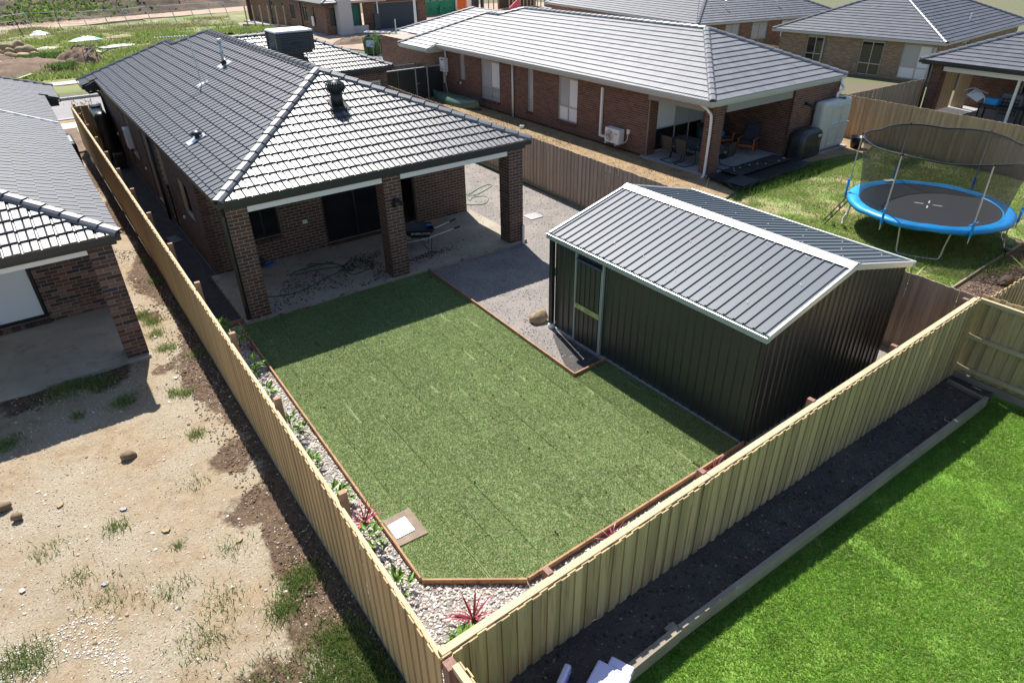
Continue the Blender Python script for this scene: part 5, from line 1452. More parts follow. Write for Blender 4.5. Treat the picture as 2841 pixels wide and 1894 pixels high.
# mud scattered on the patio
P = np.concatenate([sample_poly([(.5, .05), (4.2, .05), (4.2, 1.9), (1.5, 1.9)], 1500), rng.normal((3.3, 1.4), (.4, .25), (500, 2)), rng.normal((5.2, .75), (.45, .12), (420, 2))])
P = P[(P[:, 1] > .0) & (P[:, 1] < 2.9) & ((vnoise(P, 1.6, 41) > .42))]
stones('mud_crumbs', np.column_stack([P, np.full(len(P), .004)]), rng.uniform(.006, .026, len(P)), mixcol(len(P), [(.05, .03, .022), (.085, .05, .035)], [1, 1]), M['stone'], .5, 'dark mud crumbs scattered over the patio concrete')
P = np.concatenate([sample_poly([(4.82, -.2), (11.3, -.2), (11.3, 9), (8.2, 9), (8.2, 0), (4.82, -.1)], 2600), sample_poly([(4.8, -.1), (8, -.1), (5.6, -4.4), (5.5, -6.2), (4.75, -6.2)], 1500)])
stones('loose_gravel', np.column_stack([P, np.full(len(P), -.096)]), rng.uniform(.008, .022, len(P)), mixcol(len(P), [(.35, .31, .28), (.2, .19, .19), (.42, .34, .26), (.12, .12, .12)], [.3, .3, .2, .2]), M['stone'], .6, 'loose stones on the crushed rock yard')

wb = thing('wheelbarrow', 'black tray wheelbarrow with white lettering parked on the patio behind the middle column', 'wheelbarrow', (5.3, 1.38, 0), -.33)
wl = obj('wheel', MB().tube([(-.62, -.045, .19), (-.62, .045, .19)], .19, 24), wb, M['black_rubber']); bevel(wl, .03, 3)
obj('hub', MB().tube([(-.62, -.05, .19), (-.62, .05, .19)], .11, 18), wb, M['red_paint'])
tr = MB()
lo_ = [(-.22, -.17, .36), (.26, -.17, .34), (.26, .17, .34), (-.22, .17, .36)]; hi_ = [(-.56, -.33, .70), (.42, -.30, .60), (.42, .30, .60), (-.56, .33, .70)]
hi2 = [(-.53, -.30, .70), (.39, -.27, .60), (.39, .27, .60), (-.53, .30, .70)]; lo2 = [(x * .95, y * .9, z + .02) for x, y, z in lo_]
tr.v = lo_ + hi_ + hi2 + lo2
for i in range(4):
    j = (i + 1) % 4; tr.f += [(i, j, 4 + j, 4 + i), (4 + i, 4 + j, 8 + j, 8 + i), (8 + i, 8 + j, 12 + j, 12 + i)]
tr.f += [(3, 2, 1, 0), (12, 13, 14, 15)]
tray = obj('tray', tr, wb, M['black_plastic']); bevel(tray, .015)
obj('rim', MB().tube([Vector(p) for p in hi_], .016, 8, closed=True), wb, M['black_plastic'])
for s in (-1, 1):
    obj('handle', MB().tube([(-.66, s * .07, .2), (.2, s * .23, .33), (.98, s * .29, .56)], .018, 8), wb, M['galv'])
    obj('grip', MB().tube([(.98, s * .29, .56), (1.16, s * .30, .61)], .024, 10), wb, M['black_rubber'])
    obj('leg', MB().tube(bez([(-.02, s * .2, .30), (.2, s * .22, .02), (.3, s * .22, .02), (.34, s * .24, .36)], 4), .012, 6), wb, M['black_plastic'])
nf = (Vector(hi_[1]) - Vector(lo_[0])).cross(Vector(hi_[0]) - Vector(lo_[0])); 
e1 = Vector((.98, .03, -.10)).normalized(); n1 = Vector((0, -.905, -.43)); n1 = (n1 - e1 * n1.dot(e1)).normalized(); u1 = n1.cross(e1)
Mt = Matrix.Translation(Vector((.02, -.262, .525)) + n1 * .018) @ Matrix((e1, u1, n1)).transposed().to_4x4()
text_part('lettering', 'SHERLOCK', .115, Mt, M['white_paint'], wb, .002, .15)
# garden tools lying in the tray
gt = thing('garden_tool', 'orange handled garden tool with blue glove lying on the wheelbarrow tray rim', 'tool', (5.66, 1.26, .62), -.2)
obj('handle', MB().tube([(-.1, 0, 0), (.28, .03, .02)], .014, 8), gt, M['orange_wood'])
gl = obj('glove', np_mesh('glove', *[_ico(2)[0] * np.array([.09, .05, .035]) + np.array([-.08, 0, .03]), _ico(2)[1]], M['blue']), gt)
bg_ = thing('bag', 'black bag with blue strap lying on the patio by the left wall window', 'bag', (1.05, 2.82, 0), .3)
o = obj('body', rock_mesh('body', .24, M['mat_black'], 5, 3, (1, .75, .65), .1), bg_); o.location.z = .14; o.data.shade_smooth()
obj('strap', MB().bar((.15, -.1, .02), (.48, -.02, .02), .10, .03), bg_, M['blue'])
sp_ = thing('service_stub', 'grey and white conduit stub standing beside the right patio column', 'conduit', (7.98, -.06, -.1))
obj('conduit', MB().box(-.03, .0, -.03, .03, 0, .58), sp_, M['galv']); obj('cover', MB().box(.0025, .04, -.03, .03, 0, .60), sp_, M['white_paint'])
gp_ = thing('drain_grate', 'galvanised steel drain grate set in the sunlit crushed rock', 'drain cover', (9.56, 1.53, -.1), .0)
obj('frame', MB().box(-.24, .24, -.22, -.2, 0, .03).box(-.24, .24, .2, .22, 0, .03).box(-.24, -.22, -.2, .2, 0, .03).box(.22, .24, -.2, .2, 0, .03), gp_, M['galv'])
for i in range(6): obj('bar', MB().box(-.22, .22, -.19 + i * .068, -.145 + i * .068, .005, .026), gp_, M['galv'])
rk = obj('rock', rock_mesh('rock', .24, M['rock_tan'], 11, 2, (1.15, .9, .85), .3)); rk.location = (5.52, -4.02, .03)
tag(rk, 'tan boulder leaning at the shed corner on the crushed rock', 'rock')
lid_ = thing('drain_cover', 'flat grey plastic cover lying on the dark path between fence and house', 'drain cover', (-.35, 6.7, -.1), .2)
obj('cover', MB().box(-.16, .16, -.3, .3, 0.002, .03), lid_, mk('grey_lid', (.09, .09, .1), rough=.5))
tk = thing('water_tank', 'black slimline water tank in the passage between the left fence and the house', 'water tank', (-.42, 18.3, -.1))
t_ = obj('body', MB().box(-.26, .26, -.95, .95, 0, 1.98), tk, M['black_plastic']); bevel(t_, .22, 5)
obj('inlet', MB().lathe((0, .5, 1.98), [(.2, -.02), (.2, .05)], 16), tk, M['black_plastic'])
ub = thing('pump_box', 'small black pump box on the path beside the slimline water tank', 'pump', (-.35, 16.2, -.1))
b_ = obj('body', MB().box(-.18, .18, -.2, .2, 0, .6), ub, M['black_plastic']); bevel(b_, .04)
# ================================================================ left yard: rocks, chips, weeds
for lab, x, y, r, sd, sq, m in (
    ('brown faceted rock standing alone in the sunlit bare yard', -3.25, -3.85, .125, 3, (1.1, .8, .9), 'rock_brown'),
    ('round brown rock near the picture\'s left edge in the bare yard', -4.92, -4.38, .10, 5, (1, .9, .95), 'rock_brown'),
    ('dark brown rock cut by the picture\'s left edge', -5.12, -4.0, .14, 8, (1.2, .8, .6), 'rock_brown')):
    o = obj('rock', rock_mesh('rock', r, M[m], sd, 2, sq, .3)); o.location = (x, y, zl1(x, y) + r * .45); tag(o, lab, 'rock', 'loose rocks in the bare yard')
P = sample_poly([(-9, 6), (-1.3, 6), (-1.3, -13), (-9, -13)], 26000)
den = vnoise(P, .6, 51); P = P[rng.random(len(P)) < .35 + .65 * den]
c = mixcol(len(P), [(.55, .48, .39), (.38, .30, .22), (.72, .68, .60), (.20, .14, .10), (.13, .12, .14)], [.34, .3, .18, .12, .06])
sz = rng.uniform(.006, .015, len(P)) * np.where(rng.random(len(P)) < .04, 2.4, 1.)
stones('gravel_chips', np.column_stack([P, zl(P) + .002]), sz, c, M['stone'], .5, 'pale and dark stone chips strewn over the bare yard')
P = sample_poly([(-2.2, 14), (-1.27, 14), (-1.27, -11.5), (-1.9, -11.5)], 5200); P = P[vnoise(P, 1.2, 52) > .3]
c = mixcol(len(P), [(.15, .09, .055), (.24, .17, .11), (.10, .065, .045), (.36, .31, .25)], [.4, .3, .2, .1])
stones('soil_clods', np.column_stack([P, zd(P) + .005]), rng.uniform(.007, .022, len(P)) * np.where(rng.random(len(P)) < .04, 2., 1), c, M['stone'], .7, 'brown soil clods at the foot of the left fence')
P = sample_poly([(-6, -7.0), (-4.0, -6.9), (-3.9, -9), (-6, -9)], 2200); P = P[vnoise(P, 1.5, 53) > .5]
stones('white_chips', np.column_stack([P, zl(P) + .004]), rng.uniform(.008, .02, len(P)), mixcol(len(P), [(.66, .62, .56), (.5, .46, .4)], [1, 1], .1), M['stone'], .5, 'white crushed stone at the near left corner of the bare yard')
# weeds
cl = [(-1.76, -8.07, .30, 900), (-2.1, -8.4, .25, 600), (-1.75, -9.3, .40, 1500), (-1.62, -9.75, .45, 1900), (-2.05, -9.7, .3, 700), (-1.56, -10.1, .35, 1500), (-1.95, -10.2, .4, 1200), (-2.0, -2.42, .16, 220), (-1.95, 1.15, .22, 420),
      (-2.2, -2.26, .15, 150), (-3.85, -.75, .5, 1100), (-3.3, -1.0, .35, 500), (-3.05, -1.95, .28, 420), (-3.84, -1.95, .15, 120), (-5.0, -2.1, .3, 400), (-2.1, 1.6, .2, 260), (-2.15, -3.87, .18, 200), (-4.9, -7.3, .3, 350), (-5.1, -7.2, .3, 350), (-3.7, -5.5, .18, 160), (-1.95, -.3, .25, 300), (-2.0, .5, .2, 250),
      (-3.0, -6.4, .1, 60), (-4.3, -6.2, .25, 110), (-3.3, -7.2, .3, 140), (-2.7, -7.8, .35, 160), (-2.4, -6.9, .25, 90), (-4.0, -6.8, .4, 160), (-3.1, -8.3, .4, 260), (-4.6, -5.4, .3, 110), (-2.5, -5.2, .2, 60), (-1.5, -1.0, .2, 160), (-1.45, 3.4, .2, 260), (-1.4, 5, .2, 160), (-2.6, -9.3, .5, 420), (-3.6, -9.2, .5, 260), (-4.6, -8.6, .5, 220)]
P = np.concatenate([rng.normal((x, y), r * .5, (n, 2)) for x, y, r, n in cl]); P = P[P[:, 0] < -1.3]
c = mixcol(len(P), [(.15, .25, .06), (.23, .31, .08), (.10, .18, .045), (.36, .33, .16)], [.35, .3, .2, .15])
blades('weeds', np.column_stack([P, np.maximum(zl(P), zd(P) * (P[:, 0] > -2.4) - 9 * (P[:, 0] <= -2.4))]), .095, .013, c, .9, M['blade'], 'green weeds growing through the bare yard and along the fence')
# flat broken pieces
for k, (x, y) in enumerate([(-2.05, .35), (-2.0, -.25), (-2.35, 2.9), (-2.15, 2.1), (-4.35, -4.45), (-4.0, -6.55), (-4.95, -6.0), (-3.1, -6.0), (-3.55, -5.15), (-2.05, -1.75), (-2.25, -6.85)]):
    o = obj('stone_shard', MB().prism([(-.09, -.05, 0), (.04, -.07, 0), (.1, .0, 0), (.02, .07, 0), (-.08, .05, 0)], (0, 0, .025)).mesh('stone_shard', [M['pale_path'], M['rock_tan'], M['grey_concrete']][k % 3]))
    o.location = (x, y, zl1(x, y) + .012); o.rotation_euler = (random.uniform(-.1, .1), random.uniform(-.1, .1), random.uniform(0, 6)); s = random.uniform(.4, .75); o.scale = (s, s, s)
    tag(o, 'flat pale stone shard lying loose in the bare yard', 'stone', 'flat stone shards in the bare yard')
# slimline tank of the left house
tk = thing('water_tank', 'black slimline water tank against the left house with a pale flat top', 'water tank', (-1.98, 13.7, .1))
b_ = obj('body', MB().box(-.22, .22, -.9, .9, 0, 1.75), tk, M['black_plastic']); bevel(b_, .12, 4)
obj('lid', MB().box(-.15, .15, -.75, .35, 1.751, 1.77), tk, mk('pale_lid', (.3, .34, .38), rough=.4))
obj('inlet', MB().lathe((0, .62, 1.75), [(.13, 0), (.13, .03)], 14), tk, M['black_plastic'])
bp_ = thing('street_sapling', 'small brown leaved sapling standing beyond the far end of the left fence', 'sapling', (-.55, 22.6, -.1))
obj('trunk', MB().tube([(0, 0, 0), (.03, 0, 1.0), (.0, .05, 1.5)], [.02, .015, .008], 6), bp_, M['stem'])
P = rng.normal((0, 0, 1.35), (.28, .28, .25), (150, 3)); cc = mixcol(150, [(.2, .19, .08), (.28, .22, .12)], [1, 1])
o = blades('foliage', P, .11, .06, cc, 1.2, M['blade']); o.parent = bp_

# ================================================================ right rear: sleepers, grass, toys
sb = thing('sleeper_edging', 'weathered grey sleeper edging between the dark soil bed and the bright lawn', 'garden edging', (.3, -12.0, .4), world=True)
pts = [(-.2, -12.03), (1.55, -11.95), (4.5, -11.88), (7.4, -11.80), (10.45, -11.73)]
for k, (a, b) in enumerate(zip(pts[:-1], pts[1:])):
    za, zb = float(SOIL(a[0])) + .0, float(SOIL(b[0])) + .0
    obj('sleeper', MB().bar((a[0] + .004, a[1], za), (b[0] - .004, b[1], zb), .07 if k else .09, .23), sb, M['sleeper'])
obj('sleeper', MB().bar((10.45, -11.69, -.1), (10.55, -10.98, -.1), .06, .2), sb, M['sleeper'])
obj('peg', MB().box(1.45, 1.6, -11.9, -11.82, .3, .62), sb, M['sleeper'])
GL = [(-.9, -12.06), (1.55, -11.99), (10.9, -11.76), (10.95, -16.5), (2, -17), (-.9, -15)]
P = sample_poly(GL, 520000); pat = vnoise(P, .8, 61) * .55 + vnoise(P, 3.5, 62) * .3 + vnoise(P, 12, 63) * .15
bald = rng.random(len(P)) < np.clip((vnoise(P, 2.6, 64) - .62) * 2.2, 0, .55); P, pat = P[~bald], pat[~bald]
c = mixcol(len(P), [(.135, .29, .025), (.18, .34, .035), (.095, .22, .02), (.30, .38, .085), (.40, .36, .17)], [.36, .34, .16, .1, .04]) * (.68 + .7 * pat)[:, None]
blades('lawn_grass', np.column_stack([P, zg(P)]), .036, .010, c, 1.9, M['blade'], 'bright green grass of the rear neighbour\'s lawn')
P = sample_poly([(-.9, -11.4), (10.4, -11.0), (10.4, -11.7), (-.9, -12.0)], 2600)
c = mixcol(len(P), [(.09, .075, .065), (.05, .04, .036), (.2, .17, .14), (.13, .06, .035)], [.45, .35, .12, .08])
stones('soil_lumps', np.column_stack([P, zs(P)]), rng.uniform(.008, .028, len(P)), c, M['stone'], .6, 'small lumps and stones in the dark soil bed')
P = sample_poly([(-.9, -11.4), (10.4, -11.0), (10.4, -11.7), (-.9, -12.0)], 5000); P = P[vnoise(P, 1.7, 65) > .74]
blades('seedlings', np.column_stack([P, zs(P)]), .05, .014, mixcol(len(P), [(.07, .13, .03), (.1, .16, .04)], [1, 1]), 1., M['blade'], 'small green seedlings in the dark soil bed')
for lab, x, y, rz, pm in (('purple and white plastic toy chair standing in the soil bed at the bottom edge', .03, -11.70, .5, 0), ('pale lilac plastic toy table standing at the bottom edge by the sleeper', .36, -12.0, .4, 1)):
    t = thing('toy_chair' if not pm else 'toy_table', lab, 'toy', (x, y, .36), rz)
    if not pm:
        o = obj('backrest', MB().prism([(-.17, 0, .0), (.17, 0, .0), (.17, 0, .42), (.12, 0, .50), (-.12, 0, .50), (-.17, 0, .42)], (0, .07, 0)), t, M['pale_purple']); bevel(o, .02)
        o = obj('seat', MB().box(-.17, .17, -.30, -.004, .18, .24), t, M['purple']); bevel(o, .015)
        for sx in (-.14, .14): obj('leg', MB().box(sx - .03, sx + .03, -.29, -.2, 0, .18), t, M['purple'])
        obj('handle_slot', MB().box(-.08, .08, -.012, .0, .34, .39), t, M['purple'])
    else:
        o = obj('top', MB().box(-.2, .2, -.2, .2, .38, .44), t, M['pale_purple']); bevel(o, .02)
        o = obj('shelf', MB().box(.21, .34, -.18, .1, .30, .40), t, M['pale_purple']); bevel(o, .02)
        for sx in (-.16, .16):
            for sy in (-.16, .16): obj('leg', MB().box(sx - .03, sx + .03, sy - .03, sy + .03, 0, .38), t, M['pale_purple'])

# ================================================================ right neighbour: grass and furniture
RG = [(11.6, -10.8), (14.35, -10.8), (14.4, -9.2), (25.5, -9.0), (25.9, -2), (26.1, -.8), (20.8, -.75), (20.7, -1.2), (16.3, -1.35), (14, -1.8), (11.5, -1.7)]
P = sample_poly(RG, 300000); a = vnoise(P, .55, 71) * .6 + vnoise(P, 2.2, 72) * .4
keep = rng.random(len(P)) < np.clip((a - .25) * 2.6, .12, 1.); P, a = P[keep], a[keep]
c = mixcol(len(P), [(.17, .30, .045), (.24, .36, .07), (.34, .37, .12), (.42, .35, .2), (.11, .2, .035)], [.3, .28, .18, .12, .12]) * (.75 + .5 * a)[:, None]
blades('yard_grass', np.column_stack([P, zr(P) - .02]), .075, .018, c, 1.6, M['blade'], 'patchy rough grass of the trampoline yard')
P = np.concatenate([rng.normal((x, y), (.5, .16), (n, 2)) for x, y, n in ((18.3, -1.35, 1500), (20.0, -1.3, 1600), (20.9, -1.1, 700), (13.2, -1.6, 500), (17, -1.5, 600), (24.3, -3.0, 700), (16.8, -9.3, 350))])
blades('tall_grass', np.column_stack([P, np.zeros(len(P))]), .20, .02, mixcol(len(P), [(.09, .18, .03), (.16, .24, .05)], [1, 1]), .9, M['blade'], 'longer grass tufts at the edge of the black plastic sheet')
P = sample_poly([(11.7, -1.2), (11.8, 18), (16.6, 18), (16.6, .4), (14, -1.2)], 9000); P = P[vnoise(P, .9, 73) > .62]
blades('strip_weeds', np.column_stack([P, np.full(len(P), .06)]), .08, .02, mixcol(len(P), [(.10, .13, .035), (.2, .18, .08)], [1, 1]), 1., M['blade'], 'sparse weeds on the straw ground beside the red brick house')
P = sample_poly([(11.7, -1.2), (11.8, 18), (16.6, 18), (16.6, .4), (14, -1.2)], 12000)
blades('straw', np.column_stack([P, np.full(len(P), .065)]), .03, .03, mixcol(len(P), [(.40, .27, .13), (.3, .2, .1), (.45, .33, .18)], [1, 1, 1]), 2.5, M['blade'], 'loose straw and bark on the ground beside the red brick house')
# black plastic sheet with rubber mats on it
bs = thing('plastic_sheet', 'large black plastic sheet spread on the ground before the neighbour\'s patio', 'plastic sheet', (18.5, -.4, .05), world=True)
nx_, ny_ = 46, 20; V = []; F = []
for j in range(ny_):
    for i in range(nx_):
        u_, v_ = i / (nx_ - 1), j / (ny_ - 1)
        x = (16.55 + (20.75 - 16.55) * u_) * (1 - v_) + (16.25 + (20.85 - 16.25) * u_) * v_; y = (.38 + .05 * u_) * (1 - v_) + (-1.38 + .25 * u_) * v_
        V.append((x, y, 0))
V = np.array(V); ph = vnoise(V[:, :2], 3.2, 81) + .5 * vnoise(V[:, :2], 9., 82)
ed = np.minimum(np.minimum(np.abs(V[:, 0] - 16.4), np.abs(V[:, 0] - 20.8)), np.minimum(np.abs(V[:, 1] - .4), np.abs(V[:, 1] + 1.3)))
V[:, 2] = .125 + (.03 + .07 * np.exp(-ed * 4)) * ph
for j in range(ny_ - 1):
    for i in range(nx_ - 1): a_ = j * nx_ + i; F.append((a_ + nx_, a_ + nx_ + 1, a_ + 1, a_))
me = np_mesh('sheet', V, np.array(F), M['black_sheet']); me.shade_smooth(); obj('sheet', me, bs)
for k, (x, y, rz) in enumerate([(17.9, -.02, .04), (19.0, .02, .02), (20.1, .05, .03), (17.0, -.85, .1)]):
    t = obj('rubber_mat', MB().box(-.52, .52, -.40, .40, 0, .018).mesh('rubber_mat', M['mat_black'])); t.location = (x, y, .215); t.rotation_euler = (0, 0, rz)
    tag(t, ['black rubber mat on the plastic sheet nearest the patio column', 'middle black rubber mat along the patio edge on the plastic sheet', 'black rubber mat on the plastic sheet nearest the covered barbecue', 'black rubber mat on the outer corner of the plastic sheet toward the shed'][k], 'mat', 'rubber mats on the plastic sheet')
for k in range(9):
    o = obj('paper_scrap', MB().box(-.03, .03, -.02, .02, 0, .006).mesh('paper_scrap', M['white_paint'])); o.location = (17.6 + .38 * k + random.uniform(-.2, .2), random.uniform(-.3, .35), .238); o.rotation_euler.z = k
    tag(o, 'tiny white scrap lying on the black rubber mats', 'scrap', 'white scraps on the rubber mats')
# barbecue under a black cover
bq = thing('covered_barbecue', 'barbecue under a black cover standing between the brick wall and the rain tank', 'barbecue', (21.85, -.02, .05), .03)
cv = MB(); secs = [(.72, .31, 0), (.70, .30, .45), (.70, .30, .86), (.66, .26, .95), (.45, .2, 1.06), (.3, .12, 1.09)]; nn = 20
for hx, hy, z in secs:
    for i in range(nn):
        a = 2 * PI * (i + .5) / nn; cx, sx = math.cos(a), math.sin(a); q = 1 / max(abs(cx), abs(sx)) ** .85
        wob = 1 + (.03 * math.sin(5 * a + 2) if z < .5 else .01 * math.sin(3 * a)); cv.v.append((hx * cx * q * wob, hy * sx * q * wob, z))
for k in range(len(secs) - 1):
    for i in range(nn): j = (i + 1) % nn; cv.f.append((k * nn + i, k * nn + j, (k + 1) * nn + j, (k + 1) * nn + i))
cv.f.append(tuple((len(secs) - 1) * nn + i for i in range(nn)))
obj('cover', cv.mesh('cover', M['black_sheet'], True), bq)
lb = MB()
for i, z in enumerate((.82, .775)):
    for k in range(5 - i): lb.box(.28 + k * .045, .28 + k * .045 + .034, -.345, -.33, z, z + .03)
obj('lettering', lb, bq, M['white_paint'])
# rain tank
rt = thing('rain_tank', 'tall beige slimline rain tank with moulded recesses against the red brick wall', 'water tank', (23.4, .05, .08))
b_ = obj('body', MB().box(-.98, .98, -.24, .24, .02, 1.95), rt, M['beige_plastic']); bevel(b_, .16, 5)
for bx in (-.12, .52):
    for z in (.25, 1.05):
        fr_ = MB(); o_ = [(bx - .26, -.30, z), (bx + .26, -.30, z), (bx + .26, -.30, z + .66), (bx - .26, -.30, z + .66)]; i_ = [(bx - .16, -.20, z + .14), (bx + .16, -.20, z + .14), (bx + .16, -.20, z + .56), (bx - .16, -.20, z + .56)]
        b2 = [(x, -.24, zz) for x, y, zz in o_]
        fr_.v = o_ + i_ + [(p[0] + sx_, p[1] + .0, p[2] + sz_) for p, (sx_, sz_) in zip(b2, ((-.04, -.04), (.04, -.04), (.04, .04), (-.04, .04)))]
        for k in range(4): j = (k + 1) % 4; fr_.f += [(k, j, 4 + j, 4 + k), (8 + k, 8 + j, j, k)]
        fr_.f.append((4, 5, 6, 7))
        rc = obj('recess', fr_, rt, M['beige_plastic'])
obj('inlet', MB().lathe((.42, 0, 1.95), [(.2, -.03), (.2, .03), (.17, .04)], 18), rt, M['black_plastic'])
obj('plinth', MB().box(-1.08, 1.1, -.34, .24, -.06, .02), rt, M['grey_concrete'])
obj('band', MB().box(-.985, .985, -.245, .245, .98, 1.0), rt, M['beige_plastic'])
pt = thing('bucket', 'black plastic tub standing on bare earth near the rain tank', 'bucket', (24.6, -.62, .05))
obj('body', MB().lathe((0, 0, 0), [(.2, 0), (.27, .42), (.27, .45), (.25, .45), (.19, .04)], 20).mesh('body', M['black_plastic'], True), pt); obj('rim', MB().tube([(.27 * math.cos(i * PI / 10), .27 * math.sin(i * PI / 10), .44) for i in range(20)], .014, 6, closed=True), pt, M['black_plastic'])
st_ = thing('garden_stake', 'grey metal tool with black head lying in the straw beside the patio column', 'tool', (16.3, .05, .08), .6)
obj('shaft', MB().tube([(-.55, 0, .02), (.25, 0, .09)], .018, 6), st_, M['galv']); obj('head', MB().box(.22, .34, -.08, .08, .05, .12), st_, M['black_plastic'])
st2 = thing('timber_offcut', 'pale timber batten lying on the patio floor below the wooden armchair', 'timber', (19.9, 2.0, RZ), .1); obj('batten', MB().box(-.4, .4, -.04, .04, 0.002, .035), st2, M['rail_wood'])
# air conditioner
ac = thing('air_conditioner', 'white split system air conditioner unit on brackets on the red brick wall', 'air conditioner', (16.62, 5.32, .36))
b_ = obj('casing', MB().box(-.16, .14, -.42, .42, 0, .58), ac, M['white_plastic']); bevel(b_, .015)
obj('grille', MB().tube([(-.158, .14, .29), (-.172, .14, .29)], .235, 24), ac, M['grey_blind_pane'])
for k in range(3):
    a = k * 2.1; obj('fan_blade', MB().obox((-.176, .14 + .1 * math.cos(a), .29 + .1 * math.sin(a)), (.002, 0, 0), (0, .09 * math.cos(a), .09 * math.sin(a)), (0, -.045 * math.sin(a), .045 * math.cos(a))), ac, M['taupe_panel'])
Mt = Matrix.Translation((-.163, -.24, .40)) @ Matrix(((0, 0, -1), (-1, 0, 0), (0, 1, 0))).to_4x4()
text_part('lettering', 'Haier', .085, Mt, M['navy_door'], ac, .002)
for y in (-.3, .3): obj('bracket', MB().bar((-.26, y, -.02), (.16, y, -.02), .04, .04), ac, M['white_plastic'])
obj('duct', MB().box(.08, .16, .95, 1.05, .05, 2.0).box(.08, .16, .43, .9495, .04, .13), ac, M['white_paint'])
obj('isolator', MB().box(.08, .17, -.72, -.6, .45, .62), ac, M['white_plastic'])
obj('conduit', MB().tube(bez([(.1, -.66, .45), (.06, -.66, .2), (.02, -.5, .06)], 5), .014, 6), ac, M['white_plastic'])
hw = thing('water_heater', 'white wall mounted water heater with dark vent strip on the red brick wall', 'water heater', (16.67, 19.7 - .6, 1.4))
b_ = obj('casing', MB().box(-.13, .12, -.25, .25, 0, .72), hw, M['white_plastic']); bevel(b_, .02)
obj('vent_strip', MB().box(-.137, -.1305, -.2, .1, .6, .66), hw, M['navy_door'])
obj('emblem', MB().prism([(-.137, -.05, .12), (-.137, .05, .12), (-.137, .0, .24)], (.005, 0, 0)), hw, M['blue'])
obj('pipework', MB().tube([(0, -.1, 0), (0, -.1, -.6), (.05, -.2, -1.2)], .015, 6).tube([(0, .05, 0), (.02, .08, -.6)], .03, 6), hw, M['white_paint'])
dome('wall_vent', (16.79, 17.6, 1.0), .07, M['white_plastic'], RH)
# canoe upside down against the wall
cn = thing('canoe', 'upturned green canoe resting on the straw ground against the red brick wall', 'canoe', (16.15, 17.1, .06))
hull = MB(); ns, nk = 22, 11; L_ = 2.15
for i in range(ns):
    t = -1 + 2 * i / (ns - 1); wv_ = (1 - abs(t) ** 2.2) ** .75 * .44 + .006; hv = .34 + .10 * abs(t) ** 3
    for k in range(nk):
        a = PI * k / (nk - 1); hull.v.append((wv_ * math.cos(a), t * L_ * (1 - .03 * math.sin(a)), hv * math.sin(a) ** .7 if 0 < k < nk - 1 else 0.))
for i in range(ns - 1):
    for k in range(nk - 1): a_ = i * nk + k; hull.f.append((a_, a_ + 1, a_ + nk + 1, a_ + nk))
o = obj('hull', hull.mesh('hull', M['canoe_green'], True), cn)
obj('keel', MB().tube([(0, -1.95, .43), (0, -1, .355), (0, 0, .35), (0, 1, .355), (0, 1.95, .43)], .018, 6), cn, M['canoe_green'])
for s in (-1, 1): obj('gunwale', MB().tube(bez([(s * .02, -L_, .02), (s * .33, -1.2, .02), (s * .45, 0, .02), (s * .33, 1.2, .02), (s * .02, L_, .02)], 6), .022, 6), cn, M['canoe_mud'])
cn.rotation_euler = (0, -.28, .07); cn.location.z = .14
pb_ = thing('paint_pot', 'small white pot lying on the straw ground below the wall windows', 'pot', (15.75, 10.6, .06)); obj('body', MB().lathe((0, 0, 0), [(.1, 0), (.11, .14), (.09, .14), (.08, .02)], 14), pb_, M['white_plastic'])
# outdoor dining set
tb = thing('patio_table', 'outdoor table under a dark patterned cloth on the neighbour\'s patio behind the column', 'table', (17.82, 2.1, RZ))
b_ = obj('cloth', MB().box(-.42, .42, -.98, .98, .70, .74).box(-.425, -.418, -.98, .98, .52, .70).box(.418, .425, -.98, .98, .52, .70).box(-.418, .418, -.985, -.98, .52, .70), tb, M['dark_cloth'])
for x in (-.35, .35):
    for y in (-.85, .85): obj('leg', MB().box(x - .025, x + .025, y - .025, y + .025, 0, .70), tb, M['black_frame'])
def sling_chair(label, x, y, rz):
    t = thing('sling_chair', label, 'chair', (x, y, RZ), rz, 'black sling chairs round the patio table')
    obj('seat', MB().obox((0, 0, .42), (.24, 0, 0), (0, .25, -.02), (0, 0, .012)), t, M['mat_black']); obj('backrest', MB().obox((0, -.30, .72), (.24, 0, 0), (0, -.05, .27), (0, .012, .0)), t, M['mat_black'])
    for s in (-1, 1):
        obj('frame', MB().tube(bez([(s * .27, -.36, .98), (s * .27, -.26, .45), (s * .27, .25, .40), (s * .28, .28, .2), (s * .28, .22, .02), (s * .28, -.3, .02)], 4), .016, 6), t, M['black_frame'])
        obj('armrest', MB().tube([(s * .28, -.3, .62), (s * .28, .2, .60), (s * .28, .26, .42)], .016, 6), t, M['black_frame'])
    obj('base_bar', MB().tube([(-.28, -.3, .02), (.28, -.3, .02)], .016, 6), t, M['black_frame'])
    return t
sling_chair('black sling chair on the long side of the patio table nearest the back wall', 17.15, 2.65, -PI / 2)
sling_chair('black sling chair on the long side of the patio table nearest the patio column', 17.15, 1.95, -PI / 2)
sling_chair('black sling chair at the open end of the patio table beside the column', 17.95, .82, .12)
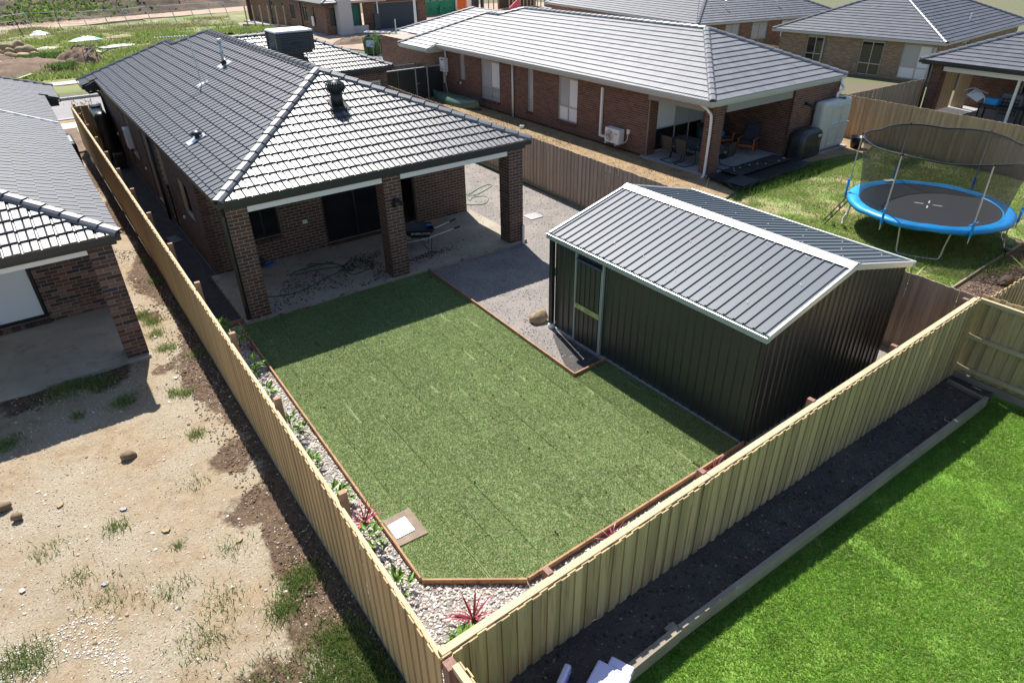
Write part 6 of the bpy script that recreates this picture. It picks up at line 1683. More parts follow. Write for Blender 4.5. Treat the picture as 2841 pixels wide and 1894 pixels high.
def armchair(label, x, y, rz, blue=False):
    t = thing('armchair', label, 'armchair', (x, y, RZ), rz, 'wooden armchairs with dark cushions')
    for s in (-1, 1):
        obj('leg', MB().bar((s * .31, .34, 0), (s * .31, .22, .58), .05, .06), t, M['orange_wood']); obj('leg', MB().bar((s * .31, -.42, 0), (s * .31, -.18, .36), .05, .06), t, M['orange_wood'])
        obj('armrest', MB().bar((s * .31, .36, .60), (s * .31, -.36, .56), .085, .03), t, M['orange_wood']); obj('side_rail', MB().bar((s * .27, .34, .36), (s * .27, -.38, .26), .03, .08), t, M['orange_wood'])
    obj('front_rail', MB().box(-.29, .29, .31, .34, .30, .38), t, M['orange_wood'])
    o = obj('seat_cushion', MB().obox((0, -.02, .40), (.27, 0, 0), (0, .32, .05), (0, -.007, .045)), t, M['navy_cushion']); bevel(o, .03)
    o = obj('back_cushion', MB().obox((0, -.42, .72), (.27, 0, 0), (0, -.13, .37), (0, .05, .016)), t, M['navy_cushion']); bevel(o, .03)
    o = obj('headrest', MB().obox((0, -.43, .92), (.24, 0, 0), (0, -.035, .1), (0, .05, .016)), t, M['navy_cushion']); bevel(o, .03)
    return t
armchair('wooden armchair with navy cushions standing nearer the patio edge', 20.35, 1.55, PI * .62)
armchair('wooden armchair with navy cushions holding a bright blue cloth in the patio corner', 20.3, 2.75, PI * .85)
bc = obj('blue_cloth', rock_mesh('blue_cloth', .17, M['blue_cloth'], 4, 3, (1.2, .8, .6), .4)); bc.location = (20.12, 2.72, RZ + .54); tag(bc, 'crumpled bright blue cloth on the seat of the corner armchair', 'cloth')
bn = thing('bin', 'dark green lidded bin standing in the patio corner behind the armchairs', 'bin', (19.75, 3.35, RZ)); obj('body', MB().lathe((0, 0, 0), [(.24, 0), (.28, .8)], 18).mesh('body', mk('dark_bin', (.03, .06, .05), rough=.5), True), bn); obj('lid', MB().lathe((0, 0, 0), [(.3, .8), (.3, .84), (.15, .92)], 18), bn, M['black_plastic'])

# ================================================================ trampoline
TX, TY, RO, RI, TH = 17.8, -6.72, 2.13, 1.84, .86
tp_ = thing('trampoline', 'round trampoline with sky blue padding and black safety net on the grass', 'trampoline', (TX, TY, 0))
def ring(r, z, n=48, f=None): return [(r * math.cos(2 * PI * i / n), r * math.sin(2 * PI * i / n), z + (f(2 * PI * i / n) if f else 0)) for i in range(n)]
obj('frame_ring', MB().tube(ring(RO - .06, TH - .03), .024, 8, closed=True), tp_, M['galv'])
mt = MB(); mt.lathe((0, 0, 0), [(RI + .03, TH - .02), (RI + .03, TH - .005), (1.25, TH - .03), (1.2, TH - .035)], 64); ob_ = obj('jumping_mat', mt, tp_, M['mat_black'])
for a, r0, r1 in ((.35, .12, .36), (2.0, .12, .36), (.35 + PI, .12, .36), (2.0 + PI, .12, .36)):
    obj('mat_mark', MB().bar((r0 * math.cos(a), r0 * math.sin(a), TH - .022), (r1 * math.cos(a), r1 * math.sin(a), TH - .022), .035, .006), ob_, M['white_paint'])
pd = MB(); n = 72
for i in range(n):
    a = 2 * PI * i / n; wv_ = .012 * math.sin(9 * a) + .006 * math.sin(23 * a)
    for r, z in ((RI - .01, TH + .006), (RI + .06, TH + .035 + wv_), (RO - .06, TH + .045 + wv_), (RO + .035, TH + .01), (RO + .045, TH - .09 + wv_ * 1.5), (RO + .03, TH - .09 + wv_)): pd.v.append((r * math.cos(a), r * math.sin(a), z))
for i in range(n):
    j = (i + 1) % n
    for k in range(5): pd.f.append((i * 6 + k, i * 6 + k + 1, j * 6 + k + 1, j * 6 + k))
pdo = obj('padding', pd.mesh('padding', M['cyan_vinyl'], True), tp_)
obj('label_patch', MB().obox((1.0 * 1.0, 1.73, TH + .06), (.15, -.08, 0), (.05, .08, 0), (0, 0, .004)), pdo, M['white_paint'])
angs = [math.radians(a) for a in (176, 233, 292, 355, 53, 115)]; NZ = 2.62
for a in angs:
    c_, s_ = math.cos(a), math.sin(a); p0 = ((RO + .09) * c_, (RO + .09) * s_, .55); p1 = ((RO + .07) * c_, (RO + .07) * s_, NZ - .25); p2 = ((RO + .03) * c_, (RO + .03) * s_, NZ)
    po = obj('net_pole', MB().tube([p0, p2], .019, 8), tp_, M['galv'])
    q0 = ((RO + .09) * c_, (RO + .09) * s_, .72); q1 = ((RO + .085) * c_, (RO + .085) * s_, 1.28 if a < 3 or a > 6 else 1.15)
    obj('foam_sleeve', MB().tube([q0, q1], .035, 10), po, M['cyan_vinyl']); obj('tie', MB().bar((q1[0] - .1 * s_, q1[1] + .1 * c_, 1.15), (q1[0] + .12 * s_, q1[1] - .12 * c_, 1.05), .03, .012), po, M['cyan_vinyl'])
    obj('pole_cap', MB().lathe((p2[0], p2[1], NZ - .01), [(.035, 0), (.04, .03), (.02, .06)], 10), po, M['black_plastic'])
netm = bpy.data.materials.new('safety_net'); netm.use_nodes = True
N_ = netm.node_tree.nodes; L2 = netm.node_tree.links; b = N_['Principled BSDF']; b.inputs['Base Color'].default_value = (.02, .02, .022, 1); b.inputs['Roughness'].default_value = .8
tr_ = N_.new('ShaderNodeBsdfTransparent'); mx = N_.new('ShaderNodeMixShader'); mx.inputs[0].default_value = .56
L2.new(tr_.outputs[0], mx.inputs[1]); L2.new(b.outputs[0], mx.inputs[2]); L2.new(mx.outputs[0], N_['Material Output'].inputs['Surface'])
sag = lambda a: -.06 * (1 - abs(math.cos(3 * (a - angs[0])))) ; nt_ = MB(); n = 72; rn = RI + .02
tops = [sag(2 * PI * i / n) for i in range(n)]
for i in range(n):
    a = 2 * PI * i / n; rt_ = RO - .0 - .10 * (1 - abs(math.cos(3 * (a - angs[0]))))
    nt_.v += [(rn * math.cos(a), rn * math.sin(a), TH), ((rn * .5 + rt_ * .5 - .03) * math.cos(a), (rn * .5 + rt_ * .5 - .03) * math.sin(a), (TH + NZ) / 2), (rt_ * math.cos(a), rt_ * math.sin(a), NZ + tops[i])]
for i in range(n):
    j = (i + 1) % n
    for k in (0, 1): nt_.f.append((i * 3 + k, j * 3 + k, j * 3 + k + 1, i * 3 + k + 1))
no = obj('safety_net', nt_.mesh('safety_net', netm, True), tp_)
obj('net_border', MB().tube([nt_.v[i * 3 + 2] for i in range(n)], .022, 6, closed=True), no, M['black_plastic'])
for k in range(4):
    a0 = math.radians(205 + 90 * k); pts = []
    for da, z in ((-.30, TH - .05), (-.27, .35), (-.245, .06), (-.17, .022), (0, .018), (.17, .022), (.245, .06), (.27, .35), (.30, TH - .05)):
        r = RO - .05 + (.05 if z < .1 else 0); pts.append((r * math.cos(a0 + da), r * math.sin(a0 + da), z))
    obj('leg', MB().tube(bez(pts, 4), .021, 8), tp_, M['galv'])
ld = MB(); a = math.radians(128); c_, s_ = math.cos(a), math.sin(a)
for sd in (-.16, .16): ld.tube([((RO + .05) * c_ - sd * s_, (RO + .05) * s_ + sd * c_, TH - .05), ((RO + .55) * c_ - sd * s_, (RO + .55) * s_ + sd * c_, 0)], .016, 6)
for t in (.3, .65): r = RO + .05 + .5 * t; ld.bar((r * c_ + .16 * s_, r * s_ - .16 * c_, (TH - .05) * (1 - t)), (r * c_ - .16 * s_, r * s_ + .16 * c_, (TH - .05) * (1 - t)), .07, .02)
obj('ladder', ld, tp_, M['black_plastic'])
# mulch bed, yucca plants, lamp
e_ = thing('garden_edging', 'old timber edging between the trampoline grass and the bark mulch', 'garden edging', (14.4, -9.13, 0), world=True)
for a, b in (((14.4, -9.15), (16.6, -9.05)), ((16.6, -9.05), (18.9, -8.98)), ((18.9, -8.98), (21, -8.98))): obj('board', MB().bar((a[0] + .003, a[1], .04), (b[0] - .003, b[1], .04), .04, .12), e_, M['sleeper'])
spiky('yellow green spiky yucca in the bark mulch by the back paling fence', 16.9, -9.95, YEL, 22, 0.03, 1.05, None, 'yucca')
spiky('spiky green yucca just beyond the shed and the grey fence corner', 14.1, -8.3, YEL, 16, 0.0, 1.0, None, 'yucca')
sl_ = thing('solar_light', 'small black solar path light standing on the mulch edging', 'garden light', (17.7, -9.05, .0)); obj('stake', MB().tube([(0, 0, 0), (0, 0, .22)], .015, 6), sl_, M['black_plastic']); obj('head', MB().lathe((0, 0, .2), [(.06, 0), (.11, .04), (.11, .06), (.03, .08)], 14), sl_, M['black_plastic'])
lg = obj('driftwood', rock_mesh('driftwood', .22, mk('bark', (.12, .08, .055), rough=.9), 21, 2, (1.6, .7, .5), .5)); lg.location = (16.0, -9.75, .1); tag(lg, 'twisted dark stump lying in the bark mulch', 'stump')
P = sample_poly([(14.5, -9.3), (21, -9.1), (21, -10.8), (14.5, -10.8)], 5000)
stones('bark_chips', np.column_stack([P, np.full(len(P), .035)]), rng.uniform(.015, .04, len(P)), mixcol(len(P), [(.14, .085, .06), (.08, .05, .035), (.26, .2, .16)], [.5, .35, .15]), M['stone'], .35, 'brown bark chips of the mulch bed', smooth=False)
# ================================================================ houses behind
def hip_house(label, x, y, rz, w_, d_, z0, h, bm2, mort, tm, trim, faces, over=.45, tiles=('front', 'left'), core=.1, flush=60):
    """hipped house: (x, y) near left wall corner, width w_ along its own x, depth d_ along its own y; faces = {side: [openings]}"""
    c, s = math.cos(rz), math.sin(rz); T = lambda a, b, z=0: Vector((x + a * c - b * s, y + a * s + b * c, z))
    t = thing('brick_house', label, 'house', T(0, 0, z0), world=True); pool = Pool()
    dirs = {'front': (T(0, 0, z0), T(1, 0) - T(0, 0), w_, T(0, -1) - T(0, 0)), 'left': (T(0, d_, z0), T(0, -1) - T(0, 0), d_, T(-1, 0) - T(0, 0)),
            'right': (T(w_, 0, z0), T(0, 1) - T(0, 0), d_, T(1, 0) - T(0, 0)), 'back': (T(w_, d_, z0), T(-1, 0) - T(0, 0), w_, T(0, 1) - T(0, 0))}
    for sd, (P0, u, L, nrm) in dirs.items():
        if sd in faces:
            ops = faces[sd]
            wl_ = brick_wall(pool, t, P0, u, L, h, bm2, mort, openings=[o[:4] for o in ops], nrm=nrm, cl=1, cr=1)
            for o in ops:
                if len(o) > 4 and o[4]:
                    f = window(t, P0 + u * o[0] - nrm * .05 + Vector((0, 0, o[2])), u, o[1] - o[0], o[3] - o[2] - .18, nrm, M['silver_frame'], M['glass'], cols=(.5,) if o[1] - o[0] > .9 else (), rows=(.34,) if o[3] - o[2] > 1.4 else (), panes=o[4])
                    obj('lintel_panel', MB().obox(P0 + u * (o[0] + o[1]) / 2 - nrm * .06 + Vector((0, 0, o[3] - .09)), u * ((o[1] - o[0]) / 2 - .004), nrm * .04, Vector((0, 0, .088))), t, M['taupe_panel'])
        else:
            obj('wall', MB().obox(P0 + u * L / 2 - nrm * .2 + Vector((0, 0, h / 2)), u * (L / 2 - .12), nrm * .05, Vector((0, 0, h / 2))), t, mort)
    a0, a1, b0, b1 = -over, w_ + over, -over, d_ + over; ez = z0 + h + .02
    W2 = (a1 - a0); D2 = b1 - b0; r = min(W2, D2) / 2; zt = ez + r * TP
    if W2 <= D2: R0, R1 = T((a0 + a1) / 2, b0 + r, zt), T((a0 + a1) / 2, b1 - r, zt)
    else: R0, R1 = T(a0 + r, (b0 + b1) / 2, zt), T(a1 - r, (b0 + b1) / 2, zt)
    c00, c10, c11, c01 = T(a0, b0, ez), T(a1, b0, ez), T(a1, b1, ez), T(a0, b1, ez)
    if W2 <= D2: polys = {'front': [c00, c10, R0], 'right': [c10, c11, R1, R0], 'back': [c11, c01, R1], 'left': [c01, c00, R0, R1]}
    else: polys = {'front': [c00, c10, R1, R0], 'right': [c10, c11, R1], 'back': [c11, c01, R0, R1], 'left': [c01, c00, R0]}
    rf = roof_base(t, [[tuple(p) for p in q] for q in polys.values()], trim)
    for k in tiles: tile_face(pool, rf, [tuple(p) for p in polys[k]], (polys[k][0], polys[k][1]), tm, prof=PROF_B, thick=.034)
    for p in (c00, c10, c11, c01):
        q = R0 if (p - R0).length < (p - R1).length + .01 else R1; ridge_line(pool, rf, p, q, tm)
    if (R0 - R1).length > .3: ridge_line(pool, rf, R0, R1, tm)
    gutter(t, [T(a0 - .05, b1, ez), T(a0 - .05, b0 - .05, ez), T(a1 + .05, b0 - .05, ez), T(a1 + .05, b1, ez)], trim)
    obj('soffit', MB().prism([T(a0, b0, ez - .14), T(a1, b0, ez - .14), T(a1, b1, ez - .14), T(a0, b1, ez - .14)], (0, 0, .02)), t, M['soffit'])
    pool.flush(flush); return t, T

BP, GP, DG = M['blind_pane'], M['grey_blind_pane'], M['glass']
bh, T = hip_house('blonde brick house with grey tiled hip roof behind the long paling fence at upper right', 41.6, 4.75, math.radians(5.7), 14, 10.0, -.5, 2.6, M['blonde_brick'], M['tan_mortar'], M['slate_tile'], M['grey_trim'],
    {'left': [(1.9, 3.1, .75, 2.5, [DG, DG]), (5.5, 6.9, .4, 2.5, [DG, DG, DG, DG]), (8.0, 9.9, .45, 2.5, [BP, GP, BP, BP])], 'front': [(3.6, 5.0, .8, 2.4, [DG, DG])]})
for a, b in ((-.08, 6.9), (-.08, .3)): downpipe(bh, [T(a, b, 1.85), T(a, b, -.7)], M['grey_trim'], .05)
vp = thing('roof_vent', 'thin white vent pipe on the roof of the blonde brick house', 'roof vent', T(6.6, .9, 2.4)); obj('pipe', MB().tube([(0, 0, 0), (0, 0, .7)], .05, 8), vp, M['white_plastic']); obj('flashing', MB().obox((0, 0, .03), (.3, 0, 0), (0, .25, .1), (0, 0, .01)), vp, M['white_plastic'])
qh, T = hip_house('orange brick house with bluish tiled roof showing behind the silver roofed house', 38.9, 20.5, math.radians(-9.5), 13.5, 22, -.45, 2.55, M['orange_brick'], M['tan_mortar'], M['slate_tile'], M['grey_trim'],
    {'front': [(2.6, 4.0, .6, 2.45, [DG, GP]), (5.2, 6.8, .6, 2.45, [DG, GP, DG, GP]), (8.2, 9.9, .6, 2.45, [DG, BP, DG, GP])], 'left': []})
downpipe(qh, [T(11.4, -.08, 1.8), T(11.4, -.08, -.7)], M['grey_trim'], .05)
for lab, a, b, z in (('thin vent pipe on the roof slope of the orange brick house', 8.5, 1.2, 2.6), ('short grey flue at the hip of the orange brick house', 3.4, 1.2, 2.6)):
    vp = thing('roof_vent', lab, 'roof vent', T(a, b, z)); obj('pipe', MB().tube([(0, 0, 0), (0, 0, .75)], .05, 8), vp, M['galv']); obj('cap', MB().lathe((0, 0, .7), [(.09, 0), (.1, .06), (.05, .1)], 10), vp, M['galv'])
an = thing('antenna', 'television antenna on a thin mast behind the ridge of the silver roofed house', 'antenna', (21.2, 5.6, 4.2)); obj('mast', MB().tube([(0, 0, 0), (0, 0, 1.9)], .02, 6), an, M['galv'])
bo = MB(); bo.tube([(-.5, .2, 1.85), (.4, -.1, 1.85)], .014, 6)
for i in range(7): bo.bar((-.45 + i * .13, .2 - i * .05 - .3, 1.85), (-.45 + i * .13, .2 - i * .05 + .3, 1.85), .01, .01)
obj('boom', bo, an, M['galv'])
# patio house at the right edge
pool = Pool()
PH = thing('brick_house', 'dark red brick house with open cluttered patio and white beam at the right edge', 'house', (33.0, 1.0, -.1), world=True)
brick_wall(pool, PH, (33.0, 1.0, -.1), (0, -1, 0), .47, 2.45, M['red_brick'], M['tan_mortar'], nrm=(-1, 0, 0), cl=1, cr=1); brick_wall(pool, PH, (33.0, .53, -.1), (1, 0, 0), .47, 2.45, M['red_brick'], M['tan_mortar'], nrm=(0, -1, 0), cl=1)
brick_wall(pool, PH, (36.8, 1.0, -.1), (0, -1, 0), 9, 2.45, M['red_brick'], M['tan_mortar'], nrm=(-1, 0, 0), openings=[(2.6, 7.5, .05, 2.2)])
window(PH, (36.86, -1.62, -.04), (0, -1, 0), 4.85, 2.1, (-1, 0, 0), M['silver_frame'], M['dark_glass'], cols=(.33, .66), rows=(), name='sliding_door')
ps = obj('timber_screen', MB().box(36.0, 36.02, .35, .95, -.1, 2.3), PH, M['honey_paling'][0])
for k in range(12): obj('slat', MB().box(33.9 + k * .16, 34.02 + k * .16, .96, .985, -.1, 2.3), ps, M['honey_paling'][0])
obj('beam', MB().box(33.02, 33.22, -8, .52, 1.98, 2.36), PH, M['white_paint'])
obj('post', MB().box(33.1, 33.2, -5.35, -5.25, -.1, 1.98), PH, M['white_paint'])
obj('post', MB().box(33.1, 33.2, -2.75, -2.65, -.1, 1.98), PH, M['white_paint'])
obj('patio_slab', MB().box(32.9, 36.8, -8, 1.05, -.3, -.1), PH, M['grey_concrete'])
pe = 2.42; pf = [(32.55, -12, pe), (32.55, 1.45, pe), (38.6, -4.6, pe + 6.05 * TP), (38.6, -12, pe + 6.05 * TP)]
pb2 = [(32.55, 1.45, pe), (46, 1.45, pe), (46, -4.6, pe + 6.05 * TP), (38.6, -4.6, pe + 6.05 * TP)]
rf = roof_base(PH, [pf, pb2], M['dark_trim']); tile_face(pool, rf, pf, ((32.55, 1.45, pe), (32.55, -12, pe)), M['slate_tile'], prof=PROF_B, thick=.034)
ridge_line(pool, rf, (32.55, 1.45, pe), (38.6, -4.6, pe + 6.05 * TP), M['slate_tile'])
gutter(PH, [(32.5, 1.5, pe), (32.5, -12, pe)][::1], M['charcoal_metal']); obj('fascia', MB().box(32.62, 32.66, -12, 1.4, 2.24, 2.40), PH, M['charcoal_metal'])
obj('ceiling', MB().box(32.68, 36.7, -8, 1.3, 2.365, 2.39), PH, M['soffit']); downpipe(PH, [(32.9, 1.08, 2.3), (32.9, 1.08, -.1)], M['charcoal_metal'], .06)
obj('side_wall', MB().box(36.92, 45, .89, 1.0, -.1, 2.35), PH, M['tan_mortar'])
pool.flush(60)
t = thing('evaporative_cooler', 'grey portable evaporative cooler standing on the patio at the right edge', 'cooler', (34.2, -2.35, -.1), .1)
o = obj('casing', MB().box(-.3, .3, -.42, .42, 0, 1.35), t, mk('grey_shell', (.12, .13, .15), rough=.5)); bevel(o, .06)
for k in range(5): obj('grille_bar', MB().box(-.318, -.302, -.34, .34, .45 + k * .16, .50 + k * .16), t, M['black_plastic'])
for k in range(5): obj('grille_bar', MB().box(-.316, -.303, -.33 + k * .15, -.30 + k * .15, .42, 1.18), t, M['black_plastic'])
t = thing('folded_chair', 'folded steel framed chair with light fabric leaning by the patio fence top', 'chair', (33.4, -1.0, .3)); obj('frame', MB().tube(bez([(0, .5, .9), (.1, .1, 1.05), (0, -.4, .8), (0, -.5, .5), (.1, -.3, .3)], 4), .025, 6).tube(bez([(.1, .5, .4), (.1, 0, .95), (.1, -.5, .9)], 4), .025, 6), t, M['steel']); obj('fabric', MB().obox((.05, -.05, .75), (.1, .3, .1), (.1, -.1, .12), (0, 0, .01)), t, M['white_plastic'])
t = thing('storage_box', 'turquoise box on the table beside the portable cooler', 'box', (33.6, -1.75, .75)); o = obj('body', MB().box(-.2, .2, -.28, .28, 0, .28), t, M['cyan_vinyl']); bevel(o, .02)
t = thing('patio_table', 'grey table on the patio at the right edge holding a turquoise box', 'table', (33.65, -2.2, -.1)); obj('top', MB().box(-.4, .4, -.9, .9, .80, .845), t, M['mat_black']); [obj('leg', MB().box(a - .03, a + .03, b - .03, b + .03, 0, .80), t, M['black_frame']) for a in (-.33, .33) for b in (-.8, .8)]
t = thing('patio_chair', 'dark padded patio chair at the table on the right edge patio', 'chair', (34.1, -3.9, -.1)); o = obj('backrest', MB().box(.1, .18, -.32, .32, .55, 1.15), t, M['navy_cushion']); bevel(o, .03); o = obj('seat', MB().box(-.4, .1, -.32, .32, .40, .50), t, M['navy_cushion']); bevel(o, .03); [obj('leg', MB().box(a - .02, a + .02, b - .02, b + .02, 0, .40), t, M['black_frame']) for a in (-.33, .05) for b in (-.28, .28)]

# ================================================================ across the street
pool = Pool()
CH = thing('brick_house', 'brown brick house with dark garage door and pale rendered pillar across the street', 'house', (23.0, 52.0, -.1), world=True)
ob2 = (M['orange_brick'][0], M['orange_brick'][1])
corner = mk2('umber_brick', (.15, .075, .045), (.18, .09, .055), 3, .8, rnd=.3)
def wdw(P0, u, w2, h2, nrm, fm=None, **k): return window(CH, P0, u, w2, h2, nrm, fm or M['black_frame'], M['sky_glass'], **k)
SL = [(1.2, 1.9, .6, 2.2), (5.2, 6.5, .9, 2.2), (8.2, 9.5, .9, 2.2), (10.8, 11.3, .9, 2.2), (14.2, 15.5, .9, 2.2)]
SLx = [(20 - b, 20 - a, c, d) for a, b, c, d in SL]
u_ = Vector((1.1, -19.6, 0)).normalized(); nl = Vector((-u_.y * -1, 0, 0)); nl = Vector((u_.y, -u_.x, 0))
P0 = Vector((22.0, 71.6, -.1))
brick_wall(pool, CH, P0, u_, 19.6, 2.75, corner, M['tan_mortar'], openings=[(5.6, 6.6, .8, 2.3), (9.0, 9.5, .8, 2.3), (11.2, 12.4, .9, 2.3), (14.3, 15.5, .9, 2.3), (16.7, 17.2, .9, 2.3)], nrm=nl, cr=1)
for a, b, c, d in [(5.6, 6.6, .8, 2.3), (9.0, 9.5, .8, 2.3), (11.2, 12.4, .9, 2.3), (14.3, 15.5, .9, 2.3), (16.7, 17.2, .9, 2.3)]:
    wdw(P0 + u_ * a - nl * .05 + Vector((0, 0, c)), u_, b - a, d - c, nl, cols=(.5,) if b - a > .8 else (), rows=())
brick_wall(pool, CH, (23.1, 52.0, -.1), (1, 0, 0), 1.45, 2.75, corner, M['tan_mortar'], openings=[(.35, 1.05, .7, 2.3)], nrm=(0, -1, 0), cl=1)
wdw(Vector((23.45, 52.05, .6)), (1, 0, 0), .7, 1.6, (0, -1, 0), cols=(), rows=())
brick_wall(pool, CH, (24.6, 53.2, -.1), (1, 0, 0), 2.6, 2.75, corner, M['tan_mortar'], openings=[(.1, 1.3, .5, 2.3), (1.7, 2.4, 0, 2.3)], nrm=(0, -1, 0))
wdw(Vector((24.7, 53.25, .4)), (1, 0, 0), 1.2, 1.75, (0, -1, 0), fm=M['silver_frame'], cols=(), rows=())
obj('front_door', MB().box(26.3, 27.0, 53.24, 53.28, -.1, 2.2), CH, M['teal'])
brick_wall(pool, CH, (27.2, 52.6, -.1), (1, 0, 0), 7.0, 2.9, corner, M['tan_mortar'], openings=[(1.2, 6.0, 0, 2.35)], nrm=(0, -1, 0), cl=1, cr=1)
gd = obj('garage_door', MB().box(28.4, 33.2, 52.68, 52.7, -.06, 2.25), CH, M['navy_door'])
for k in range(5): obj('panel', MB().box(28.42, 33.18, 52.655, 52.68, -.05 + k * .46, .40 + k * .46), gd, M['navy_door'])
obj('render_pillar', MB().box(24.0, 25.3, 50.9, 51.9, -.1, 2.9), CH, M['render_grey']); obj('planter', MB().box(25.31, 27.0, 51.3, 51.6, -.1, .55), CH, M['render_grey'])
obj('gate_post', MB().box(27.7, 28.3, 51.3, 51.6, -.1, 1.5), CH, M['navy_door']); obj('beam', MB().box(25.0, 29.0, 51.0, 51.2, 2.55, 2.75), CH, mk('pale_pink', (.5, .36, .32), rough=.7))
obj('post', MB().box(28.0, 28.08, 51.05, 51.15, 1.5, 2.55), CH, M['white_paint'])
obj('meter_box', MB().box(22.77, 22.86, 54.6, 55.1, .5, 1.35), CH, M['white_plastic'])
downpipe(CH, [(22.62, 57.3, 2.7), (22.62, 57.3, -.1)], M['black_plastic'], .06); downpipe(CH, [(22.15, 65.3, 2.7), (22.15, 65.3, -.1)], M['black_plastic'], .06)
obj('corner_post', MB().box(21.6, 22.0, 71.7, 72.1, -.1, 3.0), CH, mk('rust_post', (.10, .04, .03), rough=.8))
ce = 2.65; cf = [(22.5, 51.2, ce), (25.2, 51.2, ce), (25.2, 55.5, ce + 4.3 * TP), (24.8, 53.5, ce + 2.3 * TP)]
rf = roof_base(CH, [cf, [(22.5, 51.2, ce), (24.8, 53.5, ce + 2.3 * TP), (24.8, 58, ce + 2.3 * TP), (22.4, 60, ce)], [(25.2, 51.2, ce), (35, 51.8, ce + .2), (35, 60, 5), (25.2, 60, 5)]], M['dark_trim'])
tile_face(pool, rf, cf, ((22.5, 51.2, ce), (25.2, 51.2, ce)), M['slate_tile'], prof=PROF_B)
ridge_line(pool, rf, (22.5, 51.2, ce), (24.8, 53.5, ce + 2.3 * TP), M['slate_tile'])
gutter(CH, [(22.45, 60, ce), (22.45, 51.15, ce), (25.2, 51.15, ce)], M['charcoal_metal'])
pool.flush(40)
# green wrapped house under construction
GH = thing('house_frame', 'half built house wrapped in green sheeting with open timber studs beside it', 'house', (38, 61.5, -.1), world=True)
obj('wrapped_wall', MB().box(36.5, 45.2, 61.8, 62.0, -.1, 3.2), GH, M['green_wrap'])
obj('opening', MB().box(38.7, 39.2, 61.75, 61.795, 1.2, 3.1), GH, M['black_plastic']); obj('opening', MB().box(45.25, 46.6, 61.7, 62, -.1, 3.2), GH, M['navy_door'])
em = MB()
for i in range(9):
    for k in range(3): em.tube([(37.2 + i * .9, 61.795, .5 + k * .9), (37.2 + i * .9, 61.785, .5 + k * .9)], .11, 8)
o = obj('printed_emblem', em, GH, mk('wrap_print', (.0, .14, .07), rough=.6)); o['kind'] = 'stuff'
obj('sheet_tape', MB().box(36.5, 45.2, 61.79, 61.797, 1.35, 1.42), GH, mk('tape', (.35, .5, .42), rough=.6))
for k in range(4): obj('stud', MB().box(47.0 + k * .75, 47.1 + k * .75, 61.3, 61.4, -.1, 3.2), GH, M['post_wood'])
for k in range(10): obj('stud', MB().box(50.4 + k * .55, 50.5 + k * .55, 60.6, 60.7, -.1, 3.2), GH, M['rail_wood'])
obj('frame_wall', MB().box(50.0, 56, 62.5, 62.6, -.1, 3.2), GH, mk('stud_shade', (.10, .07, .05), rough=.9)); obj('door_frame', MB().box(46.7, 46.9, 61.2, 61.5, -.1, 3.2), GH, M['navy_door']); obj('block_wall', MB().box(56.2, 62.5, 60.8, 61, -.1, 3.2), GH, M['grey_concrete'])  # frame_wall: shade behind the open studs is painted into its dark colour
obj('render_wall', MB().box(63, 68, 60.8, 61, -.1, 3.2), GH, M['render_grey'])
for k in range(6): obj('brick_block', MB().box(56.4 + k * 1.0, 57.3 + k * 1.0, 60.77, 60.798, 2.0, 2.4), GH, M['grey_trim'])
obj('meter_panel', MB().box(43.2, 44.1, 61.6, 61.798, .2, 1.6), GH, M['galv'])
obj('drain_pipe', MB().tube([(41.0, 61.6, 0), (41.2, 61.65, .9)], .09, 8), GH, mk('lime_pipe', (.0, .5, .12), rough=.5))
tl = thing('portable_toilet', 'orange portable toilet with cream roof before the green wrapped house', 'portable toilet', (42.0, 57.6, -.1), .35)
obj('body', MB().box(-.6, .6, -.6, .6, 0, 2.0), tl, M['orange_plastic']); o = obj('roof', MB().prism([(-.68, -.68, 2.0), (.68, -.68, 2.0), (.68, .68, 2.0), (-.68, .68, 2.0)], (0, 0, .2)), tl, M['cream_plastic']); bevel(o, .12, 3)
obj('door', MB().box(-.4, .4, -.62, -.602, .1, 1.9), tl, M['cream_plastic']); obj('vent', MB().tube([(.3, .3, 2.15), (.3, .3, 2.5)], .06, 8), tl, M['white_plastic'])
pw = thing('red_barrier', 'bright red board stack showing above the silver roof ridge by the studs', 'barrier', (46.5, 54.0, -.1), .3); obj('board', MB().obox((0, 0, 1.1), (.9, 0, .45), (0, .05, 0), (-.1, 0, .25)), pw, M['pink_cloth']); obj('board', MB().obox((.2, .12, .8), (.9, 0, .35), (0, .05, 0), (-.1, 0, .22)), pw, M['pink_cloth']); obj('stand', MB().box(-.4, .4, -.1, .2, 0, .8), pw, M['galv'])
for k, (x, y) in enumerate(((63.2, 60.2), (64.3, 60.2), (65.4, 60.2))):
    t = thing('wheelie_bin', ['dark green wheelie bin nearest the concrete block wall across the street', 'middle dark green wheelie bin of the row across the street', 'dark green wheelie bin farthest from the block wall across the street'][k], 'bin', (x, y, -.1), 0, 'wheelie bins across the street')
    obj('body', MB().prism([(-.3, -.35, 0), (.3, -.35, 0), (.3, .35, 0), (-.3, .35, 0)], (0, 0, 1.0)), t, M['green_bin']); obj('lid', MB().box(-.33, .33, -.38, .38, 1.0, 1.08), t, M['black_plastic'])
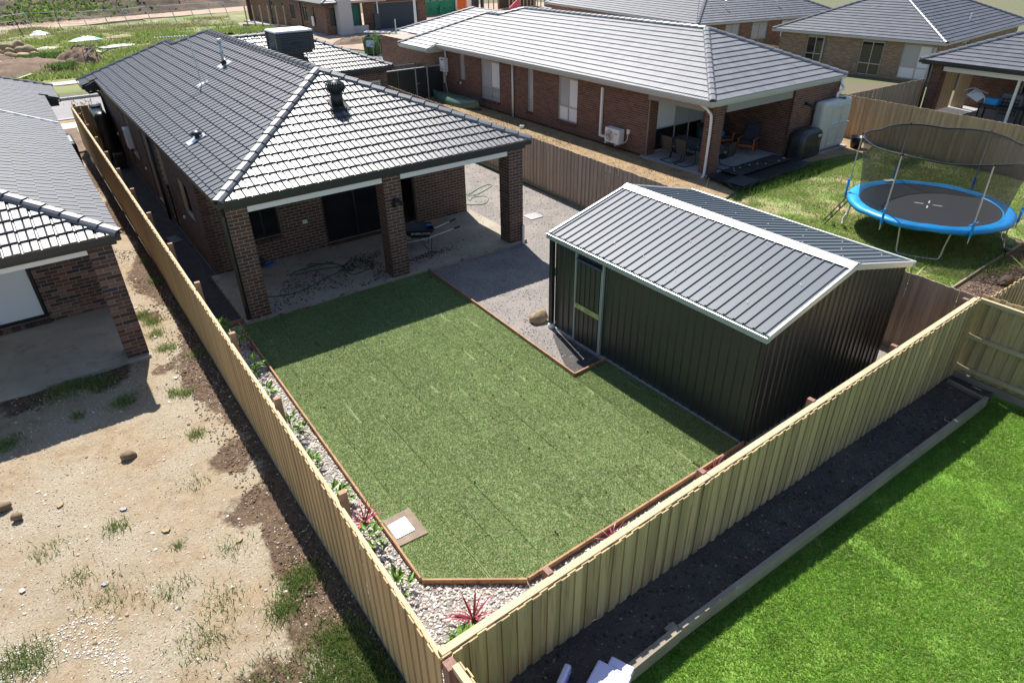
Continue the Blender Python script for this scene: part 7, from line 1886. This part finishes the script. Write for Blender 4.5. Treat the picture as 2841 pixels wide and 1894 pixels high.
# skip bin
sk = thing('skip_bin', 'green steel skip bin with open lid and peeling sticker at the street corner', 'skip bin', (21.7, 38.35, -.12), -.78)
W_, D_, H_ = 1.85, 1.45, 1.22
v = MB(); v.v = [(-W_ / 2 + .08, -D_ / 2 + .06, 0), (W_ / 2 - .08, -D_ / 2 + .06, 0), (W_ / 2 - .08, D_ / 2 - .06, 0), (-W_ / 2 + .08, D_ / 2 - .06, 0), (-W_ / 2, -D_ / 2, H_), (W_ / 2, -D_ / 2, H_), (W_ / 2, D_ / 2, H_), (-W_ / 2, D_ / 2, H_)]
v.v += [(x * .92, y * .92, H_) for x, y, _ in v.v[4:8]] + [(x * .86, y * .86, .1) for x, y, _ in v.v[4:8]]
for i in range(4): j = (i + 1) % 4; v.f += [(i, j, 4 + j, 4 + i), (4 + i, 4 + j, 8 + j, 8 + i), (8 + i, 8 + j, 12 + j, 12 + i)]
v.f += [(3, 2, 1, 0), (12, 13, 14, 15)]
obj('body', v, sk, M['green_bin'])
for x in (-.55, 0, .55): obj('rib', MB().box(x - .04, x + .04, -D_ / 2 - .05, -D_ / 2 + .03, .1, H_ - .05), sk, M['green_bin'])
obj('sticker', MB().prism([(-.62, -D_ / 2 - .06, .55), (.05, -D_ / 2 - .06, .5), (.08, -D_ / 2 - .06, 1.0), (-.3, -D_ / 2 - .06, 1.06), (-.6, -D_ / 2 - .06, 1.0)], (0, .004, 0)), sk, mk('torn_sticker', (.6, .62, .65), (.1, .2, .42), 5, .6))
ldm = MB(); 
for y in (.1, .75): ldm.bar((-W_ / 2 - .1, y, H_ + .28), (W_ / 2 + .1, y + .0, H_ + .24), .08, .05)
for k in range(5): x = -W_ / 2 - .05 + k * .48; ldm.bar((x, .1, H_ + .28 - k * .01), (x, .75, H_ + .28 - k * .01), .07, .05)
obj('lid', ldm, sk, M['galv'])
for x in (-W_ / 2 + .05, W_ / 2 - .05): obj('hinge_post', MB().box(x - .03, x + .03, D_ / 2 - .1, D_ / 2 - .02, H_, H_ + .26), sk, M['green_bin'])
for x in (-W_ / 2 + .12, W_ / 2 - .12): obj('corner_mark', MB().box(x - .07, x + .07, -D_ / 2 - .012, -D_ / 2 + .03, H_ - .22, H_ - .03), sk, mk('amber', (.5, .22, .02), rough=.5))
def sapling(lab, x, y, h, n=120, z=-.1, cols=((.12, .2, .05), (.2, .26, .08))):
    t = thing('street_sapling', lab, 'sapling', (x, y, z), 0, 'young street trees'); obj('trunk', MB().tube([(0, 0, 0), (.03, 0, h * .6), (0, .03, h)], [.03, .02, .01], 6), t, M['stem'])
    P = rng.normal((0, 0, h * .8), (.2, .2, h * .16), (n, 3)); o = blades('foliage', P, .13, .08, mixcol(n, cols, [1] * len(cols)), 1.2, M['blade']); o.parent = t
    for sx in (-.3, .3): obj('stake', MB().box(sx - .025, sx + .025, -.02, .02, 0, .8), t, M['post_wood'])
sapling('young yellow green street tree between stakes before the green skip bin', 21.0, 36.95, 1.5)
sapling('young street tree on the grass patch beside the skip bin', 24.0, 39.2, 1.1, 90)
po = thing('timber_stake', 'thin grey stake standing upright beyond the skip bin', 'stake', (24.9, 41.2, -.1)); obj('shaft', MB().box(-.04, .04, -.04, .04, 0, 2.0), po, M['galv'])
lp = thing('street_light', 'pale steel street light pole cut by the top edge in front of the garage', 'street light', (29.4, 46.0, -.1)); obj('pole', MB().lathe((0, 0, 0), [(.14, 0), (.13, .4), (.10, 5), (.07, 9)], 14).mesh('pole', M['white_plastic'], True), lp); obj('arm', MB().tube([(0, 0, 9), (-.8, -1.2, 9.4)], .04, 8), lp, M['galv']); obj('lamp_head', MB().box(-1.0, -.7, -1.7, -1.1, 9.36, 9.46), lp, M['galv'])
# rough soil and rubble by the corner house
for k, (x, y, r, h) in enumerate(((22.6, 45.5, 1.3, .5), (24.6, 46.2, 1.4, .45), (27.2, 44.0, 1.2, .3))):
    o = obj('soil_heap', heap('soil_heap', (x, y, r * 1.5, r, .3 * k), h, M['dark_earth'], 22, 90 + k, -.1)); tag(o, ['low brown soil heap left of the skip bin', 'low brown soil heap behind the skip bin', 'low soil heap by the concrete driveway'][k], 'soil heap', 'soil heaps by the corner house')
for k in range(8):
    x0 = 19.5 + k * .55; y0 = 65.6 - k * .85
    t = thing('timber_post', ['first','second','third','fourth','fifth','sixth','seventh','eighth'][k] + ' bare timber post from the far end of the row beside the brown house', 'post', (x0, y0, -.1), 0, 'row of bare timber posts'); obj('shaft', MB().box(-.06, .06, -.06, .06, 0, 2.0), t, M['rail_wood'])
kb = thing('retaining_sleeper', 'pale timber sleeper lying along the foot of the bare posts', 'timber', (19.2, 66, -.1), world=True); obj('sleeper', MB().bar((19.1, 66.0, .0), (23.2, 59.3, .0), .1, .25), kb, M['sleeper'])

# ================================================================ the field
P = sample_poly([(-8, 42), (12, 42), (19, 58), (21.5, 62), (18.8, 66), (21, 79), (-8, 79)], 150000); a = vnoise(P, .28, 101) * .6 + vnoise(P, 1.3, 102) * .4
P = P[rng.random(len(P)) < np.clip((a - .40) * 3.2, .03, 1)]; a = vnoise(P, .2, 103)
c = mixcol(len(P), [(.17, .27, .04), (.25, .34, .07), (.42, .38, .2), (.12, .2, .035)], [.35, .3, .25, .1]); c = c * (1 - .0 * a[:, None])
c[P[:, 1] > 68] = c[P[:, 1] > 68] * .5 + np.array([.30, .26, .14]) * .5
blades('field_grass', np.column_stack([P, zf(P)]), .26, .09, c, 1.3, M['blade'], 'rough green and straw coloured grass of the field beyond the street')
P = sample_poly([(27.2, -6), (40, -6), (40, 14), (27.2, 14)], 30000); P = P[vnoise(P, .5, 105) > .4]
blades('side_grass', np.column_stack([P, np.full(len(P), -.34)]), .14, .04, mixcol(len(P), [(.2, .32, .05), (.28, .36, .08)], [1, 1]), 1.2, M['blade'], 'green grass beside the blonde brick house')
P = sample_poly([(-6, 34.4), (12, 34.6), (11.5, 39.3), (-6, 39.2)], 26000); P = P[vnoise(P, .5, 104) > .38]
blades('verge_grass', np.column_stack([P, zf(P)]), .13, .05, mixcol(len(P), [(.13, .24, .03), (.2, .3, .05)], [1, 1]), .9, M['blade'], 'green grass between the far kerb and the footpath')
for k, (o_, h, m, sd) in enumerate((((-2.0, 47.5, 5.5, 3.0, .2), .75, 'dark_earth', 1), ((1.6, 48.6, 2.1, 1.8, .1), 1.1, 'dark_earth', 2), ((.2, 45.4, 1.3, 1.0, 0), .55, 'dark_earth', 3), ((-4.5, 52, 4, 2, 0), .8, 'dark_earth', 6))):
    o = obj('soil_heap', heap('soil_heap', o_, h, M[m], 30, sd, -.12)); tag(o, ['broad low brown soil heap at the left edge of the field', 'dark soil heap with dumped branches on it in the field', 'small weedy soil heap nearest the far footpath', 'low soil heap behind the sandstone boulders'][k], 'soil heap', 'soil heaps in the field')
P = np.concatenate([rng.normal((.3, 45.2), (.5, .4), (500, 2)), rng.normal((-.2, 51.5), (.8, .5), (700, 2)), rng.normal((.6, 50.0), (.5, .4), (300, 2))])
blades('heap_weeds', np.column_stack([P, np.full(len(P), .25)]), .30, .08, mixcol(len(P), [(.07, .14, .03), (.12, .2, .05)], [1, 1]), .9, M['blade'], 'green weeds growing on the soil heaps')
for k in range(11):
    o = obj('boulder', rock_mesh('boulder', random.uniform(.36, .6), M['rock_tan'], 60 + k, 2, (1.2, .9, .8), .3)); o.location = (-3.1 + (k % 4) * .75 + random.uniform(-.2, .2), 53.6 + (k // 4) * 1.2, .2 + .45 * (k // 4) * .6)
    tag(o, 'tan boulder in the pile at the left edge of the field', 'rock', 'pile of tan boulders')
br = MB()
for k in range(46):
    p = Vector((2.5 + random.gauss(0, .5), 49.0 + random.gauss(0, .8), .5 + random.uniform(0, .5))); q = p + Vector((random.gauss(0, .6), random.gauss(0, .6), random.uniform(-.25, .25))); br.tube([p, (p + q) / 2 + Vector((0, 0, .12)), q], random.uniform(.02, .06), 5)
o = obj('branch_pile', br.mesh('branch_pile', mk('dead_branch', (.22, .19, .17), (.09, .075, .065), 2, .8))); tag(o, 'tangle of dumped grey branches and strips on the dark soil heap', 'debris', None, 'stuff')
for lab, a, b in (('long pale timber plank leaning on the dumped branches', (2.7, 49.9, .75), (3.3, 48.3, .6)), ('pale timber plank lying at the left edge of the field', (-3.4, 49.2, .5), (-1.8, 47.2, .45)), ('yellow pole lying on the soil at the left edge beyond the left roof', (-2.6, 42.5, .1), (-1.7, 44.0, .12))):
    o = obj('plank', MB().bar(a, b, .22, .06).mesh('plank', M['rail_wood'] if 'yellow' not in lab else M['lime_plate'])); tag(o, lab, 'plank')
def rag(lab, x, y, rx, ry, h, m, sd, name='tarpaulin', cat='tarpaulin'):
    o = obj(name, heap(name, (x, y, rx, ry, .2), h, m, 22, sd, .0)); tag(o, lab, cat)
rag('crumpled white and blue tarpaulin lying in the field grass', 3.9, 64.6, 1.35, .75, .3, mk('tarp', (.70, .70, .70), (.05, .35, .6), 1.1, .5, thr=(.52, .58)), 11)
rag('small white sheet lying in the grass by the wire fence', .75, 72.8, 1.0, .6, .3, M['white_plastic'], 12, 'plastic_sheet', 'plastic sheet')
rag('pale concrete rubble patch lying in the grass behind the house roof', 5.5, 57.5, 1.6, .7, .12, M['pale_path'], 13, 'rubble', 'rubble')
rag('pale concrete rubble slab in the grass behind the boulders', .3, 60, 1.0, .6, .15, M['pale_path'], 14, 'rubble', 'rubble')
rag('scattered pale rubble in the grass to the right of the tarpaulin', 6.9, 64.8, 1.3, .8, .18, M['rock_tan'], 15, 'rubble', 'rubble')
# wire fence along the field
wf = thing('wire_fence', 'leaning wire fence on thin steel posts along the back of the field', 'fence', (0, 76, -.1), world=True)
fp = [(-2.5, 73.6), (.56, 77.4), (3.04, 76.3), (5.39, 74.6), (7.47, 75.2), (9.29, 74.2), (12.0, 76.5), (14.4, 75.6), (16.6, 76.3), (18.4, 75.4), (20.4, 76)]
for x, y in fp: obj('post', MB().bar((x, y, -.1), (x - .35, y + random.uniform(-.2, .2), 1.7), .07, .07), wf, M['galv'])
for z in (.5, 1.1, 1.65): obj('wire', MB().tube([(x - .35 * (z + .1) / 1.8, y, z) for x, y in fp], .014 if z < 1.6 else .03, 4), wf, M['galv'])
st = thing('star_picket', 'dark steel picket leaning in the grass near the wire fence', 'post', (-.7, 71.4, -.1)); obj('shaft', MB().bar((0, 0, 0), (-.35, 0, 2.2), .07, .07), st, M['black_plastic'])
P = np.concatenate([rng.normal((x, y), (sx, 1.6), (n, 2)) for x, y, sx, n in ((-10, 86, 7, 1600), (2, 88, 5, 900), (-2, 91, 4, 500), (10, 95, 5, 500), (-24, 104, 12, 6000), (-12, 107, 8, 3000))])
blades('mound_weeds', np.column_stack([P, .6 + 2.2 * np.clip((P[:, 1] - 84) / 14, 0, 1) + rng.uniform(-.5, .2, len(P))]), .28, .35, mixcol(len(P), [(.12, .2, .04), (.18, .27, .06), (.08, .13, .03)], [1, 1, 1]), 1.2, M['blade'], 'weeds growing on the earth mounds')
for k, (o_, h, m, sd) in enumerate((((-14, 92, 24, 9, .05), 3.4, 'clay', 31), ((14, 98, 26, 8, .05), 2.6, 'clay', 32), ((-30, 112, 46, 16, .0), 5.2, 'field', 33), ((45, 112, 40, 14, .1), 4.5, 'clay', 34), ((8, 124, 60, 16, .0), 5.0, 'clay', 35))):
    hp = obj('earth_mound', heap('earth_mound', o_, h, M[m], 56, sd, -.2)); hp['kind'] = 'structure'; hp['label'] = ['brown earth mound with weeds behind the wire fence', 'long brown clay bank behind the wire fence', 'grassy earth bank at the top left corner', 'brown clay bank far behind the half built house', 'far brown clay bank along the top edge'][k]
